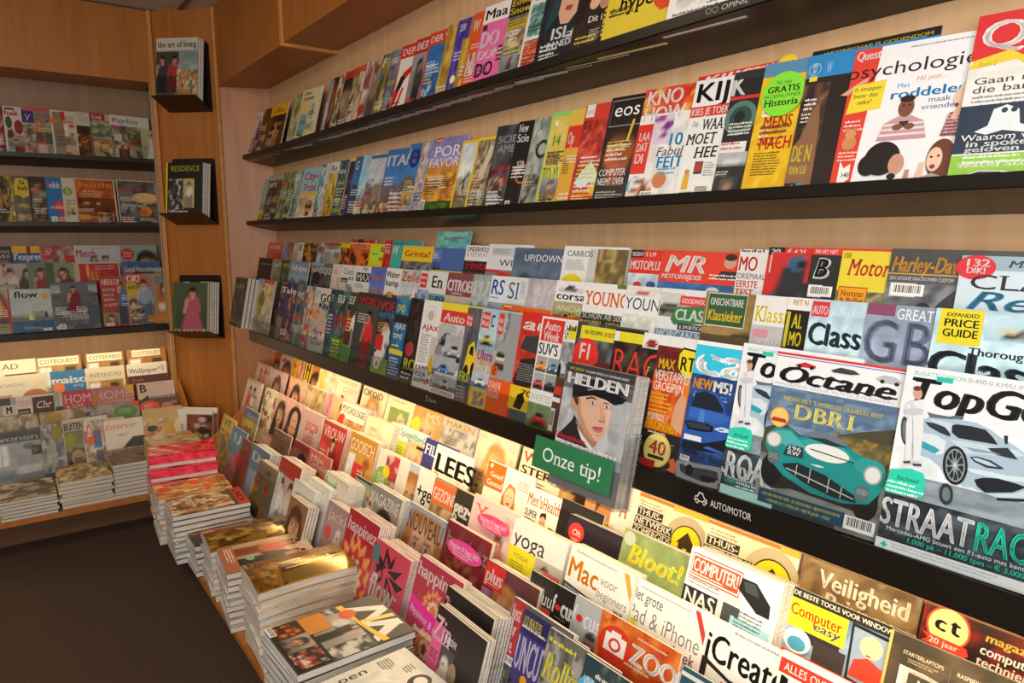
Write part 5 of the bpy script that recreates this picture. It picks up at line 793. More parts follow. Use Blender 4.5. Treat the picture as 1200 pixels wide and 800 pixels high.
m(0.919, 'blue car magazine with giant white lower-case letters', '2a3a58', P('abs', 0, .0, 1, .76, '2c4a88', '24407a', '345698', '1e3566'), R(0, .76, 1, .97, '30c4e4'), R(0, .97, 1, 1, 'f0f0ee'), T('car', .02, .765, .21, 'f4f6f8', .82, 'x'), E(.14, .88, .05, '30c4e4', .03), T('NEW', .03, .66, .07, 'eca020', .2, 'x'), T('M5!', .245, .655, .075, 'f4f4f6', .2, 'x'), T('the first all-wheel-drive', .06, .62, .016, '4ac0e8', .34, 'n'), T('Full details of the super saloon', .05, .597, .016, 'e8ecf4', .36, 'n'),
  G([(0.016,0.382),(0.036,0.491),(0.073,0.625),(0.178,0.653),(0.282,0.649),(0.369,0.61),(0.416,0.539),(0.509,0.498),(0.534,0.469),(0.484,0.476),(0.519,0.415),(0.502,0.257),(0.325,0.239),(0.013,0.221),(0.005,0.361)], '2a58aa'),
  G([(0.079,0.623),(0.18,0.649),(0.289,0.627),(0.389,0.546),(0.388,0.521),(0.219,0.522),(0.047,0.523)], '1b2434'),
  G([(0.046,0.516),(0.221,0.518),(0.389,0.517),(0.482,0.483),(0.347,0.438),(0.175,0.444),(0.041,0.445)], '3468bc'),
  G([(0.154,0.509),(0.205,0.512),(0.214,0.427),(0.145,0.427)], '4a80d0'),
  G([(0.408,0.542),(0.462,0.548),(0.488,0.526),(0.441,0.51)], '1e3c7c'),
  G([(0.011,0.409),(0.075,0.422),(0.249,0.428),(0.325,0.413),(0.316,0.377),(0.2,0.362),(0.056,0.358)], '12161c'),
  G([(0.031,0.403),(0.078,0.413),(0.238,0.419),(0.293,0.405),(0.279,0.385),(0.074,0.37)], '39424e'),
  G([(0.048,0.406),(0.055,0.407),(0.085,0.368),(0.077,0.366)], '14181f'),
  G([(0.087,0.409),(0.094,0.41),(0.122,0.37),(0.114,0.369)], '14181f'),
  G([(0.125,0.412),(0.132,0.413),(0.158,0.373),(0.15,0.372)], '14181f'),
  G([(0.163,0.414),(0.169,0.416),(0.194,0.376),(0.186,0.374)], '14181f'),
  G([(0.2,0.417),(0.207,0.418),(0.23,0.379),(0.221,0.377)], '14181f'),
  G([(0.237,0.42),(0.244,0.421),(0.265,0.381),(0.257,0.38)], '14181f'),
  G([(0.327,0.404),(0.401,0.426),(0.503,0.423),(0.491,0.401),(0.395,0.391)], 'd4e8f6'),
  G([(0.357,0.405),(0.404,0.418),(0.454,0.413),(0.394,0.396)], '6a9cc8'),
  G([(0.032,0.321),(0.216,0.323),(0.223,0.288),(0.033,0.284)], 'e6e6e8'),
  G([(0.023,0.275),(0.226,0.281),(0.337,0.31),(0.473,0.351),(0.479,0.252),(0.309,0.236),(0.018,0.217)], '171b24'),
  G([(0.251,0.254),(0.297,0.274),(0.478,0.257),(0.472,0.249)], '3a64c8'),
  G([(-0.007,0.111),(0.076,0.139),(0.202,0.135),(0.337,0.145),(0.435,0.154),(0.529,0.145),(0.531,0.006),(0.281,-0.004),(0.02,0.004)], '8f9196'),
  G([(0.038,0.096),(0.101,0.115),(0.194,0.104),(0.345,0.118),(0.437,0.12),(0.462,0.069),(0.374,0.028),(0.272,0.023),(0.128,0.033),(0.059,0.048)], '3c3e43'),
  G([(0.07,0.1),(0.116,0.124),(0.182,0.114),(0.194,0.102),(0.107,0.098)], 'a4a6aa'),
  G([(0.26,0.061),(0.36,0.07),(0.444,0.071),(0.428,0.042),(0.306,0.024)], '15161a'),
  G([(0.192,0.087),(0.193,0.07),(0.186,0.055),(0.173,0.044),(0.155,0.041),(0.136,0.044),(0.121,0.055),(0.112,0.07),(0.111,0.087),(0.118,0.103),(0.132,0.113),(0.15,0.117),(0.168,0.113),(0.183,0.102)], '1a1b1f'), T('OU 5195', .05, .195, .02, '222', .14), B(.03, .135, .1, .035), H=.285, W=.215, full=1)
TG = (P('land', 0, .0, 1, 1, 'e6eaee', 'dfe5ea', 'c0ccd4'), R(0, .72, 1, 1, 'e8ebef'), P('abs', 0, 0, 1, .32, '3a444c', '2c343c', '505c64', '22282e'), P('abs', 0, .3, 1, .42, '8a98a2', 'a0acb4', '78868e'), T('BUGATTI CHIRON', .05, .955, .022, '4ac8b0', .3, 'n'), T('0-400-0 KM/U IN 42 SECONDEN', .36, .955, .022, '9aa4ac', .6, 'n'), T('TopGear', .02, .8, .14, '1c1e22', .98, 'x', .2), R(.185, .935, .28, .962, '2ac0a8'),
  G([(0.144,0.632),(0.14,0.717),(0.18,0.743),(0.236,0.757),(0.293,0.763),(0.37,0.759),(0.445,0.759),(0.521,0.738),(0.58,0.71),(0.645,0.688),(0.72,0.652),(0.763,0.444),(0.708,0.43),(0.616,0.412),(0.535,0.421),(0.477,0.436),(0.441,0.428),(0.402,0.438),(0.334,0.441),(0.293,0.496),(0.227,0.528),(0.17,0.534)], 'a9c0d0'),
  G([(0.164,0.768),(0.205,0.764),(0.293,0.765),(0.329,0.777),(0.366,0.778),(0.376,0.767),(0.296,0.751),(0.185,0.742)], '5a6c7a'),
  G([(0.317,0.722),(0.338,0.733),(0.422,0.737),(0.496,0.733),(0.542,0.702),(0.573,0.671),(0.482,0.668),(0.362,0.665),(0.322,0.686)], '20262c'),
  G([(0.161,0.715),(0.216,0.717),(0.282,0.706),(0.317,0.676),(0.315,0.663),(0.255,0.673),(0.191,0.693)], '2b3742'),
  G([(0.182,0.734),(0.309,0.734),(0.314,0.721),(0.311,0.684),(0.276,0.709),(0.215,0.721)], 'c4d6e2'),
  G([(0.159,0.654),(0.228,0.658),(0.302,0.636),(0.297,0.57),(0.261,0.554),(0.175,0.582)], 'd4e2ea'),
  G([(0.152,0.615),(0.242,0.596),(0.274,0.584),(0.25,0.56),(0.16,0.579)], '2ea0b4'),
  G([(0.318,0.649),(0.448,0.656),(0.591,0.659),(0.676,0.664),(0.714,0.642),(0.633,0.624),(0.53,0.611),(0.415,0.595)], 'c2d6e2'),
  G([(0.523,0.645),(0.624,0.666),(0.66,0.639),(0.685,0.618),(0.573,0.62)], '2a343c'),
  G([(0.398,0.628),(0.544,0.632),(0.598,0.626),(0.458,0.612)], '8aa4b4'),
  G([(0.442,0.583),(0.48,0.593),(0.553,0.588),(0.625,0.563),(0.609,0.555),(0.535,0.548),(0.468,0.564)], '2c3a46'),
  G([(0.455,0.581),(0.481,0.586),(0.546,0.579),(0.593,0.563),(0.541,0.56),(0.475,0.571)], 'b8d0e0'),
  G([(0.43,0.526),(0.529,0.531),(0.652,0.533),(0.742,0.546),(0.747,0.521),(0.657,0.508),(0.517,0.506),(0.462,0.507)], 'd2e2ec'),
  G([(0.486,0.476),(0.528,0.495),(0.605,0.509),(0.709,0.503),(0.748,0.497),(0.685,0.458),(0.552,0.425),(0.507,0.446)], '161e26'),
  G([(0.484,0.445),(0.553,0.419),(0.694,0.455),(0.754,0.488),(0.762,0.448),(0.615,0.417),(0.534,0.425)], 'c2d4de'),
  G([(0.616,0.414),(0.763,0.443),(0.766,0.43),(0.618,0.402)], '10161a'),
  G([(0.595,0.721),(0.616,0.724),(0.621,0.683),(0.609,0.682)], '1c2630'),
  G([(0.44,0.539),(0.443,0.509),(0.439,0.48),(0.43,0.455),(0.414,0.437),(0.395,0.427),(0.373,0.427),(0.351,0.437),(0.332,0.455),(0.316,0.48),(0.306,0.51),(0.303,0.541),(0.306,0.57),(0.317,0.595),(0.333,0.613),(0.353,0.622),(0.374,0.622),(0.396,0.612),(0.415,0.594),(0.43,0.569)], '191d21'),
  G([(0.426,0.536),(0.429,0.51),(0.426,0.485),(0.419,0.464),(0.407,0.449),(0.392,0.441),(0.375,0.442),(0.357,0.45),(0.342,0.466),(0.329,0.487),(0.321,0.513),(0.318,0.54),(0.32,0.565),(0.328,0.586),(0.34,0.601),(0.356,0.608),(0.373,0.608),(0.39,0.599),(0.405,0.583),(0.418,0.561)], '8a959e'),
  G([(0.419,0.535),(0.421,0.511),(0.419,0.489),(0.413,0.47),(0.403,0.457),(0.39,0.45),(0.375,0.45),(0.36,0.458),(0.346,0.472),(0.335,0.492),(0.328,0.515),(0.325,0.538),(0.327,0.561),(0.334,0.58),(0.344,0.593),(0.357,0.6),(0.372,0.599),(0.387,0.591),(0.401,0.577),(0.411,0.557)], '242a30'),
  G([(0.376,0.514),(0.417,0.54),(0.42,0.53),(0.371,0.535)], '9aa5ae'),
  G([(0.371,0.515),(0.42,0.494),(0.418,0.485),(0.376,0.534)], '9aa5ae'),
  G([(0.367,0.52),(0.405,0.459),(0.4,0.455),(0.38,0.529)], '9aa5ae'),
  G([(0.366,0.526),(0.378,0.45),(0.372,0.451),(0.381,0.523)], '9aa5ae'),
  G([(0.368,0.532),(0.349,0.468),(0.344,0.476),(0.38,0.517)], '9aa5ae'),
  G([(0.371,0.535),(0.329,0.509),(0.327,0.52),(0.376,0.514)], '9aa5ae'),
  G([(0.376,0.534),(0.326,0.556),(0.328,0.565),(0.371,0.515)], '9aa5ae'),
  G([(0.38,0.529),(0.341,0.591),(0.347,0.595),(0.367,0.52)], '9aa5ae'),
  G([(0.381,0.523),(0.369,0.6),(0.375,0.598),(0.366,0.526)], '9aa5ae'),
  G([(0.38,0.517),(0.398,0.58),(0.403,0.573),(0.368,0.532)], '9aa5ae'),
  G([(0.382,0.527),(0.382,0.523),(0.382,0.519),(0.381,0.516),(0.379,0.514),(0.376,0.513),(0.374,0.513),(0.371,0.514),(0.369,0.516),(0.367,0.519),(0.365,0.523),(0.365,0.527),(0.365,0.53),(0.367,0.534),(0.369,0.536),(0.371,0.537),(0.374,0.537),(0.376,0.536),(0.379,0.533),(0.381,0.53)], 'c8d0d6'),
  G([(0.079,0.653),(0.083,0.63),(0.085,0.609),(0.083,0.592),(0.08,0.581),(0.074,0.576),(0.066,0.578),(0.058,0.587),(0.049,0.602),(0.041,0.622),(0.035,0.645),(0.031,0.668),(0.03,0.689),(0.031,0.706),(0.035,0.718),(0.041,0.723),(0.048,0.72),(0.057,0.711),(0.065,0.696),(0.073,0.676)], '2a323a'),
  G([(0.071,0.652),(0.075,0.634),(0.076,0.618),(0.076,0.605),(0.074,0.596),(0.07,0.592),(0.065,0.594),(0.059,0.601),(0.053,0.613),(0.048,0.629),(0.043,0.646),(0.04,0.664),(0.038,0.68),(0.039,0.694),(0.041,0.703),(0.044,0.706),(0.049,0.704),(0.055,0.697),(0.061,0.685),(0.067,0.669)], '6a7680'),
  G([(0.391,0.379),(0.393,0.362),(0.391,0.346),(0.385,0.332),(0.377,0.322),(0.366,0.316),(0.354,0.316),(0.343,0.321),(0.332,0.331),(0.323,0.345),(0.318,0.361),(0.316,0.378),(0.318,0.395),(0.324,0.409),(0.332,0.419),(0.343,0.424),(0.355,0.424),(0.367,0.419),(0.377,0.409),(0.386,0.395)], '2c3438'),
  G([(0.376,0.375),(0.378,0.364),(0.377,0.354),(0.374,0.345),(0.369,0.339),(0.362,0.335),(0.355,0.335),(0.348,0.339),(0.341,0.345),(0.336,0.354),(0.333,0.365),(0.331,0.376),(0.332,0.386),(0.336,0.395),(0.341,0.402),(0.347,0.405),(0.354,0.405),(0.361,0.401),(0.368,0.395),(0.373,0.386)], '6a7a80'),
  G([(0.073,0.812),(0.132,0.831),(0.149,0.803),(0.151,0.747),(0.167,0.656),(0.176,0.507),(0.138,0.497),(0.114,0.608),(0.117,0.499),(0.093,0.487),(0.058,0.692),(0.064,0.722),(0.035,0.741),(0.042,0.79)], 'e2e5e8'),
  G([(0.033,0.76),(0.081,0.778),(0.144,0.779),(0.146,0.751),(0.08,0.733),(0.037,0.738)], 'c4c9ce'),
  G([(0.05,0.801),(0.075,0.812),(0.104,0.777),(0.084,0.764)], 'cfd3d8'),
  G([(0.088,0.726),(0.094,0.728),(0.138,0.518),(0.132,0.516)], 'b2b8be'),
  G([(0.123,0.859),(0.124,0.85),(0.122,0.841),(0.118,0.833),(0.113,0.827),(0.105,0.824),(0.097,0.825),(0.089,0.828),(0.082,0.834),(0.077,0.842),(0.074,0.852),(0.073,0.862),(0.074,0.871),(0.078,0.879),(0.084,0.884),(0.091,0.887),(0.099,0.886),(0.107,0.883),(0.114,0.877),(0.12,0.869)], 'd2a088'),
  G([(0.115,0.887),(0.115,0.882),(0.112,0.878),(0.107,0.875),(0.101,0.872),(0.093,0.87),(0.085,0.869),(0.078,0.87),(0.072,0.872),(0.068,0.875),(0.065,0.879),(0.066,0.883),(0.068,0.887),(0.073,0.891),(0.08,0.894),(0.087,0.896),(0.095,0.896),(0.103,0.895),(0.109,0.893),(0.113,0.89)], '6a3c26'),
  G([(0.14,0.485),(0.19,0.493),(0.192,0.48),(0.143,0.473)], '3c4248'),
  G([(0.083,0.485),(0.123,0.495),(0.126,0.483),(0.086,0.474)], '3c4248'),
  G([(0.017,0.428),(0.137,0.455),(0.21,0.447),(0.231,0.411),(0.233,0.328),(0.214,0.313),(0.018,0.303),(-0.004,0.314)], '2cd0b2'), T('Exclusief', .06, .385, .022, '1a3a34', .13, 's', .2), L(.01, .36, .22, 3, 'e8fff8', .014), T('STRAAT', .0, .135, .14, 'f2f4f6', .53), T('RACER', .54, .135, .14, '2cd8b8', .44), T('Mercedes-AMG bouwt een F1-auto met kentekenplaat', .05, .105, .022, 'e4e8ec', .92, 'n'), T('1.000 pk – 11.000 tpm – € 3.000.000', .18, .07, .026, '2cd8b8', .72, 'b'), R(0, 0, 1, .055, 'e6eaec'), R(.035, .018, .075, .03, '2cc0a8'), R(.048, .008, .062, .042, '2cc0a8'), L(.1, .036, .68, 2, 'b0b6ba', .009), B(.82, .0, .16, .045))
m(0.812, 'white-suited driver magazine mostly covered by the teal car issue', 'e6eaee', *TG, R(0, 0, 1, .055, '3a3c40'), R(0, .2, .8, .28, '3a444c'), T('ROAD', .03, .12, .16, 'e8ecf0', .5), T('Lewis', .05, .085, .025, '2cd8b8', .1), L(.16, .09, .2, 2, 'e0e4e8', .014), R(.02, .0, .5, .06, 'a8d8d0'), H=.292, W=.222, full=1)
m(0.739, 'classic magazine with a teal sports car and black title', '8a8c84', R(0, .78, 1, 1, 'eceef0'), R(0, .985, 1, 1, 'd83a38'), R(0, .972, 1, .978, '4a7ac0'), P('land', 0, .2, 1, .78, '6a84a0', '4a4c3e', '5a5840', 'a88a3a'), P('abs', 0, .55, 1, .775, '5a7694', '68849e', '7a94aa', '506a88'), G([(0, .5), (.15, .56), (.3, .5), (.5, .53), (.75, .6), (1, .66), (1, .3), (0, .3)], '4a4836'), P('abs', .55, .34, 1, .56, '5a5638', 'a8843a', '46442e', '6e6a3e'), P('abs', 0, 0, 1, .34, '7c807c', '8c908c', '6c706c'),
  T('Octane', .02, .815, .1, '222426', .9, 'x', .25), G([(.3, .825), (.95, .82), (.95, .83), (.7, .832)], '222426'), T('MAGAZINE VOOR AUTOLIEFHEBBERS', .02, .79, .018, 'b8bcc2', .92, 's'), G([(.16, .93), (.24, .955), (.33, .94), (.33, .925), (.2, .92)], 'd02a30'), E(.2, .925, .018, '222', .012), E(.3, .925, .018, '222', .012), G([(.45, .93), (.52, .955), (.62, .95), (.67, .93), (.6, .92), (.47, .92)], '3c4046'), G([(.78, .925), (.84, .95), (.92, .945), (.97, .92), (.9, .905), (.8, .91)], 'b8bcc2'), E(.83, .912, .016, '222', .011), E(.93, .908, .016, '222', .011),
  T("RIJDEN MET 'S WERELDS DUURSTE BRIT", .12, .7, .025, 'd8c86a', .76, 'S'), T('DBR1', .22, .595, .09, 'e6dc74', .5, 'S'), E(.11, .585, .08, 'e8a83a'), E(.11, .585, .07, 'ecc878'), G([(.04, .555), (.18, .555), (.16, .58), (.06, .58)], 'b03a2a'),
  G([(.06, .2), (.14, .13), (.3, .16), (.8, .14), (.93, .16), (.95, .3), (.85, .24), (.2, .26)], '2a2c2c'), E(.12, .25, .09, '1c1e1f', .11), E(.86, .2, .09, '1c1e1f', .1),
  G([(.03, .4), (.04, .47), (.1, .52), (.22, .53), (.3, .49), (.5, .55), (.66, .5), (.8, .46), (.92, .45), (.97, .38), (.95, .28), (.88, .2), (.7, .165), (.45, .17), (.22, .23), (.1, .3)], '1f8a88'), G([(.1, .5), (.22, .515), (.3, .47), (.4, .42), (.25, .4), (.12, .44)], '4aaeac'), G([(.3, .47), (.5, .52), (.66, .48), (.75, .42), (.5, .4)], '35a09e'), G([(.33, .515), (.42, .55), (.58, .545), (.7, .5), (.5, .5)], '6a7a84'), G([(.35, .5), (.5, .515), (.68, .49), (.55, .48)], '2a3438'), E(.53, .43, .17, 'e4e8e2', .05), G([(.4, .43), (.82, .405), (.82, .412), (.4, .437)], '1a3c3c'), E(.85, .41, .11, '2f9896', .05), E(.1, .44, .068, '9aa0a0', .05), E(.1, .44, .055, 'd8dcd8', .042), E(.88, .37, .065, '9aa0a0', .055), E(.88, .37, .052, 'd8dcd8', .045), E(.12, .33, .05, '5a6a6a', .045), E(.83, .255, .05, '5a6a6a', .045), L(.08, .345, .09, 3, 'a0acac', .007), L(.79, .27, .09, 3, 'a0acac', .007),
  G([(.2, .3), (.32, .33), (.55, .3), (.78, .23), (.8, .19), (.62, .185), (.4, .22), (.24, .27)], '20282a'), G([(.24, .285), (.78, .21), (.78, .204), (.24, .277)], 'aab4b4'), R(.32, .25, .327, .32, 'aab4b4'), R(.43, .225, .437, .315, 'aab4b4'), R(.58, .2, .587, .29, 'aab4b4'), R(.68, .19, .687, .26, 'aab4b4'), G([(.42, .345), (.5, .35), (.54, .342), (.48, .336)], 'd8dcda'), G([(.2, .36), (.36, .365), (.35, .43), (.22, .43)], '223a4a'), T('296', .22, .4, .025, 'e8e8e4', .12, 'S'), T('RW', .23, .37, .025, 'e8e8e4', .1, 'S'),
  R(.05, .03, .74, .115, '1f4a64'), T('• AFSCHEID VAN HET MERK • ZES ZESCILINDERS • RIJDEN DOOR EUROPA', .07, .08, .018, 'd8cc4a', .64), T('• FERRARI 512 • PORSCHE • VIJFTIG JAAR • GOLF', .12, .045, .018, 'd8cc4a', .52), B(.74, .03, .22, .08), H=.285, W=.222, res=44)
m(0.516, 'white supercar magazine with a driver and giant teal headline', 'e6eaee', *TG, H=.292, W=.235, res=44)
end_row()

# ---- low tiered rack, long wall
WOM = lambda bg='d8c8c0', h='4a2e1e', s='d8a88c', c='c86a7a', k='porl': P(k, 0, .25, 1, .97, bg, h, s, c)
row('R', 1.25, -.93, 17, 4, 20, 'in lit rack top row', 'magazines in the top row of the low rack')
m((4.143, 0.000, 0.63), 'red puzzle magazine with white lettering', 'd8482e', T('ZO', .1, .8, .12, 'f4e4d8', .6), WOM('d85a3a'), H=.27)
m(4.017, 'pink weekly with a dark-haired woman', 'd8a090', WOM('e0b0a0', '2a1a14'), T('A', .1, .84, .1, 'c83a4a', .3))
m((3.821, 0.000, 0.52), 'bright yellow weekly beside the pink one', 'ecc030', FL('abs', 'ecc030', 'e8a028', 'd88a3a'), T('W', .1, .82, .1, 'c8382a', .4))
m((3.716, 0.000, 0.38), 'salmon weekly with cream lettering', 'd89a80', FL('abs', 'd89a80', 'b86a58', 'e8c8b0'))
m((3.640, 0.000, 0.48), 'black and yellow striped magazine', '3a3018', R(.1, .3, .25, 1, 'e8c030'), R(.4, .3, .55, 1, 'e8c030'), R(.7, .3, .85, 1, 'e8c030'), E(.4, .6, .2, 'e8d8b0'), T('N', .2, .85, .1, '1a1408', .4))
m((3.542, 0.000, 0.52), 'dark orange weekly with a face', 'b86a30', WOM('c87a3a', '2a1810', 'e0a878'))
m((3.437, 0.000, 0.55), 'yellow and white needlework magazine', 'e8d8a8', R(.1, .3, .6, .8, 'e8b83a'), FL('abs', 'e8d8a8', 'ecc860', 'f0e8d0'))
m((3.326, 0.000, 0.63), 'pale cream crafts magazine', 'ece0c0', FL('abs', 'ece0c0', 'd8c8a0', 'f0e8d8'), T('SIM', .1, .84, .08, 'b8a070', .6, 's'))
m(3.199, 'cream diary magazine with tiny red birds', 'efe4c8', T('FOREVER', .1, .9, .06, 'a89878', .8, 's'), T('DIARY', .3, .76, .09, 'b8a484', .65, 's'), E(.35, .68, .07, 'c84a3a', .03), E(.6, .62, .06, 'c84a3a', .03), L(.2, .5, .5, 4, 'b0a080', .02))
m(2.922, 'cream magazine with a fair-haired girl', 'e8d8b4', WOM('ecdcb8', 'b88a50', 'e4b890', 'd8b890'), T('OKOID', .05, .86, .1, '4a3a20', .8), E(.2, .6, .13, 'e0805a'))
m(2.678, 'cream magazine with a green garden picture', 'eadcb8', P('flower', .15, .3, .85, .85, '8a9a58', 'd8a888', 'e8d0a8'), L(.15, .94, .7, 1, 'b8a880', .03))
m(2.448, 'orange magazine with a blond face and yellow disc', 'e0905a', P('close', 0, .2, 1, 1, 'e89a60', 'd8a050', 'ecc09a', 'd85a3a'), E(.15, .75, .14, 'ecd83a'), T('MS', .4, .84, .12, 'f4e4c8', .5), R(.75, .3, 1, .6, 'd84a34'))
m(2.226, 'grey-lilac magazine with a dotted yellow heading', 'c8bcb4', P('abs', 0, .0, 1, .88, 'c8c0bc', 'a8a0a0', 'd8d0c8', '8a8478'), T('MAKEN', .1, .9, .07, 'd8b830', .8), L(.1, .75, .5, 3, '8a7a70', .02))
m(1.988, 'cream dieting magazine with thin dark serif heading', 'ece0c4', T('Happy Shape', .04, .84, .09, '5a4a34', .92, 's'), WOM('eadcc0', 'c89a58', 'e8bc94', 'e8e0d0'), L(.6, .7, .3, 5, '8a7a60', .018))
m(1.741, 'cream fitness magazine with orange and black words', 'ecdcc0', T('Work', .05, .85, .11, 'e0602a', .8, 'S'), T('STERK', .05, .72, .09, '2a2218', .85), L(.05, .66, .7, 3, '4a4030', .02))
m((1.538, 0.000, 0.37), 'dark magazine with pale fitness words', 'b08a5a', FL('abs', 'b08a5a', '6a4426', 'd8b080', '3a2416'), T('HIT &', .1, .86, .07, 'f0e8d8', .5), T('PUUR', .1, .77, .07, 'f0e8d8', .5))
m((1.464, 0.000, 0.69), 'magazine with tanned legs on a dark ground', '6a4020', G([(.1, .2), (.3, 1), (.55, 1), (.5, .3), (.9, .25), (.85, .1)], 'd89a60'), G([(.5, .6), (.8, .9), (1, .8), (.8, .4)], 'c88850'), R(0, 0, .25, 1, '2a1a10'), E(.6, .3, .22, 'dc5030'))
m((1.323, 0.000, 0.46), 'white magazine with pink letters on its edge', 'e8dccc', T('H', .3, .7, .12, 'e05a6a', .3), T('J', .3, .88, .08, 'e05a4a', .2), R(0, 0, .2, .6, 'd8c4a8'), W=.19)
m(1.239, 'cream home network guide with a yellow house disc, unobscured', 'e6d8bc', P('abs', 0, 0, 1, 1, 'e6d8bc', 'dccca8', 'ecdfc6'), R(.0, .965, .52, .995, 'e8762a'), R(.52, .95, 1, 1, 'd8b040'), L(.04, .92, .35, 3, '8a7a60', .016), E(.76, .71, .3, 'b8a888'), E(.77, .7, .215, '2a2418'), E(.77, .7, .2, 'ecc81c'), G([(.64, .7), (.77, .81), (.9, .7), (.865, .7), (.865, .615), (.8, .615), (.8, .67), (.745, .67), (.745, .615), (.675, .615), (.675, .7)], '3a2c14'), R(.02, .80, .4, .875, '2a2418'), T('THUIS-', .03, .812, .055, 'f4ecdc', .36), R(.0, .715, .56, .79, '2a2418'), T('NETWERK', .01, .725, .058, 'f4ecdc', .54), R(0, .63, .58, .705, '2a2418'), T('ZOMERGIDS', .01, .64, .058, 'f4ecdc', .56), L(.7, .48, .25, 2, 'b06a7a', .016), W=.215, yaw=2)
m(1.016, 'second cream home network guide, half behind the computer magazine', 'e6d8bc', P('abs', 0, 0, 1, 1, 'e6d8bc', 'dccca8', 'ecdfc6'), R(.0, .965, .8, .995, 'e8762a'), R(.8, .95, 1, 1, 'd8b040'), L(.04, .92, .35, 3, '8a7a60', .016), E(.76, .71, .3, 'b8a888'), E(.77, .7, .215, '2a2418'), E(.77, .7, .2, 'ecc81c'), G([(.64, .7), (.77, .81), (.9, .7), (.865, .7), (.865, .615), (.8, .615), (.8, .67), (.745, .67), (.745, .615), (.675, .615), (.675, .7)], '3a2c14'), R(.02, .80, .4, .875, '2a2418'), T('THUIS-', .03, .812, .055, 'f4ecdc', .36), R(.0, .715, .56, .79, '2a2418'), T('NETWERK', .01, .725, .058, 'f4ecdc', .54), W=.23, yaw=2, f=.004, full=1)
m(0.774, 'brown security magazine with large cream title', '8a6a44', P('abs', 0, 0, 1, 1, '8a6e4a', '6a5236', 'a08860', '5a442c'), G([(.6, .7), (1, .66), (1, .67), (.6, .72)], 'd8c8a8'), T('Veiligheid', .18, .83, .12, 'f6ead2', .76, 'b'), T('Privacy', .26, .69, .12, 'f6ead2', .58, 'b'), T('Complete beveiligingsgids', .16, .63, .045, 'e8c040', .72), L(.05, .48, .6, 2, 'd8c8a8', .016), W=.23, yaw=2, f=.008)
m(0.533, 'dark red computer magazine with a round badge and ribbon', '4a1410', P('abs', 0, 0, 1, 1, '4a1812', '2a100c', '6a1c14', '8a1e14'), E(.18, .9, .15, 'd84a28'), E(.18, .9, .135, 'ecd088'), T('c', .09, .87, .09, '1c1410', .08, 'x'), T('t', .2, .87, .1, '1c1410', .06, 'x'), G([(.02, .83), (.06, .8), (.02, .77), (.3, .75), (.34, .78), (.32, .82)], 'd84030'), T('20 jaar', .07, .78, .035, 'f6ece0', .2), T('magazine voor', .42, .91, .05, 'e8c050', .6, 'b', .1), T('computer', .4, .83, .055, 'f6f0e6', .36, 'b', .1), T('techniek', .39, .76, .055, 'f6f0e6', .33, 'b', .1), L(.03, .73, .42, 1, 'f6f0e6', .018), T('Explosieve', .02, .62, .085, 'ecd050', .55), T('Hacks', .02, .52, .085, 'ecd050', .35), W=.235, yaw=2, f=.012)
end_row()
row('R', 1.162, -.99, 17, 3, 22, 'in lit rack second row', 'magazines in the second row of the low rack')
m(4.193, 'pink and orange weekly with faces, leftmost', 'd8a088', P('two', 0, .3, 1, .95, 'e0b8a8', '4a2a1a', 'd8a488', 'c85a6a', 'd8783a'), T('Zo', .55, .82, .12, 'e0602a', .4))
m(3.932, 'pink weekly with a brown-haired woman', 'dca8a0', WOM('e0b4b0', '5a3420'), T('S', .05, .85, .1, 'f4e8e4', .4))
m(3.623, 'salmon weekly with a woman in dark clothes', 'd09078', WOM('d8a088', '2a1a14', 'dca888', '3a3038'), n=2)
m(3.327, 'grey-gold magazine with a soft landscape', 'b09068', FL('abs', 'b09068', '8a7050', 'c8ac80'), n=4, t=.009)
m((3.135, 0.000, 0.30), 'rose pink magazine strip with white edge', 'd87088', FL('abs', 'd87088', 'e090a0', 'c85a70'), R(0, 0, .06, 1, 'f0e8e0'))
m(3.074, 'tan magazine with a long-haired woman', 'c8a074', P('fig', 0, .1, 1, 1, 'd0ac80', '6a4424', 'dcae84', 'b89468'))
m((2.867, 0.283), 'white psychology magazine with a red apple shape', 'eadfc8', T('PSYCHOLOGIE', .04, .86, .1, '2a2218', .95), E(.12, .7, .17, 'c83428'), P('abs', .2, .2, 1, .78, 'c8a068', 'a8784a', 'dcc090', 'e0b070'), n=6, t=.009, r=-0.59)
m((2.622, 0.272, 0.68), 'cream peach magazine in a thick standing pile', 'ecd4b4', P('abs', 0, .3, 1, 1, 'ecd4b4', 'e8c49a', 'f0dcc0'), T('Libelle', .25, .82, .05, 'd88a5a', .4), n=6, t=.008, r=-0.6)
m((2.484, 0.000, 0.35), 'black and white magazine with serif capitals', 'd8ceba', P('fig', 0, .1, 1, .9, 'd0c4b0', '2a2018', 'c89a78', '2a2420'), T('T', .1, .84, .12, '2a241c', .4, 's'))
m((2.414, 0.284), 'white magazine with green text column and teal brush title', 'e9e2d2', P('close', .3, .25, 1, .85, 'e4dac8', 'c8a878', 'ecc8a4', 'e0d8d0'), R(0, .2, .32, .8, 'b8c83a'), T('Spiegelbeeld', .04, .86, .1, '2a9a98', .95), L(.03, .7, .25, 3, '5a6a1a', .02), R(.68, .78, .95, .82, '2a2a28'), yaw=1.5, r=-0.58)
m((2.203, 0.280, 0.43), 'indigo magazine with a white film title', '34387a', T('FIL', .08, .8, .13, 'f0eee8', .8, 'S'), E(.6, .45, .25, 'e0b030'), f=.006, r=-0.585)
m((2.116, 0.275), 'white magazine with giant black letters', 'eae4d6', T('LEES', .05, .68, .22, '1c1a18', 1.05, 'x'), E(.12, .55, .14, 'b8303a'), P('por', .4, .2, 1, .66, 'e4dac8', '8a5a3a', 'dca880', '6a7a5a'), W=.22, f=.01, r=-0.59)
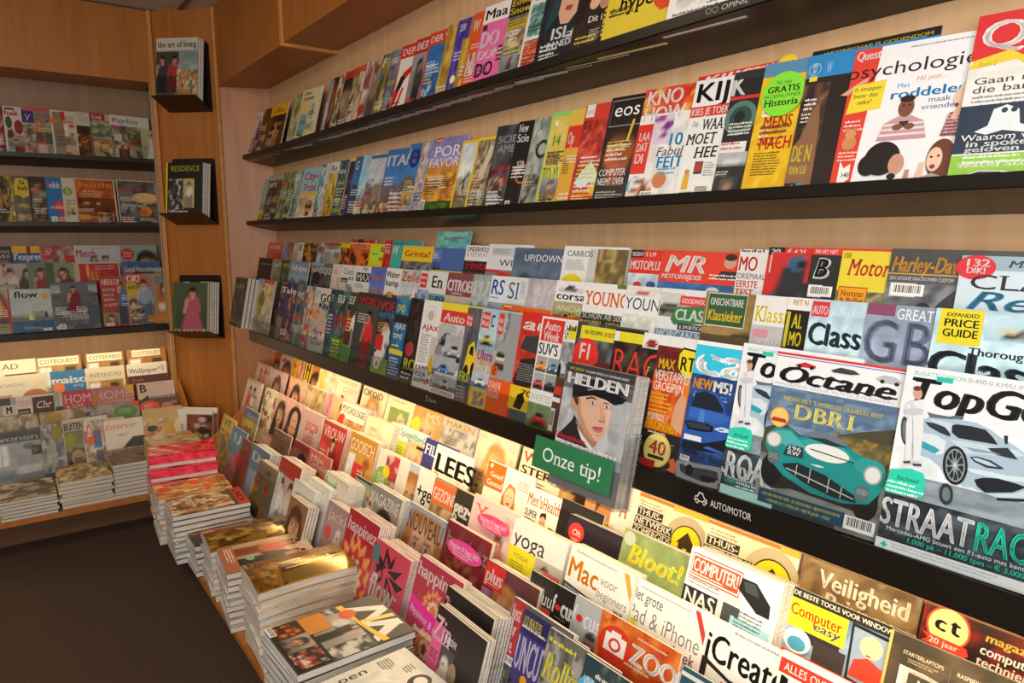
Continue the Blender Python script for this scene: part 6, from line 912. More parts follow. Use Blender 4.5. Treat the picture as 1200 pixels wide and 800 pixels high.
m((1.808, 0.298), 'white health magazine with orange block and a blond woman', 'ece4d4', R(.0, .72, .4, .99, 'e8641e'), E(.08, .95, .03, 'f4e8d8'), T('Goed', .08, .84, .055, 'f8f0e4', .28, 'b', .1), T('Gevoel', .04, .75, .06, 'f8f0e4', .34, 'b', .1), G([(.3, .3), (.38, .55), (.55, .62), (.75, .55), (.85, .3), (.8, .15)], '4a78a8'), G([(.44, .4), (.42, .7), (.52, .85), (.66, .82), (.72, .6), (.7, .3), (.6, .4)], 'b8743a'), E(.57, .7, .1, 'e8bc98', .11), E(.53, .72, .012, '3a2618', .008), E(.61, .72, .012, '3a2618', .008), E(.57, .645, .035, 'c05048', .013), L(.7, .9, .25, 4, '8a8070', .014), E(.9, .42, .16, '2aa0c8'), W=.225, f=.006, r=-0.568)
m((1.591, 0.274, 0.68), 'white fitness magazine with a muscular dark-haired man', 'ebe3d3', T("Men'sHealth", .03, .82, .12, 'e0502a', .95, 'S'), T('SUPER', .02, .7, .07, '1c1a18', .36), T('STERK', .02, .61, .07, '1c1a18', .36), T('LIJF', .02, .52, .07, '1c1a18', .26), G([(.32, .2), (.4, .48), (.6, .55), (.78, .48), (.85, .2)], 'c8a080'), E(.56, .67, .085, 'd0a684', .1), G([(.46, .72), (.48, .78), (.62, .8), (.66, .73), (.56, .76)], '2a1e18'), E(.53, .69, .012, '221a14', .008), E(.6, .69, .012, '221a14', .008), E(.565, .61, .03, '8a4a3c', .01), L(.74, .66, .22, 6, '2a2622', .022), W=.215, f=.006, r=-0.59)
m((1.450, 0.000, 0.40), 'black magazine edge beside the fitness cover', '1c1a1a', R(0, .9, 1, 1, '2a2626'), W=.16, yaw=2)
m((1.388, 0.254), 'dark magazine with a red oval and purple portrait', '2a2230', P('close', .1, .1, 1, .9, '2a2234', '1c1622', '8a5a5a', '2a2030'), E(.18, .84, .14, 'd8382e', .1), T('Oh', .1, .81, .06, 'f6ece4', .16, 's', .2), L(.12, .77, .12, 2, 'f4dcd4', .01), W=.2, n=3, t=.009, f=.004, r=-0.612)
m((1.194, 0.279), 'olive green magazine with yellow script and a boy', '4a5030', P('land', 0, 0, 1, 1, '7a8a58', '3a4424', '4a5430', '6a743a'), T('Bloot!', .12, .74, .16, 'ecdc38', .78, 'b', .2), E(.1, .93, .09, 'aab0a8', .06), E(.62, .46, .12, 'd8a078', .15), E(.62, .56, .125, '7a5a34', .08), E(.58, .48, .012, '221a14', .008), E(.68, .48, .012, '221a14', .008), T('BERT-JAN', .05, .6, .05, 'ece6d8', .3), L(.7, .55, .25, 6, 'c8c8a8', .012), n=3, t=.008, yaw=1, r=-0.588)
m((0.968, 0.311), 'white computer magazine with red title box and black mouse', 'dfe0de', P('abs', 0, 0, 1, 1, 'dfe0de', 'd4d8da', 'e6e6e2'), R(.03, .8, .6, .97, 'd84830'), R(.04, .81, .59, .96, 'f2ece4'), R(.05, .82, .58, .95, 'd84830'), T('COMPUTER!', .06, .85, .085, 'f8f2ea', .51), L(.06, .83, .48, 1, 'f8f2ea', .01), L(.03, .785, .45, 2, '6a6a70', .014), R(.0, .6, .44, .735, '1e1e20'), T('NAS', .02, .62, .1, 'f4f2ee', .36), R(.4, .62, .66, .8, 'c8cacc'), R(.46, .48, .64, .74, '3a4044'), R(.56, .2, .96, .68, '9cc8d8'), G([(.58, .86), (.6, .94), (.75, .94), (.92, .84), (.93, .76), (.8, .76)], '202224'), G([(.62, .92), (.74, .93), (.8, .86), (.66, .86)], '3c4044'), L(.6, .72, .3, 6, '3a5a6a', .014), n=7, t=.008, W=.225, yaw=0, r=-0.565)
m((0.751, 0.311), 'blue computer magazine with yellow box and woman in red', '6a8cb0', P('abs', 0, 0, 1, .9, '7a98b8', '5a7a9c', '8aa4c0', 'a8b8c8'), R(0, .9, 1, 1, '2a2620'), T('DE BESTE TOOLS VOOR WINDOWS 10', .05, .93, .045, 'f4efe4', .9), R(.0, .62, .53, .9, 'ecd428'), T('Computer', .05, .74, .11, 'd84a28', .44), T('easy', .26, .67, .08, '4a4a8a', .22, 'b', .25), R(.2, .52, .5, .62, '2a2a2c'), G([(.56, .9), (.98, .88), (.96, .3), (.58, .36)], '1c2024'), G([(.58, .87), (.95, .85), (.93, .36), (.6, .4)], '8a9cb4'), E(.73, .74, .085, 'e8d498', .1), E(.73, .71, .06, 'e8bc98', .075), G([(.6, .42), (.62, .58), (.72, .64), (.86, .58), (.88, .42)], 'dc4030'), E(.72, .66, .02, 'a03a34', .008), E(.16, .5, .12, 'dfe6ea', .12), E(.16, .47, .08, '4a9ac0', .07), R(.3, .36, .56, .58, '3a3432'), R(.0, .26, .9, .38, 'd83a2e'), T('VERLAAG JE INTERNETREKENING', .02, .29, .06, 'f6efe6', .86), E(.83, .36, .11, 'ecd428'), T('EASY', .75, .35, .035, '2a2614', .16), W=.235, yaw=1, f=.014, r=-0.558, ym=(.38, .62))
m((0.550, 0.310), 'dark taupe computer magazine with giant outlined letters', '4a4034', P('abs', 0, 0, 1, 1, '4a4034', '3e362c', '5a4e3c'), R(.0, 0, .02, 1, 'c8a860'), T('STARTERLAPTOPS', .1, .87, .026, 'd8ccb4', .26, 'n'), L(.14, .84, .2, 2, 'b0a488', .01), T('RASPBERRY PI ZERO W', .44, .87, .028, 'e0d4bc', .34, 'n'), L(.5, .84, .22, 2, 'b0a488', .01), T('PC', .08, .52, .26, 'e4dac6', .9, 'x'), T('PC', .115, .545, .21, '4a4034', .8, 'n'), R(.4, .7, .402, .9, '8a8068'), R(.8, .7, .802, .9, '8a8068'), W=.25, yaw=1, f=.02, r=-0.56, ym=(.25, .75))
end_row()
row('R', 1.062, -1.05, 17, 3, 24, 'in lit rack third row', 'magazines in the third row of the low rack')
m(4.038, 'red and white weekly with dark-haired women, leftmost', 'd8b4a4', P('two', 0, .2, 1, .95, 'e0c8bc', '2a1a16', 'd8a488', 'd83a48', 'e4e0d8'), T('Elle', .5, .68, .07, '3a3028', .4), n=2)
m(3.721, 'cream teen magazine with colourful picture dots', 'dcd0b0', P('food', 0, .3, 1, .9, 'e4dac0', 'c83a48', '5a8aa0', 'd8b03a', '8a9a5a'), T('FL', .1, .86, .09, 'a83a4a', .4), n=2)
m((3.552, 0.000, 0.81), 'pink weekly with a woman in a dark coat', 'd8a098', WOM('dcb0a8', '3a2218', 'dca88c', '3a3a34'), T('V', .05, .86, .09, 'd8d03a', .3))
m(3.389, 'salmon weekly with a curly dark-haired woman', 'd8988a', P('porl', 0, .1, 1, 1, 'e0a8a0', '2a1812', 'dca080', 'c86a70'), E(.5, .72, .34, '2a1812', .2), E(.5, .66, .17, 'dca284', .19), E(.43, .69, .025, '1a1210', .012), E(.57, .69, .025, '1a1210', .012), E(.5, .57, .06, 'b04a4a', .018), W=.22)
m(3.155, 'pink and grey story weekly with red headline', 'cfa8a0', P('two', 0, .1, 1, .8, 'c8b0a8', '6a4430', 'dcaa90', '9a8a88', 'd08a8a'), R(.3, .7, .9, .82, 'd85a58'), T('STORY', .33, .72, .08, 'f4e8e0', .5), n=3)
m((2.867, 0.282), 'red womens magazine with white spaced capitals', 'c03a34', P('fig', .2, 0, 1, .9, 'b83430', '2a1a16', 'e0b090', '8a2a28'), T('VROUW', .08, .78, .15, 'f0dcd0', .88, 's'), E(.18, .55, .18, 'd84a44', .12), L(.55, .4, .3, 4, 'f0d8cc', .018), n=4, t=.009, r=-0.695)
m((2.581, 0.293), 'golden regional magazine with a red square and wide white capitals', 'c88a34', P('room', 0, 0, 1, .78, 'd09a44', 'b8762a', 'd8b060', 'b05a2a'), T('GOOISCH', .04, .78, .15, 'f2e6cc', .9, 'n'), R(.3, .42, .66, .64, 'd83a34'), n=5, t=.008, r=-0.685)
m((2.352, 0.000, 0.70), 'white slimming magazine with green disc and berries', 'e9e0cc', P('food', .4, .2, 1, 1, 'ecdcd0', 'c83a40', 'b8283a', 'e8b0a0'), E(.32, .62, .3, '8ab848'), T('Slim', .14, .58, .13, 'f4f2e4', .36, 'b', .1), E(.5, .75, .14, 'ecd42a'), n=3, t=.009)
m((2.210, 0.000, 0.68), 'white health magazine with yellow disc and half a face', 'e6dece', P('close', .35, .1, 1.0, .9, 'e4dac8', 'a8703a', 'e8bc98', 'd8d0c4'), E(.28, .68, .2, 'e8c028', .2), L(.16, .74, .24, 4, '6a5010', .02), R(0, .9, 1, 1, 'b8bccc'), n=2)
m((2.073, 0.000, 0.54), 'white health magazine with a large black plus sign', 'ece6da', T('+gezond', .06, .66, .17, '1c1a18', 1.9), P('por', .2, 0, .9, .6, 'e4dccc', '5a3a24', 'dcb090', 'c8c0b4'), f=.004)
m((1.964, 0.000, 0.68), 'tan health magazine with orange title band', 'b08a5c', P('abs', 0, 0, 1, .7, 'b89468', '8a6840', 'd0b488'), G([(0, .72), (1, .7), (1, .95), (0, .97)], 'e06a34'), T('GEZOND', .04, .76, .13, 'f6ece0', .92), f=.008)
m((1.826, 0.000, 0.50), 'black and white health magazine with lower-case title', '3a332c', P('abs', 0, 0, 1, .66, 'd8ccb8', 'b8a890', 'e4dccc'), T('gez', .05, .72, .18, 'f0eae0', .7, 'x'), E(.8, .8, .05, 'e8e0d0'), f=.012)
m((1.724, 0.293), 'pale pink yoga magazine with coral lettering', 'e8c4bc', P('fig', .3, 0, 1, .8, 'ecccc4', '8a5a40', 'e4b498', 'dc8a90'), T('Yoga', .1, .76, .16, 'e06a5a', .75, 's'), L(.7, .9, .25, 3, 'c88a80', .014), W=.22, f=.016, r=-0.68)
YG = CUR['items'][-1]
m((1.502, 0.287), 'white yoga magazine with a yellow square and thin black title', 'e9e4da', P('fig', .45, .05, 1, .7, 'b8b0a4', '3a2a20', 'd8aa88', 'd8d4cc'), T('yoga', .05, .72, .19, '2a2824', .6, 'n'), R(.0, .4, .52, .7, 'e8d82a'), T('YOGA', .1, .58, .05, '8a8018', .3, 'n'), L(.08, .52, .34, 4, '8a8018', .018), R(.7, .52, .98, .6, 'd85a60'), E(.5, .38, .1, 'e4dcd0', .1), E(.5, .38, .06, '6a3a2a', .06), n=4, t=.01, r=-0.69, ym=(.2, .8))
m((1.266, 0.298), 'white laptop beginners book with an orange title', 'ebe7de', T('Mac', .02, .68, .2, 'e8922a', .5, 'b'), T('voor', .54, .76, .09, '8a8a88', .26, 'n'), T('beginners', .52, .64, .08, '8a8a88', .46, 'n'), T('2018', .8, .56, .045, '4a4a48', .14), L(.1, .95, .7, 1, '8a8a86', .014), G([(.84, .98), (.92, .98), (1, .82), (1, .74)], 'e8a23a'), G([(.0, .36), (.0, .62), (.64, .56), (.66, .3)], '2a2c30'), G([(.02, .36), (.02, .6), (.62, .545), (.635, .32)], '7a98b4'), G([(.05, .4), (.2, .5), (.3, .55), (.45, .46), (.6, .42), (.63, .33), (.05, .33)], '5a6268'), E(.68, .42, .17, 'e8a028'), W=.215, n=5, t=.008, yaw=0, r=-0.68, ym=(.2, .8))
m((1.072, 0.293), 'white tablet and phone handbook with thin black title', 'ece9e2', T('Het grote', .05, .82, .1, '2c2c2c', .42, 'n'), T('iPad & iPhone', .02, .62, .15, '6a6a6a', .95, 'l'), T('boek', .68, .5, .1, '2c2c2c', .26, 'n'), G([(.84, .98), (.9, .98), (1, .82), (1, .72)], 'c83a3a'), R(.15, .94, .8, .95, 'b0b0ac'), E(.08, .56, .13, 'd8d838', .09), G([(.2, .54), (.55, .42), (.6, .3), (.2, .36)], '222426'), G([(.24, .52), (.53, .41), (.55, .34), (.24, .4)], '5a6468'), W=.215, n=2, t=.008, yaw=1.2, f=.014, r=-0.682, ym=(.2, .8))
m((0.857, 0.293, 0.78), 'white creative computer magazine with heavy black letters', 'eceae4', L(.35, .95, .6, 1, '6a6a66', .018), T('iCreate', .03, .66, .22, '1c1c1c', 1.0, 'b'), G([(.06, .62), (.4, .55), (.95, .54), (.95, .56), (.4, .58), (.1, .65)], '1c1c1c'), T('iPh', .3, .44, .1, 'e8407a', .3), R(.02, .5, .1, .66, '222'), W=.225, yaw=1.5, f=.018, r=-0.68, ym=(.2, .8))
m((0.689, 0.300), 'white and red open source magazine with giant capitals', 'ece8e2', R(.0, .84, 1, .95, 'd83a2c'), T('ALLES OVER OPEN SOURCE', .04, .865, .06, 'f6f0e8', .94, 'n'), T('LINUX', .02, .6, .22, '1a1a1a', 1.0, 'x'), W=.225, yaw=1.5, f=.024, r=-0.675, ym=(.2, .8))
end_row()
row('R', .962, -1.10, 17, 2, 28, 'in lit rack fourth row', 'magazines in the fourth row of the low rack')
m((3.751, 0.239), 'blue and yellow puzzle weekly with a white fish, leftmost', 'b8a060', P('two', 0, .1, 1, .7, 'c8b078', '4a2e1e', 'd8a888', 'b85a4a', '6a7a9a'), R(.0, .78, 1, .98, '4a6aa8'), T('Weekend', .2, .8, .12, 'ecd030', .75, 'b', .2), R(.3, .62, .8, .76, 'e8c028'), r=-0.849)
m((3.279, 0.227), 'pink sealed gossip weekly with several faces', 'd09a84', P('two', 0, .1, 1, .8, 'd8b098', '5a3424', 'dca888', 'c86a6a', '5a8a6a'), T('PRIVE', .1, .84, .1, 'f0dcd0', .7), r=-0.863)
m((3.009, 0.234), 'orange-pink sealed weekly showing a round black price spot', 'd8907c', P('por', 0, .1, 1, .9, 'dca08c', '5a3a28', 'dcaa8c', 'c87068'), R(.0, .86, 1, .98, 'e04a50'), E(.55, .66, .18, '1c1614'), T('6', .46, .6, .13, 'f4ece4', .14, 'x'), r=-0.855)
m((2.829, 0.238), 'coral weekly with white lettering and a smiling face', 'd86858', P('por', .1, .05, 1, .75, 'dc8070', '7a4a2a', 'e0b090', 'd85a50'), T('Mijn', .1, .84, .09, 'f6e6dc', .6), T('Geheim', .1, .74, .09, 'f6e6dc', .85), r=-0.85)
m((2.499, 0.224, 0.62), 'pale green magazine with leafy green title in a thick pile', 'e4dcc4', T('Santé', .04, .76, .15, '4aa858', .85, 'S'), E(.5, .76, .35, '8ac878', .1), T('Santé', .04, .72, .15, '3a9850', .85, 'S'), P('abs', 0, 0, 1, .6, 'e8e0d0', 'c8b89a', 'dcd0b8'), n=9, t=.0075, yaw=0, r=-0.9)
m((2.373, 0.246), 'grey fashion magazine with yellow letters and teal sleeve', '8a9a98', P('fig', .2, 0, 1, .9, '94a4a0', '6a3a24', 'dcae8c', '2a8a94'), T('SANTE', .05, .78, .14, 'e8d840', .85, 'b'), L(.1, .5, .3, 4, 'e8e4d4', .018), R(0, .96, 1, 1, '2a2420'), r=-0.84)
m((2.197, 0.263), 'grey magazine with white capitals and a woman with black fringe', '9a9488', P('por', .2, .05, 1, .85, 'a8a294', '1c1614', 'dcb090', '5a5248'), T('MAGAZINE', .04, .78, .15, 'eae6da', .92, 'n'), G([(.0, .7), (.1, .86), (.2, .7), (.1, .6)], 'e8e0d4'), G([(.02, .72), (.1, .8), (.16, .7)], 'b03038'), L(.7, .4, .25, 5, 'e0d8c8', .016), n=4, t=.009, r=-0.834)
m((1.959, 0.270), 'blue-grey fashion magazine with tall navy capitals and a blond face', '9aa8b8', P('close', 0, 0, 1, .95, 'a4b2c0', 'b07c48', 'e4bc9c', '5a6a78'), T('NOUVEAU', .04, .72, .2, '34405a', .92, 's'), n=2, yaw=1.5, W=.22, r=-0.816)
m((1.730, 0.285), 'crimson sealed spirituality magazine behind the pink ribbon', 'b03048', P('swirl', 0, .0, 1, .8, 'b83448', 'd89070', 'a82a44', 'e0b890', 'c04a5a'), T('happinez', .05, .76, .15, 'f2dcd4', .92, 'b'), n=2, W=.215, r=-0.798)
HZ2 = CUR['items'][-1]
m((1.491, 0.252, 0.76), 'dark red magazine with curly-haired woman and red title square', '6a3a3c', P('porl', .25, 0, 1.0, .9, '6a3440', 'b8783e', 'e4b492', '4a3038'), R(.0, .68, .5, .99, 'd8342c'), T('plus', .03, .75, .17, 'f6eee6', .44, 'b'), L(.06, .72, .36, 1, 'f4dcd0', .014), R(.0, .5, .28, .66, 'a05a8a'), L(.02, .63, .22, 4, 'f0d8e8', .014), n=3, t=.011, W=.212, r=-0.844, ym=(.2, .8))
m((1.336, 0.281, 0.48), 'black nature magazine with a white animal and red band', '2c2c28', P('land', 0, 0, 1, .7, '3a3e34', '2a2e24', '3a3e30'), R(0, .58, 1, .655, 'dc4a2c'), T('natuur', .08, .68, .17, 'f2f0ea', .95, 'n'), E(.62, .34, .36, 'd8dad8', .26), E(.75, .2, .08, '2a2826', .06), R(0, .9, 1, 1, '2c2c28'), W=.21, r=-0.8, ym=(.3, .7))
m((1.239, 0.284, 0.38), 'black photo magazine with white letters and a red dot', '221f1e', P('close', .1, 0, 1, .66, '2a2422', '171514', '7a5648', '2a2422'), T('f', .03, .7, .19, 'f2f0ec', .1, 'x'), E(.26, .77, .085, 'dc3430'), T('cus', .4, .7, .19, 'f2f0ec', .62, 'x'), L(.2, .66, .6, 1, 'a8a4a0', .016), W=.21, f=.004, r=-0.798, ym=(.25, .75))
m((1.163, 0.290, 0.45), 'silver photo magazine with white letters and a red dot', 'b8b8b8', P('fig', .4, 0, 1, .8, 'bcbcbc', '3a3a3a', '9a8a80', '2a2c2e'), T('f', .03, .76, .15, 'e8e8e8', .08, 'n'), E(.24, .8, .085, 'dc3430'), T('cus', .38, .74, .17, 'e8e8e8', .56, 'n'), L(.04, .6, .36, 3, '3a3a3c', .018), T('Peter', .05, .5, .03, '2a2a2c', .2), L(.04, .44, .32, 3, 'c83a7a', .014), L(.04, .34, .36, 4, '3a3a3c', .016), R(.04, .2, .14, .25, '2a6a9a'), W=.212, f=.008, r=-0.793, ym=(.2, .8))
m((1.072, 0.293), 'orange photo magazine with a white camera sign', 'dc6a28', P('abs', 0, 0, 1, 1, 'dc6a28', 'c8501e', 'e88a3a', 'b8401a', 'ecaa5a'), E(.24, .74, .22, 'd83a24', .18), R(.1, .68, .38, .84, 'f4ece2'), R(.17, .83, .3, .87, 'f4ece2'), E(.24, .755, .08, 'd83a24'), E(.24, .755, .05, 'f4ece2'), T('ZOOM', .45, .7, .16, 'f4ece2', .75, 'x'), L(.4, .66, .4, 1, 'f4dcc8', .02), T('VOORJAARSFOTO', .04, .46, .05, 'f8e6d4', .5), L(.04, .42, .4, 3, 'f8e0c8', .02), L(.5, .92, .5, 1, 'f8e0c8', .016), W=.215, f=.012, r=-0.792, ym=(.2, .8))
m(0.839, 'dark teal magazine cut off at the lower edge', '2a5a6a', T('L', .1, .76, .14, 'c8d8dc', .2, 'n'), P('abs', 0, 0, 1, .7, '2a5a6a', '3a6a78', '1e4452'), R(0, .94, 1, .97, 'e8e4da'), W=.215, f=.016)
end_row()
row('R', .858, -1.18, 17, 2, 34, 'in lit rack front row', 'magazines in the front row of the low rack')
m((3.833, 0.279), 'yellow puzzle magazine with blue letters, farthest left', 'dcb82e', P('abs', 0, 0, 1, .75, 'c8a040', '7a6a4a', 'b8703a', 'dcc060'), T('VT', .2, .82, .12, '5a4a8a', .5), R(0, 0, .1, 1, 'b87a4a'), H=.3, r=-0.977)
m((3.627, 0.262), 'blue magazine with a big pale letter, behind the pink disc', '5a8aa8', P('abs', 0, 0, 1, .5, 'c86a7a', 'd88a90', '8a9a70'), T('U', .2, .72, .18, 'dce8ec', .5, 'x'), E(.8, .45, .25, 'e83a6a'), H=.29, r=-1.0)
m((3.447, 0.240), 'sealed pink and orange girls magazine', 'c86a70', P('abs', 0, 0, 1, 1, 'c8707a', 'e8703a', '8a9a90', 'd83a5a', 'e0a898'), E(.4, .6, .2, 'e84a7a'), E(.6, .3, .28, 'e8682a'), H=.26, r=-1.03)
m((3.165, 0.271), 'slate blue magazine with white letter in a thick pile', '5a7a94', P('fig', .1, .0, 1, .62, '8a9aa4', '4a3a2a', 'c8a080', 'b89a48'), T('Du', .1, .76, .15, 'd8e4ea', .75, 'x'), R(0, .0, 1, .08, 'a83a48'), n=5, t=.011, H=.28, r=-1.02)
m((2.952, 0.000, 0.77), 'grey garden magazine with yellow flowers in clear wrap', 'a8a490', P('flower', 0, 0, 1, .8, '9a9a88', 'e8c030', 'e8882a', '5a7a8a'), R(0, .8, 1, 1, 'c8bca4'), T('ak', .55, .84, .09, '4a4440', .35), n=3, t=.01, f=.055, H=.25)
m((2.797, 0.305), 'red-topped magazine with women in white dresses', 'c8a894', P('two', 0, 0, 1, .84, 'c8a89c', '3a2418', 'dcae90', 'e4dcd4', 'd8ccc4'), R(0, .8, 1, 1, 'b03428'), n=6, t=.01, H=.275, r=-0.977)
m((2.561, 0.288, 0.25), 'rear white sealed packet with a printed address label', 'dedbd4', R(.05, .55, .95, .96, 'e8e6e0'), T('LOBBES', .3, .78, .05, '4a4a4a', .4, 'b'), L(.15, .72, .6, 3, '7a7874', .02), n=3, t=.01, W=.19, r=-.98)
m((2.607, 0.265, 0.55), 'front white sealed packet with a printed address label', 'dedbd4', R(.05, .55, .95, .96, 'e8e6e0'), T('LOBBES', .3, .78, .05, '4a4a4a', .4, 'b'), L(.15, .72, .6, 3, '7a7874', .02), n=3, t=.01, f=.032, W=.19, r=-1.035)
m(2.506, 'small brown magazine with a long-haired woman before red-topped one', '8a6248', P('porl', 0, 0, 1, 1, '94684a', '4a2c18', 'd8a480', '6a4430'), n=4, t=.011, f=.062, W=.16, H=.225)
m((2.330, 0.265), 'rose grey magazine with a white-haired figure', 'a88a88', P('fig', .1, .0, 1, .8, 'b09490', 'e0d4cc', 'dcb8a0', 'e4dcd8'), T('jackie', .1, .8, .13, 'd8c8c4', .8, 'n'), E(.2, .62, .12, 'd84a44'), n=4, t=.009, H=.27, r=-1.016)
m((2.092, 0.308), 'red spirituality magazine with an orange ring of flowers', 'b0283a', P('swirl', 0, .0, 1, .84, 'b42a3c', 'e89a5a', 'c83a34', 'ecd0a0', 'd8702a'), T('happinez', .04, .8, .13, 'f4e0d8', .94, 'b'), n=7, t=.0085, W=.2, H=.285, f=.012, r=-0.982)
m((1.883, 0.278), 'pink magazine with black palm leaves and white title', 'd0485c', G([(.3, .98), (.28, .7), (.33, .7), (.36, .95)], '3a2430'), G([(.4, .78), (.05, .9), (.2, .76)], '33222a'), G([(.4, .78), (.15, .66), (.12, .76)], '33222a'), G([(.42, .8), (.3, .97), (.5, .86)], '33222a'), G([(.42, .78), (.6, .95), (.56, .8)], '2c1e26'), G([(.45, .76), (.85, .84), (.7, .72)], '33222a'), G([(.5, .72), (.95, .7), (.8, .62)], '2c1e26'), G([(.5, .7), (.8, .52), (.64, .56)], '33222a'), G([(.45, .7), (.5, .5), (.54, .68)], '33222a'), G([(.36, .72), (.2, .56), (.34, .62)], '2c1e26'), E(.05, .85, .12, '5a7a7a', .1), T('flow', .06, .42, .24, 'f6eae6', .72, 'b'), E(.83, .56, .02, 'f6eae6'), L(.25, .3, .5, 5, '8a2a3c', .012), n=8, t=.0085, W=.195, H=.245, r=-1.022)
m((1.656, 0.309), 'red spirituality magazine with a bright pink sash', 'b43850', P('swirl', .05, .45, 1, .84, 'b83c50', 'e8a868', 'c84a4a', 'ecd0a8', 'd87a4a'), T('happinez', .02, .84, .12, 'f4e0d8', .95, 'b'), P('swirl', .1, .15, .95, .5, 'b83c50', 'e8b070', 'd8784a', 'ecd8b0', 'a83a48'), G([(0, .5), (1, .42), (1, .56), (0, .66)], 'e8309a'), T('happinez & fanclub', .04, .53, .06, 'f8e0f0', .9, 'b', .15, -8), L(.05, .24, .85, 5, 'e8dcd8', .03), L(.2, .4, .6, 1, 'f4ecd8', .05), n=3, t=.009, W=.21, H=.285, f=.03, r=-0.97)
m((1.473, 0.295, 0.31), 'black magazine with pink brush title in the rear thick pile', '2a2422', P('por', .4, .0, 1, .7, '2a2624', 'b8783e', 'e0b494', '3a3432'), T('Zin', .0, .72, .2, 'e8a0b8', .62, 'S', .1), E(.75, .55, .12, '8a7458', .1), n=9, t=.0085, W=.205, H=.265, f=.0, yaw=0, r=-1.005)
m((1.411, 0.274, 0.63), 'black magazine with pink column, white-haired figure and pink title', '2e2624', R(.0, 0, .36, .86, 'd85a88'), T('Zin', .0, .72, .2, 'eab4c8', .6, 'S', .1), T('magazine', .4, .76, .08, 'e8e0dc', .4, 'n'), L(.05, .62, .26, 3, '3a1a2a', .016), L(.05, .46, .26, 2, '3a1a2a', .016), T('seks', .06, .36, .06, '2a1420', .26, 'S'), P('fig', .38, .0, .82, .72, '4a4440', 'd8d0c8', 'd8b8a4', 'c8c4c0'), E(.83, .55, .12, '9a8464', .1), E(.9, .35, .07, 'd8a88c', .07), n=3, t=.009, W=.205, H=.27, f=.108, yaw=0, r=-1.085)
m((1.286, 0.342, 0.25), 'music magazine with white title on red square over grey lines', '5a5a5c', R(.05, .62, .98, .99, 'b82c34'), T('lust', .1, .86, .1, 'f0e6e0', .6, 'b'), T('for', .1, .75, .1, 'f0e6e0', .5, 'b'), T('life.', .1, .64, .1, 'f0e6e0', .55, 'b'), R(.05, .56, .98, .62, 'd8d4d0'), B(.3, .565, .3, .05), P('abs', .05, 0, .98, .55, '4a4e54', '3a3c40', '5e6268'), T('SPECIAL', .08, .47, .05, 'd8c83a', .5), T('ELO', .08, .4, .06, 'e8e8e6', .4), T('live-act', .08, .32, .06, 'e8e8e6', .6), L(.08, .26, .5, 4, 'd8d8d8', .025), R(0, 0, .05, 1, '8a9090'), H=.29, n=2, yaw=1, r=-0.9)
m((1.241, 0.333, 0.50), 'purple music magazine with a four-man beat group', '4a3a80', P('two', .0, .0, .6, .58, '4a4068', '1a1412', 'd8b090', '2a2430', '3a3030'), P('two', .45, .0, 1, .5, '4a4068', '1a1412', 'd8b090', '2a2430', '3a3030'), R(0, .84, 1, 1, '2e2a5a'), T('112 BEATLES', .05, .9, .06, 'e8d83a', .6), L(.05, .88, .85, 1, 'e4e0d8', .025), T('UNCUT', .02, .6, .22, 'd8d8e8', 1.0, 'b'), E(.45, .55, .09, 'e8a028'), H=.285, W=.21, f=.008, r=-0.912)
m((1.140, 0.333, 0.62), 'grey music magazine with yellow script masthead', '8a8a80', P('abs', 0, 0, 1, 1, '8a8a80', '6a6a62', 'a0a098', '50504a'), T('Rolling', .04, .68, .17, 'e4d84a', 1.0, 'S', .15), T('Stone', .3, .5, .17, 'e4d84a', .8, 'S', .15), L(.05, .92, .8, 1, 'e8d83a', .03), H=.285, W=.21, f=.014, r=-0.915)
m((1.016, 0.332, 0.58), 'dark teal music magazine with light blue disc', '28404a', E(.2, .8, .2, '4ab0d8'), T('VRIJ', .06, .82, .06, 'f0f4f4', .26), T('DE', .1, .75, .05, 'f0f4f4', .18), P('abs', .3, 0, 1, 1, '2a3c44', '3a4a50', '6a7a6a', '1c2a30'), L(.3, .9, .6, 2, 'd8d8c8', .03), H=.28, W=.21, f=.02, r=-0.92)
m(0.899, 'brown music magazine at the photo foot', '6a5040', P('abs', 0, 0, 1, 1, '6a5040', '8a6a50', '4a382c', 'a88a68'), L(.1, .9, .8, 2, 'e8e0d0', .03), H=.28, W=.21, f=.026)
end_row()

# ---- back wall
row('B', 4.785, .428, 13, 4, 22, "on the upper back shelf", 'magazines on the upper shelf of the back wall')
m((0.050, 0.000, 0.48), 'red-edged magazine cut by the photo edge', '8a3a30', FL('abs', '8a3a30', 'c8a090', '5a2a24'))
m((0.146, 0.000, 0.41), 'white craft magazine with a red title and small pictures', 'cfc6be', T('hak', .05, .82, .1, 'c83a40', .75, 'b'), R(.1, .93, .6, .97, '3a4a3a'), E(.25, .68, .13, '3a5a48', .12), E(.75, .6, .18, '8a3a30', .14), E(.3, .4, .14, '4a4a4a', .15), R(.1, .05, .5, .22, '8ab8a8'), R(.45, .03, 1, .38, '7a3a34'), R(.4, .36, 1, .42, 'd8783a'), E(.3, .55, .1, 'd87868', .02))
m((0.229, 0.000, 0.27), 'magazine with pink strip and purple script box', 'b8a89c', R(0, .94, 1, 1, 'd84a7a'), R(0, .7, 1, .94, '4a3a72'), T('V', .2, .74, .13, 'd8d0e0', .4, 's', .2), P('abs', 0, 0, 1, .68, 'b0a090', '8a6a58', 'c8c0b4', '6a5a50'), R(.1, .02, .8, .3, 'b8c0b0'), P('flower', .1, .02, .9, .3, 'a8a898', 'c87070', '5a7a5a'))
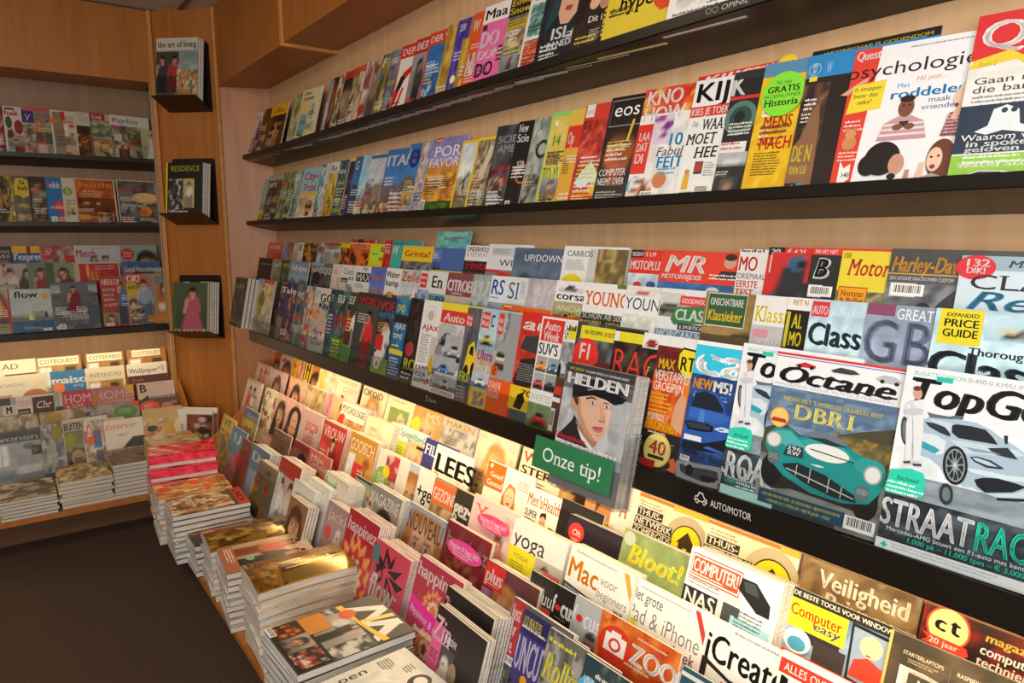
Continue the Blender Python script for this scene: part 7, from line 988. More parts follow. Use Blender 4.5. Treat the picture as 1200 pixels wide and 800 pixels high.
m((0.283, 0.000, 0.39), 'grey magazine with red script and standing women', '8a8478', P('two', 0, .3, 1, .85, '8a8880', '8a4a30', 'c8987c', 'b87868', '8a8a84'), R(0, .95, .9, 1, 'c84a4a'), T('Ariadne', .1, .82, .1, 'a83038', 1.1, 's'), R(.1, .02, .6, .3, 'c0a8a0'), R(.1, .28, .6, .33, 'c85048'))
m((0.362, 0.000, 0.56), 'white-framed magazine with pale interior pictures', 'ccc4b4', R(.08, .03, .5, .96, '8a8068'), R(.5, .1, .95, .9, 'b8a890'), P('room', .5, .3, .95, .75, 'c8bca8', '8a7a60', 'a89880', 'b04a38'), R(.4, .8, .58, .98, 'b83a30'), L(.5, .76, .45, 1, 'b83a38', .03), E(.1, .78, .12, 'd8703a'), E(.6, .1, .12, 'b8483a'))
m((0.476, 0.000, 0.37), 'white magazine with brown festive table picture', 'c8c0b0', R(.08, .05, .95, .72, '4a3424'), P('food', .08, .05, .95, .7, '3a2a1e', '8a4a28', 'c89a58', '5a3420'), T('FETE', .2, .8, .1, 'a88a80', .7, 's'), L(.15, .94, .6, 1, 'b07a78', .03))
m((0.551, 0.000, 0.49), 'magazine with red label and green vegetables', 'b8a888', R(0, .86, .75, 1, 'b02c28'), T('Deli', .1, .89, .07, 'e8d8cc', .5, 'S'), P('abs', 0, .5, 1, .86, '8a9a70', '5a6a58', 'a8b0a0', '6a7a40'), P('abs', 0, 0, 1, .48, 'b08058', 'd0b898', '8a5a40'), G([(.3, .35), (.5, .42), (.9, .1), (.7, .04)], '3a5a38'), R(-.0, 0, .05, 1, '3a4a4a'))
m((0.650, 0.000, 0.77), 'white country living magazine with a serif title', 'c0bcb0', P('abs', 0, 0, 1, .78, '5a5a38', '8a8a60', '4a4030', 'a89a80'), R(0, .78, 1, 1, 'ccc8c0'), T('Puydou', .08, .84, .1, '2a2a2a', .85, 's'), R(.05, .7, .35, .78, 'a84a80'), R(.1, .05, .35, .6, 'c0b8b0'), R(.3, .35, .7, .4, 'c05048'), P('dress', .2, .05, .55, .34, '4a3a2a', '2a1a14', 'c89a80', '8a3a48'), B(.05, .02))
m(0.805, 'small green magazine with a woman in a white dress', '9aa070', P('dress', .0, 0, 1, 1, 'a8b080', '8a5a34', 'd0a488', 'd0c8b8'), R(.7, .93, 1, .97, 'c05048'), H=.2, W=.14, f=.006)
end_row()
row('B', 4.785, .06, 13, 4, 22, "on the lower back shelf", 'magazines on the lower shelf of the back wall')
m((0.038, 0.000, 0.46), 'dark magazine with amber bottles at the photo edge', '3a3026', FL('abs', '3a3026', '6a5a44', 'b08a3a', '2a221a'))
m((0.132, 0.000, 0.25), 'gold and grey narrow food magazine', '9a8048', FL('abs', '9a8048', 'c8a84a', '5a4a34', '8a8a80'))
m((0.155, 0.000, 0.36), 'grey magazine with a ragged yellow blob', '6a645a', P('abs', 0, 0, 1, 1, '6a645a', '5a544a', '7a746a'), G([(.1, .6), (.05, .8), (.2, .95), (.6, .97), (1, .9), (1, .62), (.6, .56), (.3, .62)], 'c8b83a'), T('Si', .4, .84, .08, '3a3420', .35, 'b'), T('bali', .3, .72, .09, '3a3420', .6, 'b'), L(.1, .2, .6, 4, 'b8b4a8', .018))
m((0.228, 0.000, 0.39), 'dark kitchen magazine with a pink dish', '3a332c', P('food', .1, .3, 1, .9, '40382f', 'b07a70', '8a9080', '5a4a3a'), P('food', .1, 0, 1, .35, '3a332c', '8a6a4a', '5a5a40'), L(.2, .6, .5, 3, 'c0b8a8', .02))
m((0.307, 0.000, 0.38), 'bright blue magazine with white title and red fruit', '2a72a8', T('lekk', .12, .78, .13, 'd0d8e0', .75, 'x'), R(.1, .78, .2, .92, 'c83a70'), E(.75, .42, .3, 'c02c50'), E(.75, .42, .2, 'd84a60'), G([(.6, .2), (.8, .26), (1, .2), (1, .1), (.7, .08)], 'c02c50'), B(.15, .03, .2, .17))
m((0.384, 0.000, 0.29), 'cream magazine with a green disc on its edge', 'c8c4ac', E(.42, .72, .26, '6a8a48'), E(.42, .72, .18, '8aa860'), T('S', .3, .66, .12, 'd8dcc0', .2), L(.1, .42, .35, 8, '8a6a5a', .02))
m(0.442, 'orange-brown food magazine with a chocolate tart', 'b05a2a', R(.0, 0, 1, 1, 'c8b8a0'), P('food', .04, .1, .96, .96, 'a8502a', '4a2414', 'd8b048', '8a4420', 'd09a58'), P('abs', .04, .5, .96, .98, 'b0522a', 'c06434', '9a4424'), T('Jamie', .1, .83, .12, 'e0962e', .85, 'S'), L(.2, .72, .5, 3, 'dcc0a8', .025), R(.04, .02, .96, .1, 'c8782a'), P('food', .06, .3, .94, .6, '6a3418', '4a2412', 'd8b850', '8a4a24'), L(.1, .2, .8, 2, 'd8b0a0', .02))
m(0.657, 'grey cookery magazine with a white-framed pie', '5a5650', R(0, 0, 1, 1, 'b8b2a8'), P('abs', .03, .02, .97, .98, '5a5650', '6e6a62', '4a443c'), E(.7, .62, .36, 'c8a068', .12), E(.72, .64, .28, 'dcb880', .09), E(.68, .34, .15, 'd8843a', .1), E(.6, .3, .1, 'b8682a', .08), T('koken', .16, .8, .06, 'c83a48', .5, 'S'), T('tut', .1, .72, .2, 'c85058', .12, 'l'), T('favoriet!', .1, .42, .08, 'd8d0c4', .6, 'S'), E(.15, .12, .14, 'b03038', .05), R(.8, .1, .95, .14, 'b090a0'), W=.215)
end_row()
row('B', 4.81, -.32, 12, 3, 20, 'in news rack back row', 'magazines in the back row of the back wall rack')
m((-0.011, 0.000, 0.66), 'black news magazine with stacked pale words', '2c2825', T('NEWS', .4, .86, .06, 'c8c4bc', .5), T('WEE', .4, .76, .07, 'c8c4bc', .5), L(.4, .7, .5, 4, 'b8b0a8', .025))
m((0.122, 0.000, 0.65), 'yellow-topped French weekly with a white title on blue', '3a5a8a', R(0, .86, 1, 1, 'd8a828'), R(.5, .84, .62, 1, '6a3a28'), T("l'expres", .05, .72, .13, 'd8dce0', .95, 'x'), P('abs', 0, 0, 1, .66, '5a7aa0', '8a8a8a'))
m((0.252, 0.000, 0.82), 'magazine with red corner and a grey crowd photo', '8a7470', P('abs', 0, 0, 1, 1, '8a7a78', '5a4a4a', 'a89a98', 'b03a34'), R(.12, .74, .36, .98, 'b03040'), L(.14, .92, .2, 3, 'd8c8c4', .03), R(.68, .56, 1, .8, 'b8302a'))
m(0.417, 'pale celebrity weekly with red-outlined title', 'b4b6b8', P('two', .1, .2, .95, .85, 'b0b4b8', '2a2422', 'c09880', '3a3a3e', 'a8a8ac'), T('Match', .03, .76, .15, 'c04050', .42, 'b'), L(.4, .93, .5, 1, 'b06a70', .025), W=.24)
m(0.653, 'grey-blue weekly with a red disc and dark-haired woman', '8a9890', P('porl', .4, .1, 1.0, .95, '8ea09a', '241a16', 'c89a82', '3a4440'), E(.18, .8, .18, 'b83038'), T('Point', .06, .8, .06, 'e0d0cc', .24, 'b'), T('de vue', .07, .74, .05, 'e0d0cc', .22, 'b'), W=.2)
end_row()
row('B', 4.725, -.415, 12, 3, 20, 'in news rack middle row', 'magazines in the middle row of the back wall rack')
m((0.006, 0.000, 0.41), 'magazine with red lettering at the photo edge', '8a4438', FL('abs', '8a4438', 'b8b0a8', '5a3a30'), T('Y', .6, .82, .12, 'd0c8c0', .2))
m((0.088, 0.000, 0.46), 'grey magazine with pale standing figures', '9a948a', P('two', 0, .1, 1, 1, 'a09a90', '2a2420', 'b89480', 'c0bab0', '3a3630'))
m((0.181, 0.000, 0.41), 'green-grey magazine with a figure in red', '6a7468', P('fig', .3, .1, 1, 1, '707a70', '3a2a20', 'b89078', '8a3434'))
m((0.264, 0.000, 0.77), 'magazine with a woman in a wine-red dress by columns', '7a8468', R(.0, 0, .25, 1, '4a5a40'), R(.3, 0, .45, 1, 'b8a888'), R(.8, 0, 1, 1, 'b0a080'), P('dress', .25, .0, .85, 1, '7a8a68', '2a1c16', 'c89a7c', '6a2630'))
m(0.419, 'red magazine with gold numerals', 'a82c2c', R(0, 0, 1, 1, 'c0b4ac'), P('abs', .03, .0, .97, .97, 'a82c2c', '8a2224', 'b83a34'), T('1&5', .18, .62, .18, 'd09a4a', .3, 's'), G([(.2, .95), (.26, .95), (.26, .7), (.2, .7)], 'd8a04a'), L(.4, .9, .5, 2, 'd0a098', .03), W=.215)
m(0.648, 'pale magazine with white title across a brunette woman', '5a6a80', P('porl', .15, .0, .95, .95, '7a8488', '3a241a', 'd0a288', '4a5a6a'), R(0, .84, 1, .98, '3a5a86'), T('Good Housekeeping', .03, .77, .12, 'd8d8d8', 1.0, 'b'), W=.205)
end_row()
row('B', 4.635, -.505, 12, 3, 26, 'in news rack front row', 'magazines in the front row of the back wall rack')
m(-0.094, 'magazine with a red-haired woman at the photo edge', '8a8a72', P('porl', .0, .1, 1, .95, '9a9a84', '8a3a20', 'd0a080', '3a3a6a'), W=.21, H=.265)
m(0.078, 'pale blue beach magazine with red spine and grey title', 'a8b4b4', P('land', 0, .28, 1, 1, 'aab8ba', 'b4b4a4', '8a948c'), P('abs', 0, .3, 1, .9, 'b0bcbc', 'a8b4b6', 'b8c0bc'), R(0, 0, 1, .26, '2f5a7a'), R(0, .26, 1, .34, '6a7470'), R(0, .34, 1, .42, '9aa49c'), R(0, 0, .04, 1, 'b02c30'), T('flow', .14, .8, .15, '2e3236', .52, 'b'), E(.84, .82, .08, 'd89a3a'), G([(.42, .28), (.55, .28), (.55, .42), (.44, .42)], 'd8d090'), G([(.78, .33), (.86, .34), (.84, .48), (.8, .46)], '3a3634'), L(.3, .12, .5, 3, 'a8c0d0', .014), W=.2, H=.235)
m(0.273, 'grey anniversary magazine with a woman in a red gown', '5a6068', P('land', 0, .55, 1, 1, '8a9094', '6a5a50', '5a6068', '3a4044'), P('abs', 0, 0, 1, .6, '565e66', '444c54', '6a727a'), P('dress', .2, .32, .8, .98, '5e666e', '241a18', 'c09078', '6a1a26'), R(0, .94, 1, 1, '5a646c'), T('SEVENTIETH', .12, .32, .07, 'c0c0bc', .8, 's'), T('ANNIVERSARY', .2, .26, .06, 'c0c0bc', .75, 's'), T('EDITION', .35, .2, .055, 'c0c0bc', .4, 's'), B(.1, .03, .14, .09), R(.75, .08, 1, .5, '4a525a'), W=.225, H=.265)
m((0.513, 0.000, 0.66), 'celebrity weekly with red title and column of white words', '8a5a50', P('fig', .45, .0, 1, 1, '8a6a58', '5a2a1a', 'c89478', '4a6a98'), R(0, .8, .75, .98, 'b8302c'), T('HELLO!', .05, .83, .11, 'e0d4cc', .68, 'x'), R(0, .3, .62, .8, 'a03a34'), T('KATES', .08, .7, .06, 'e0d4cc', .48), T('RACE', .08, .6, .06, 'e0d4cc', .4), T('WITH', .08, .5, .06, 'e0d4cc', .4), T('A BABY', .08, .4, .06, 'e0d4cc', .5), R(0, .02, .6, .27, 'b08a3a'), P('por', .05, .03, .55, .26, '8a7a6a', '4a2a1a', 'c89a80', '5a4a44'), R(.0, 0, 1, .03, 'a83a34'), W=.205, H=.29)
m((0.644, 0.000, 0.81), 'celebrity weekly with two women in light blue and yellow panel', 'a8806a', P('fig', .3, .0, .85, .98, '9a7a68', '5a2e1c', 'd0a086', '8aa0b8'), R(0, .84, .5, 1, 'c83a2c'), T('OK!', .03, .84, .13, 'e8dcd0', .45, 'x'), R(.02, .55, .32, .82, 'c0a82a'), T('ALIVE', .05, .7, .07, '3a3010', .25), P('por', .02, .25, .34, .54, 'a8a8a8', '4a2e20', 'd0a488', '8a9ab0'), R(.6, .04, 1, .17, 'c8862e'), P('por', .04, .03, .34, .24, '8a8a84', '2a2420', 'c09a84', '3a3a3c'), L(.62, .14, .3, 2, '4a3a20', .02), W=.2, H=.30)
m(0.799, 'small celebrity weekly with orange frame at the rack end', 'b07848', P('por', .1, .45, .9, .95, 'b08a68', '6a3020', 'c89a80', 'c8602a'), R(0, .85, 1, 1, '6a7a8a'), R(0, .3, 1, .42, 'c8a890'), R(0, .05, 1, .16, 'c8802a'), W=.115, H=.28, f=.0)
end_row()
row('B', 4.75, -.945, 14, 1.5, 20, 'in low back rack row one', 'magazines in the top row of the low back rack')
m(-0.016, 'white architecture magazine with two dark capitals', 'e0d8c4', T('AD', .16, .82, .1, '3a342a', .35, 's'), P('room', 0, 0, 1, .7, 'c8bca8', '8a7a68', 'b8a890', '6a5a4a'), R(.2, .66, 1, .72, '5a5044'), W=.22)
m(0.176, 'cream-banded magazine with a three-part serif name, left of three', 'a07a4a', P('room', 0, 0, 1, .84, 'a8844e', '7a5a34', 'c8a878', '5a4028'), R(.05, .82, .95, .98, 'e8e0c8'), T('COTEOUEST', .08, .86, .08, '4a443a', .84, 's'), W=.22)
m(0.418, 'cream-banded magazine with serif name, middle of three', '9a7444', P('room', 0, 0, 1, .84, 'a07c4a', '6a4c2c', 'b89868', '4a3420'), R(.05, .82, .95, .98, 'e8e0c8'), T('COTEPARIS', .08, .86, .08, '4a443a', .84, 's'), W=.2)
m(0.636, 'cream-banded magazine with serif name, right of three', '9a6a3a', P('room', 0, 0, 1, .84, 'a07044', '6a4628', 'b88a58', '4a3420'), R(.12, .84, .85, .98, 'e8e0c8'), T('COTESUD', .16, .87, .075, '4a443a', .66, 's'), W=.215)
end_row()
row('B', 4.64, -1.015, 14, 1.5, 20, 'in low back rack row two', 'magazines in the second row of the low back rack')
m(-0.038, 'cream nordic living magazine with a round wooden seat', 'dcd2be', T('NORDIC', .08, .78, .06, '9a9080', .55, 'n'), E(.78, .55, .24, 'a8703c', .15), R(.1, .5, .35, .62, 'b8b0a0'), W=.25)
m((0.233, 0.000, 0.82), 'blue home magazine with large white title and orange disc', '3a7ab0', T('maiso', .02, .74, .15, 'e8ecee', .98, 'x'), E(.2, .66, .16, 'e0803a'), T('arty', .6, .66, .06, 'c8d8e4', .28), P('room', 0, 0, 1, .55, '4a7a58', '3a5a44', '6a8a6a', 'b8a878'), W=.215)
m(0.402, 'cream interiors magazine with spaced capitals', 'ddd4bc', P('room', .06, .0, .94, .72, 'b08c3c', '7a6028', 'c8a858', '4a3a20'), T('INTERIORS', .1, .8, .08, '8a8068', .82, 's'), W=.2)
m(0.615, 'white design magazine with maroon lower half', 'e4dccc', R(0, 0, 1, .74, '5a2a2e'), T('Wallpaper*', .04, .8, .1, '2a2826', .8, 'n'), T('Fresh', .1, .62, .06, 'b07a50', .28, 'S'), T('Paint', .1, .54, .06, 'b07a50', .28, 'S'), R(.86, .8, .92, .95, 'c0b8a8'), W=.215)
end_row()
row('B', 4.53, -1.115, 14, 1.5, 20, 'in low back rack row three', 'magazines in the third row of the low back rack')
m((-0.026, 0.000, 0.46), 'grey home magazine with black block and white letter', 'a89c8c', R(0, .86, .7, 1, '3a3230'), R(.3, .66, 1, .86, 'c8c0b4'), T('M', .45, .7, .13, '2a2624', .3, 'x'), P('room', 0, 0, 1, .6, 'b0a494', '8a7c6c', 'c8bcac', '5a4e44'), W=.2)
m((0.063, 0.000, 0.40), 'pale magazine with dark pink letters and black label', 'd8ccc0', T('EDEN', .06, .82, .1, 'c07a88', .85, 's'), R(.05, .62, .8, .76, '2c2624'), T('FASHION', .1, .65, .07, 'd0c8bc', .6), P('room', 0, 0, 1, .58, 'c8bca8', 'a08c70', 'd8ccb8', '6a5a4a'), W=.19)
m((0.135, 0.000, 0.51), 'dark brown magazine with white script title', '4a2a24', R(0, .96, 1, 1, 'd8d0c4'), T('Chr', .12, .74, .13, 'e8dcd0', .7, 's', .3), P('abs', 0, 0, 1, .6, 'c8b078', 'a88a50', 'd8c8a0'), W=.2)
m((0.233, 0.000, 0.25), 'pale green magazine with small black label', 'b8b4a0', FL('abs', 'b8b4a0', '9aa08a', 'c8c0b0'), T('EST', .1, .84, .08, '7a8a70', .5, 's'), R(.1, .6, .9, .72, '3a3430'), W=.2)
m((0.273, 0.000, 0.67), 'crimson home magazine with pale serif capitals', 'b84450', T('HOME', .05, .76, .16, 'e0b8b4', 1.1, 's'), T('& GAR', .1, .66, .07, 'e0b8b4', .6, 's'), P('room', 0, 0, 1, .6, 'c08a70', '8a5a48', 'd0b090', 'a83a48'), W=.215)
m(0.412, 'rose home magazine with faded capitals and yellow corner', 'b87878', T('HOME', .04, .76, .16, 'd8b0a8', .9, 's'), T('& ANTIQUES', .1, .65, .07, 'd8b0a8', .85, 's'), G([(.72, 1), (1, 1), (1, .74)], 'd8b03a'), R(0, 0, .16, .9, 'b8743c'), P('room', .1, 0, 1, .6, 'b89888', '8a6a5a', 'c8b0a0', '6a4a40'), W=.215)
m(0.645, 'pale pink magazine with a row of dark cut-out letters', 'dcc0b0', T('B', .05, .8, .16, '2a2422', .2, 'S'), T('Rgasseries', .2, .64, .08, '3a302c', .85, 'S'), G([(.0, .62), (.25, .72), (.3, .58), (.0, .5)], '3a322e'), W=.2)
end_row()
row('B', 4.43, -1.195, 14, 1.5, 22, 'in low back rack row four', 'magazines in the fourth row of the low back rack')
m(-0.049, 'sealed magazine with glinting beige film', 'a89a80', FL('abs', 'a89a80', 'c8bca4', '7a6e58', 'd8d0bc'), W=.2)
SLP = [CUR['items'][-1]]
m(0.158, 'sealed pale magazine with a yellow disc', 'c0b090', FL('abs', 'c0b090', 'd8cab0', '8a7c60', 'a8a088'), E(.3, .86, .2, 'b8a048', .12), W=.2)
SLP.append(CUR['items'][-1])
m((0.359, 0.000, 0.36), 'grey magazine with a black and blue lettered patch', '8a8488', P('abs', 0, 0, 1, 1, '90888a', 'a89c9c', '6a6468'), T('WC', .05, .8, .1, '2a2a38', .5, 'x'), W=.2)
m(0.428, 'mauve magazine with faint script and round green badge', '9a8c88', P('abs', 0, 0, 1, 1, '9a8c88', 'aa9c98', '847674'), T('Idyl', .05, .84, .12, 'b8acb0', .4, 's', .2), E(.62, .82, .28, '5a8a50', .14), L(.46, .86, .3, 3, 'b0c8a0', .02), E(.86, .95, .1, 'd85040', .06), G([(.2, .3), (.6, .6), (1, .66), (1, .3)], '3a3c3e'), R(0, .55, .5, .62, 'b8704a'), W=.22)
m(0.633, 'brown baking magazine with a red-orange badge', '5a3434', P('food', 0, 0, 1, .62, 'd0b878', 'c8a05a', 'e8d0a0', 'b07848'), E(.26, .84, .25, 'd8482c', .13), L(.12, .88, .28, 3, 'f0c8b0', .022), E(.7, .82, .15, 'c87a4a', .08), R(0, .64, .5, .66, '8a3a34'), R(.8, .86, .95, .92, '9a6a70'), W=.21)
end_row()
row('B', 4.30, -1.235, 14, 1, 28, 'in low back rack front row', 'magazines in the front row of the low back rack')
m(-0.068, 'grey home magazine with white rounded title, in clear film', 'a8aaac', R(0, .9, 1, 1, '5a5a58'), P('room', .02, .02, .98, .78, 'b0b4b8', '8a9298', 'c4c8cc', '5a7a88'), R(.02, .78, .98, .95, '4a4a4a'), T('wonen', .08, .81, .1, 'd8d8d4', .86, 'b'), R(.78, .5, .98, .68, '4a3a34'), T('V', .82, .55, .08, 'c8a0a0', .1), W=.22, H=.27)
SLP.append(CUR['items'][-1])
m((0.148, 0.000, 0.51), 'sealed grey-blue magazine with white glints', '8a909a', FL('abs', '8a909a', 'b0b0a4', '6a7078', 'c8c8c0'), R(0, 0, 1, .1, '3a5a7a'), R(.5, .7, .9, .95, 'a8983a'), W=.2, H=.28)
SLP.append(CUR['items'][-1])
m((0.247, 0.000, 0.45), 'white outdoor magazine with lime disc and ice cream picture', 'd0c8b8', R(.05, .02, .95, .78, '5a5a48'), P('land', .05, .02, .95, .78, '8a8a60', '5a5a3a', '4a4434', '8a7a58'), T('BUITEN', .05, .8, .13, '2a2824', .95, 'b'), E(.3, .64, .2, 'a8a82a', .12), E(.6, .3, .26, 'c8a078', .14), G([(.35, .02), (.42, .3), (.8, .3), (.85, .02)], '8a7a78'), W=.21, H=.29)
m((0.338, 0.000, 0.51), 'white and orange living magazine with red script', 'c8b4a0', P('abs', 0, 0, 1, 1, 'c8b4a0', 'd8caba', '8a9aa8', 'a0745a'), T('Living', .1, .74, .16, 'd8542e', .9, 's', .3), E(.3, .6, .15, 'd8683a', .09), R(.45, .45, .8, .8, '3a78a8'), E(.55, .66, .1, 'c83a34', .06), R(.5, .1, 1, .4, '5a6a7a'), W=.2, H=.27)
m(0.437, 'white living magazine with coral script corner', 'ddd6c6', T('Interior', .0, .8, .12, 'd8705a', .8, 's', .25), L(.3, .68, .3, 2, '8a7a6a', .02), G([(.3, .3), (.7, .6), (1, .6), (1, .3)], '3c4044'), W=.19, H=.255)
m(0.628, 'golden baking magazine with eggs behind the red packs', 'c8a468', P('food', 0, .0, 1, .8, 'd0b070', 'd8a84a', 'e8d0a8', 'c88a5a', 'e0b8a0'), T('VersWinkel', .06, .82, .1, 'b0a888', .9, 's'), E(.2, .62, .13, '3a342e', .06), E(.62, .52, .14, 'd8a03a', .12), E(.86, .6, .12, 'e8c8b0', .14), W=.21, H=.29)
end_row()

for it in SLP: wrap(it['obj'], it['W'], it['H'], it['t'])
w_ = wrap(HZ2['obj'], .215, .28, HZ2['t'])
part_sheet(HZ2['obj'], 'header_card', .17, .052, .03, .20, .016, [T('Happinez & happi kids!', .07, .45, .3, 'f8e4ee', .84, 'b', .15), L(.2, .3, .6, 2, 'f8d0e4', .09)], 'f04a98', 8, label='pink sticker with white script', shape='e')
part_sheet(YG['obj'], 'header_card', .15, .045, .04, YG['H'] * .72, .012, [T('Happinez & happi kids!', .07, .45, .3, 'f8e4ee', .84, 'b', .15), L(.2, .3, .6, 2, 'f8d0e4', .09)], 'f04a78', 8, label='pink sticker with white script', shape='e')
part_sheet(HIS['obj'], 'sticker', .092, .092, .008, .172, HIS['t'] + .005, [T('Nu met', .3, .72, .1, '2a3a14', .36, 'n'), T('GRATIS', .12, .54, .14, '1c2410', .76), T('PROEFNUMMER', .06, .42, .08, '4a6a24', .86, 'n'), T('Historia', .1, .24, .15, '1c2410', .8, 'S')], '86e03a', 8, label='round lime green sticker', shape='e')
for k_ in ('sealed pink and orange', 'pink sealed gossip', 'orange-pink sealed', 'grey garden magazine with yellow'):
    for it in ALL:
        if it['look'].startswith(k_): wrap(it['obj'], it['W'], it['H'], it['t'])

# ---- piles lying on the low counter of the long wall
pile(.60, 1.335, .225, .285, -.985, 10, .02, 'white magazine with a blond woman and black ampersand', 'd8d2c4', R(0, 0, 1, 1, 'e6e0d2'), P('porl', .15, .0, 1.0, .72, 'e8e2d4', 'b8824a', 'e4bc9a', 'e0d8cc'), E(.62, .84, .12, '1c1a18', .1), E(.62, .85, .075, 'e6e0d2', .055), E(.78, .8, .1, '1c1a18', .06), E(.78, .805, .06, 'e6e0d2', .032), T('slapen', .16, .16, .08, '1c1a18', .55, 'n', 0, 90), L(.06, .8, .2, 5, '3a342c', .014), L(.3, .9, .14, 4, '3a342c', .014), rot=3)
pile(.63, 1.60, .23, .30, -.972, 12, .022, 'black and white fashion magazine with giant gold-rimmed letters', '3a332e', P('abs', 0, .28, 1, .72, '4a4440', 'd8d2c6', '2a2624', '8a8278'), P('two', .15, .3, .75, .75, 'b8b0a4', '241c18', 'c8a890', 'd8d4cc', '2a2624'), R(0, .66, 1, 1, '1c1814'), G([(.1, .68), (.3, .98), (.42, .98), (.2, .68)], 'e8e2d4'), G([(.42, .98), (.55, .76), (.66, .98), (.8, .98), (.6, .68), (.5, .68), (.36, .9)], 'e8e2d4'), G([(.76, .98), (.96, .68), (.84, .68), (.66, .9)], 'e8e2d4'), G([(.02, .62), (.98, .72), (.98, .78), (.5, .7), (.02, .68)], 'e8c23a'), G([(.45, .7), (.52, .72), (.6, .98), (.52, .98)], 'ecd060'), E(.24, .66, .1, 'e0502a', .075), R(.02, .02, .98, .3, '2a2220'), P('food', .04, .03, .3, .27, '3a2018', 'd8702a', '8a3a1a'), P('por', .32, .03, .62, .27, 'a89888', '2a1c18', 'c89a80', '3a3434'), P('abs', .64, .03, .96, .27, 'b83a2a', '2a2624', 'd8c8b8'), R(.02, .27, .4, .48, 'd8882e'), B(.0, .0, .2, .06), rot=1)
pile(.69, 2.06, .21, .295, -1.00, 9, .026, 'gold sheeted glossy magazine, curled upward at the front', 'c89a4a', P('fig', .1, .1, .95, 1, 'c8a05a', '6a4424', 'dcae84', 'b8843a'), P('abs', 0, 0, 1, .3, 'c89a4a', '8a6430', 'e0c078', 'b87a3a'), E(.25, .22, .16, 'e0605a', .1), T('ELLE', .1, .8, .16, 'e8cc80', .8, 's'), G([(.3, .3), (.6, .36), (.6, .6), (.35, .55)], 'f0d890'), B(.02, .02, .2, .08), rot=-3, bend=.018, mt='foil')
pile(.675, 2.33, .215, .285, -1.045, 9, .022, 'magazine with women in coral swimwear on sand', '8a5a3a', P('two', .0, .05, 1, 1, 'd8b890', '3a2418', 'cf8a60', 'd05a3a', '3a2a20'), R(0, 0, 1, .16, 'a86a48'), L(.1, .12, .7, 3, 'f0e4d0', .018), T('VOGUE', .06, .84, .13, 'e8d8c0', .88, 's'), E(.6, .3, .1, '8ab090', .05), rot=-6)
pile(.68, 2.56, .21, .29, -1.06, 8, .022, 'crinkled gold foil magazine with an old painting', 'b08a3a', P('abs', 0, 0, 1, 1, 'b08a3a', '6a4a22', 'd8b458', '8a5a2a', 'ecd890'), T('MAX', .1, .82, .12, '3a2814', .6, 's'), rot=-4, bend=.02, mt='foil')
pile(.665, 2.80, .20, .27, -1.125, 5, .022, 'dark wine-red magazine with gold ornaments', '3a2026', P('abs', 0, 0, 1, 1, '3a2026', '6a3030', '8a6a3a', '2a161c', 'b89a58'), T('MADAME', .08, .82, .1, 'd8c8b0', .84, 's'), rot=-2)
pile(.635, 2.955, .205, .285, -1.05, 9, .021, 'brown magazine with a red masthead strip and thick white pages', '5a4030', P('abs', 0, .0, 1, .8, 'a8825c', 'd8bc90', '5a4430', '8a5a3a', 'e4d8c0'), R(.0, .86, 1, 1, 'c83a28'), T('LINDA', .1, .88, .09, '2a2018', .8, 'b'), L(.1, .3, .6, 3, 'f0e8d8', .02), rot=-3)
pile(.625, 3.175, .205, .285, -1.05, 9, .021, 'tan magazine with orange stickers and a black title', 'c89a5c', P('abs', 0, .0, 1, 1, 'd0a468', 'b87a44', 'e8cc98', '9a6238', 'd8a05a'), E(.4, .12, .15, 'e8542a', .09), E(.25, .55, .16, 'e8602a', .08), E(.6, .7, .14, 'e06a30', .07), T('VOGUE', .1, .86, .1, '221a12', .8, 's'), rot=-3)

def pack(x, y, z0, L_, D, H, label, rot):
    e = empty('magazine_pack', Matrix.Translation((x, y, Z(z0))) @ Matrix.Rotation(math.radians(rot), 4, 'Z'), label, 'pack', 'red packs of magazines')
    MB().box((-D / 2, -L_ / 2, 0), (D / 2, L_ / 2, H - .004)).build('page_block', 'paper', e, .003)
    sh = Sheet(D + .006, L_ + .006, 22, 3); sh.grid(0, 0, 1, 1, lambda U, V: pic('abs', U, V, .7, ['dc2438', 'e83a5a', 'b81c2c', 'f0607a'], int(y * 99)))
    o = link('cover_sheet', sh.build('cover_sheet', lambda u, v: .004 * math.sin(9 * u + 5 * v), 'gloss'), e); o.location = (-D / 2 - .003, -L_ / 2 - .003, H + .003); o['label'] = 'crinkled red foil sheet'
    b = MB().box((-D / 2 - .003, -L_ / 2 - .003, H * .35), (-D / 2 - .0015, L_ / 2 + .003, H + .003)).box((-D / 2 - .003, -L_ / 2 - .003, H * .35), (D / 2 + .003, -L_ / 2 - .0015, H + .003)).build('foil_band', 'red_foil', e)
    return e
m_, nt_, b_ = mat('red_foil', None, .22); noise_mix(nt_, b_, 'Object', 30, 'c81c34', 'f04a68', 3)
pile(.64, 3.42, .19, .27, -1.115, 5, .02, 'red-edged magazine beneath the foil wrapped packs', 'b83848', P('abs', 0, 0, 1, 1, 'b83848', 'd05060', '8a2430'), rot=-5)
pack(.635, 3.40, -1.1145, .19, .27, .052, 'orange-red wrapped magazine pack nearest the brown pile', -4)
pack(.64, 3.42, -1.058, .19, .27, .05, 'red foil wrapped magazine pack, middle of three', -7)
pack(.645, 3.44, -1.004, .18, .27, .05, 'red foil wrapped magazine pack, topmost of three', -9)
pile(.655, 3.665, .21, .285, -.965, 8, .02, 'food magazine with rolls and herbs, in the corner', 'b89a68', P('food', 0, 0, 1, 1, 'b89a68', '8a5a34', 'd8c090', '6a6a3a', 'c87a4a'), rot=2, side='B', where='behind the red packs')
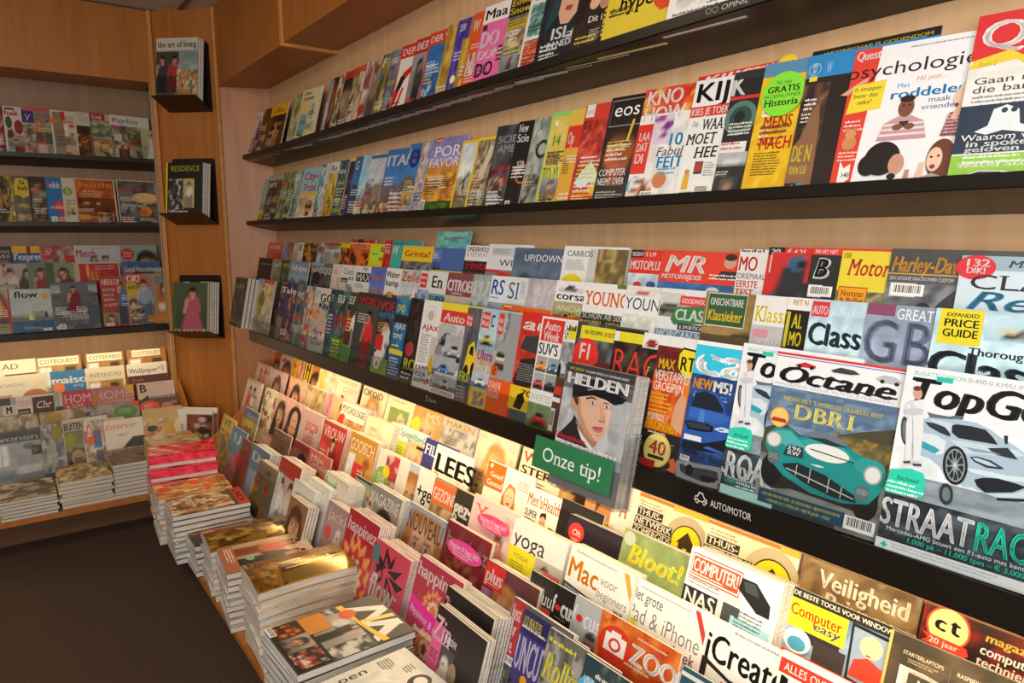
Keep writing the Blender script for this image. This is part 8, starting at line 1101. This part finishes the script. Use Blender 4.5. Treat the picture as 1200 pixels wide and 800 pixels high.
# ---- piles on the back counter
pile(.06, 3.91, .215, .285, -1.155, 6, .018, 'dark magazine with a long black shape', '8a7a5c', P('abs', 0, 0, 1, 1, 'a89a78', '3a3228', 'c8bc98', '5a4a3a'), G([(.0, .2), (.5, .3), (1, .5), (1, .4), (.5, .2), (0, .1)], '2a241e'), side='B', where='lying at the photo edge')
pile(.29, 3.92, .215, .285, -1.115, 7, .018, 'gold-brown magazine with thick white pages', 'b89a5c', P('abs', 0, 0, 1, 1, 'b89a5c', '6a5434', 'd8c48a', '3a3024', 'e4d8b0'), T('FEADSHIP', .15, .84, .1, '4a3c22', .7, 's'), side='B', where='beside the sealed pile')
sp = pile(.508, 3.93, .215, .29, -1.075, 9, .019, 'sealed garden magazine with orange and green', 'a8926a', P('abs', 0, 0, 1, 1, 'b09a70', '8a7448', 'd8683a', 'c8bc98', '6a7a4a'), side='B', where='on the back counter')
for o in sp: wrap(o, .215, .29, .0185)

# ---- corner: boxed set leaning at the corner panel
bx = Matrix.Translation((.90, 4.28, Z(-1.243))) @ frame(pr, Vector((0, 0, 1)), pn, Vector((0, 0, 0))) @ Matrix.Rotation(math.radians(-6), 4, 'X')
for i, (dz, dx, lab) in enumerate(((0, 0, 'white magazine in the corner showing an open picture page'), (.016, -.02, 'white magazine in the corner with a vertical grey title on its spine side'))):
    new_magazine(bx @ Matrix.Translation((-.1 + dx, 0, dz)), lab, .21, .27 + .008 * (i == 0), .012, 'e6e0d4', [R(.25, .0, 1, .9, 'b8a890'), P('food', .27, .0, 1, .88, '8a4a3a', 'c8b8a8', '4a3428', 'd8c8b0'), R(0, 0, .22, 1, 'e8e4da'), T('KRANTEN', .16, .35, .1, '5a544a', .42, 'b', 0, 90)], 24, 'corner magazines', lab)

# ---- corner holders with their magazines
HOL = ((1.022, .705, 'upper black holder on the corner panel'), (1.018, .075, 'middle black holder on the corner panel'), (1.012, -.59, 'lower black holder on the corner panel'))
hm = (('white-topped art of living magazine with two people and a garden, in the upper holder', 'd8d0c0', [P('land', 0, 0, 1, .8, '8a9a98', '5a6a3a', '4a5430', '8a7a50'), P('two', .0, .12, .55, .78, '4a4438', '2a1c16', 'b88a70', '3a3a44', 'a83a3a'), P('abs', .5, .02, 1, .5, 'b8a890', 'c87a3a', '6a6a48', 'd8d0c0'), R(0, .8, 1, 1, 'd0c8b8'), T('the art of living', .03, .85, .09, '2a2622', .94, 'S')], 3, .012, .24, .345),
      ('black residence magazine with yellow spine and white figures, in the middle holder', '1e1c1a', [R(0, 0, .04, 1, 'd8d02a'), T('RESIDENCE', .12, .84, .1, 'a8b02a', .8, 's'), P('abs', .08, .1, .5, .7, '2a2826', '4a4844', 'b8b4ac'), R(.48, .16, .78, .7, 'c8b868'), P('fig', .5, .16, .74, .68, 'b8a878', '3a2a20', 'c8a080', 'e4dcc0'), L(.1, .08, .7, 1, 'd8d4cc', .03)], 4, .012, .215, .305),
      ('green magazine with a woman in a pink satin gown, in the lower holder', '3a4a34', [R(0, 0, .3, 1, '4a5a3e'), R(.3, 0, .45, 1, 'b8a884'), R(.75, 0, 1, 1, 'b0a27a'), P('dress', .1, .0, .95, .98, '4a5a40', '2a1c16', 'c8987c', 'b05a68'), T('GLAMOUR', .04, .02, .07, 'dcd4cc', .9, 's')], 5, .011, .22, .30))
for (px, z, lab), (look, bg, ops, n, t, W_, H_) in zip(HOL, hm):
    e, c = corner_holder(px, z, lab)
    a = math.radians(-9)
    base = e.matrix_world @ Matrix.Translation((-W_ / 2 - .012, .040, .125)) @ Matrix.Rotation(a, 4, 'X')
    for k in range(n):
        mw = base @ Matrix.Translation((.008 * k, 0, -t * (k + 1) ))
        if k == 0: o = new_magazine(mw, look, W_, H_, t - .0006, bg, ops, 30, 'magazines in the corner holders', look); fo = o
        else:
            stock_add(fo, mw)

# ---- acrylic holder with the recommended magazine and its sign
hc = Vector((1.012, 1.10, Z(-.558))); r_, u_, n_ = axes('R', 12)
he = empty('acrylic_holder', frame(r_, u_, n_, hc), 'clear acrylic holder with a green Onze tip! sign hooked on the black rack', 'holder')
PW = .232
MB().box((-PW / 2, 0, -.004), (PW / 2, .20, -.001)).build('back_plate', 'plexi', he)
MB().box((-PW / 2, 0, -.001), (PW / 2, .003, .045)).build('bottom_plate', 'plexi', he)
MB().box((PW / 2 - .003, 0, -.001), (PW / 2, .16, .045)).build('side_plate', 'plexi', he)
MB().box((-PW / 2, 0, .044), (PW / 2, .10, .047)).build('front_plate', 'plexi', he)
part_sheet(he, 'sign_card', .255, .072, -.155, .026, .0485, [T('Onze tip!', .12, .3, .42, 'eef2ea', .76, 's')], '2f7a4f', 8, label='green card lettered Onze tip! in white')
hel = [P('abs', 0, 0, 1, 1, 'b0b2b6', '9a9ca0', 'c0c2c4'), R(0, .9, 1, 1, '3a3c3e'), P('abs', 0, .72, 1, .9, '5a5c60', '6a6c70', '4a4c50'),
  G([(0.018,0.165),(0.115,0.27),(0.21,0.373),(0.238,0.449),(0.351,0.326),(0.494,0.203),(0.608,0.126),(0.026,0.146)], '22262d'),
  G([(0.264,0.385),(0.348,0.365),(0.518,0.268),(0.64,0.279),(0.624,0.198),(0.577,0.157),(0.432,0.227)], 'a87a64'),
  G([(0.302,0.334),(0.424,0.245),(0.543,0.177),(0.608,0.126),(0.554,0.121),(0.399,0.209)], 'dcdcde'),
  G([(0.153,0.624),(0.176,0.66),(0.222,0.634),(0.273,0.506),(0.244,0.484),(0.193,0.529)], 'c49078'),
  G([(0.218,0.643),(0.264,0.691),(0.482,0.724),(0.656,0.72),(0.729,0.66),(0.758,0.553),(0.752,0.439),(0.72,0.337),(0.672,0.264),(0.615,0.23),(0.532,0.236),(0.438,0.288),(0.34,0.383),(0.27,0.486)], 'd9ac94'),
  G([(0.222,0.634),(0.247,0.668),(0.296,0.629),(0.339,0.481),(0.465,0.333),(0.615,0.23),(0.532,0.236),(0.438,0.288),(0.34,0.383),(0.27,0.486)], 'c08e76'),
  G([(0.589,0.706),(0.724,0.659),(0.758,0.553),(0.752,0.439),(0.71,0.411),(0.694,0.52),(0.665,0.609)], 'e4baa4'),
  G([(0.165,0.622),(0.143,0.757),(0.228,0.841),(0.517,0.882),(0.765,0.862),(0.916,0.771),(0.642,0.755),(0.432,0.724),(0.25,0.663)], '1c212a'),
  G([(0.186,0.623),(0.236,0.696),(0.414,0.768),(0.654,0.785),(0.853,0.759),(0.933,0.742),(0.893,0.694),(0.783,0.656),(0.665,0.688),(0.466,0.701),(0.303,0.661)], '12161c'),
  G([(0.37,0.75),(0.551,0.798),(0.743,0.8),(0.736,0.788),(0.557,0.784),(0.38,0.739)], '8a94a2'),
  G([(0.186,0.623),(0.227,0.654),(0.266,0.623),(0.273,0.555),(0.245,0.559)], '4a3429'),
  G([(0.369,0.659),(0.458,0.69),(0.532,0.676),(0.532,0.665),(0.459,0.669),(0.388,0.643)], '4a3226'),
  G([(0.627,0.661),(0.704,0.662),(0.713,0.652),(0.637,0.648)], '4a3226'),
  G([(0.548,0.626),(0.545,0.616),(0.531,0.606),(0.508,0.599),(0.48,0.597),(0.452,0.599),(0.431,0.605),(0.421,0.615),(0.423,0.626),(0.437,0.635),(0.461,0.642),(0.489,0.644),(0.517,0.642),(0.537,0.635)], 'b88670'),
  G([(0.531,0.625),(0.529,0.618),(0.518,0.612),(0.501,0.608),(0.48,0.606),(0.46,0.607),(0.445,0.611),(0.438,0.616),(0.44,0.623),(0.451,0.629),(0.469,0.633),(0.489,0.635),(0.509,0.634),(0.524,0.63)], 'ece4e0'),
  G([(0.504,0.622),(0.505,0.616),(0.501,0.61),(0.495,0.607),(0.486,0.606),(0.477,0.608),(0.47,0.613),(0.465,0.619),(0.464,0.625),(0.468,0.631),(0.475,0.634),(0.483,0.635),(0.492,0.633),(0.5,0.628)], '5a7080'),
  G([(0.494,0.621),(0.495,0.618),(0.493,0.615),(0.49,0.614),(0.485,0.613),(0.481,0.614),(0.477,0.617),(0.475,0.62),(0.475,0.623),(0.476,0.626),(0.48,0.627),(0.484,0.628),(0.488,0.627),(0.492,0.624)], '161616'),
  G([(0.749,0.623),(0.747,0.612),(0.733,0.603),(0.711,0.597),(0.684,0.594),(0.658,0.596),(0.638,0.603),(0.627,0.612),(0.63,0.622),(0.643,0.632),(0.666,0.638),(0.693,0.64),(0.719,0.638),(0.739,0.632)], 'b88670'),
  G([(0.733,0.621),(0.731,0.615),(0.72,0.609),(0.704,0.605),(0.684,0.603),(0.665,0.604),(0.651,0.608),(0.644,0.613),(0.646,0.62),(0.656,0.626),(0.673,0.63),(0.693,0.632),(0.712,0.631),(0.726,0.627)], 'ece4e0'),
  G([(0.707,0.619),(0.708,0.613),(0.704,0.608),(0.698,0.604),(0.69,0.603),(0.681,0.605),(0.674,0.61),(0.67,0.616),(0.669,0.622),(0.672,0.627),(0.679,0.63),(0.687,0.631),(0.696,0.629),(0.703,0.625)], '5a7080'),
  G([(0.698,0.618),(0.698,0.615),(0.696,0.612),(0.693,0.611),(0.689,0.61),(0.685,0.611),(0.681,0.614),(0.679,0.616),(0.679,0.62),(0.68,0.622),(0.684,0.624),(0.688,0.624),(0.692,0.623),(0.696,0.621)], '161616'),
  G([(0.59,0.631),(0.653,0.549),(0.7,0.507),(0.686,0.469),(0.62,0.462),(0.626,0.496),(0.61,0.559)], 'cb9c86'),
  G([(0.6,0.469),(0.641,0.459),(0.695,0.471),(0.691,0.456),(0.627,0.445)], 'a87460'),
  G([(0.528,0.368),(0.582,0.392),(0.625,0.39),(0.659,0.402),(0.698,0.392),(0.638,0.371),(0.57,0.366)], 'a85454'),
  G([(0.534,0.365),(0.57,0.364),(0.638,0.369),(0.694,0.39),(0.675,0.345),(0.614,0.33),(0.564,0.341)], 'c4706c'),
  G([(0.569,0.3),(0.641,0.308),(0.683,0.328),(0.646,0.296)], 'c09078'),
  T('HELDEN', .05, .78, .12, 'f2f2f2', .9, 'x'), T('VAKANTIE!', .06, .93, .028, 'd8c83a', .24), T('IN 5 JAAR WERELD OF ANDERMAN WENST', .32, .93, .024, 'e8e8e8', .62), T('Wereldster', .02, .16, .055, 'd8343a', .46, 'S'), T('MAX VERSTAPPEN', .03, .085, .055, 'f6f6f6', .9, 'x')]
p0 = hc + r_ * (-.101) + u_ * .004
for k in range(3):
    mw = frame(r_, u_, n_, p0 + n_ * (.026 - .0125 * k) + r_ * .002 * k)
    if k == 0: hm0 = new_magazine(mw, 'sports magazine with a man in a navy cap, in the clear holder above the green sign', .21, .272, .012, '8a8c90', hel, 60, 'recommended magazines', 'sports magazine with a man in a navy cap, in the clear holder', ym=(.27, .73))
    else: stock_add(hm0, mw)
stock_build()
bpy.data.objects.remove(FO)
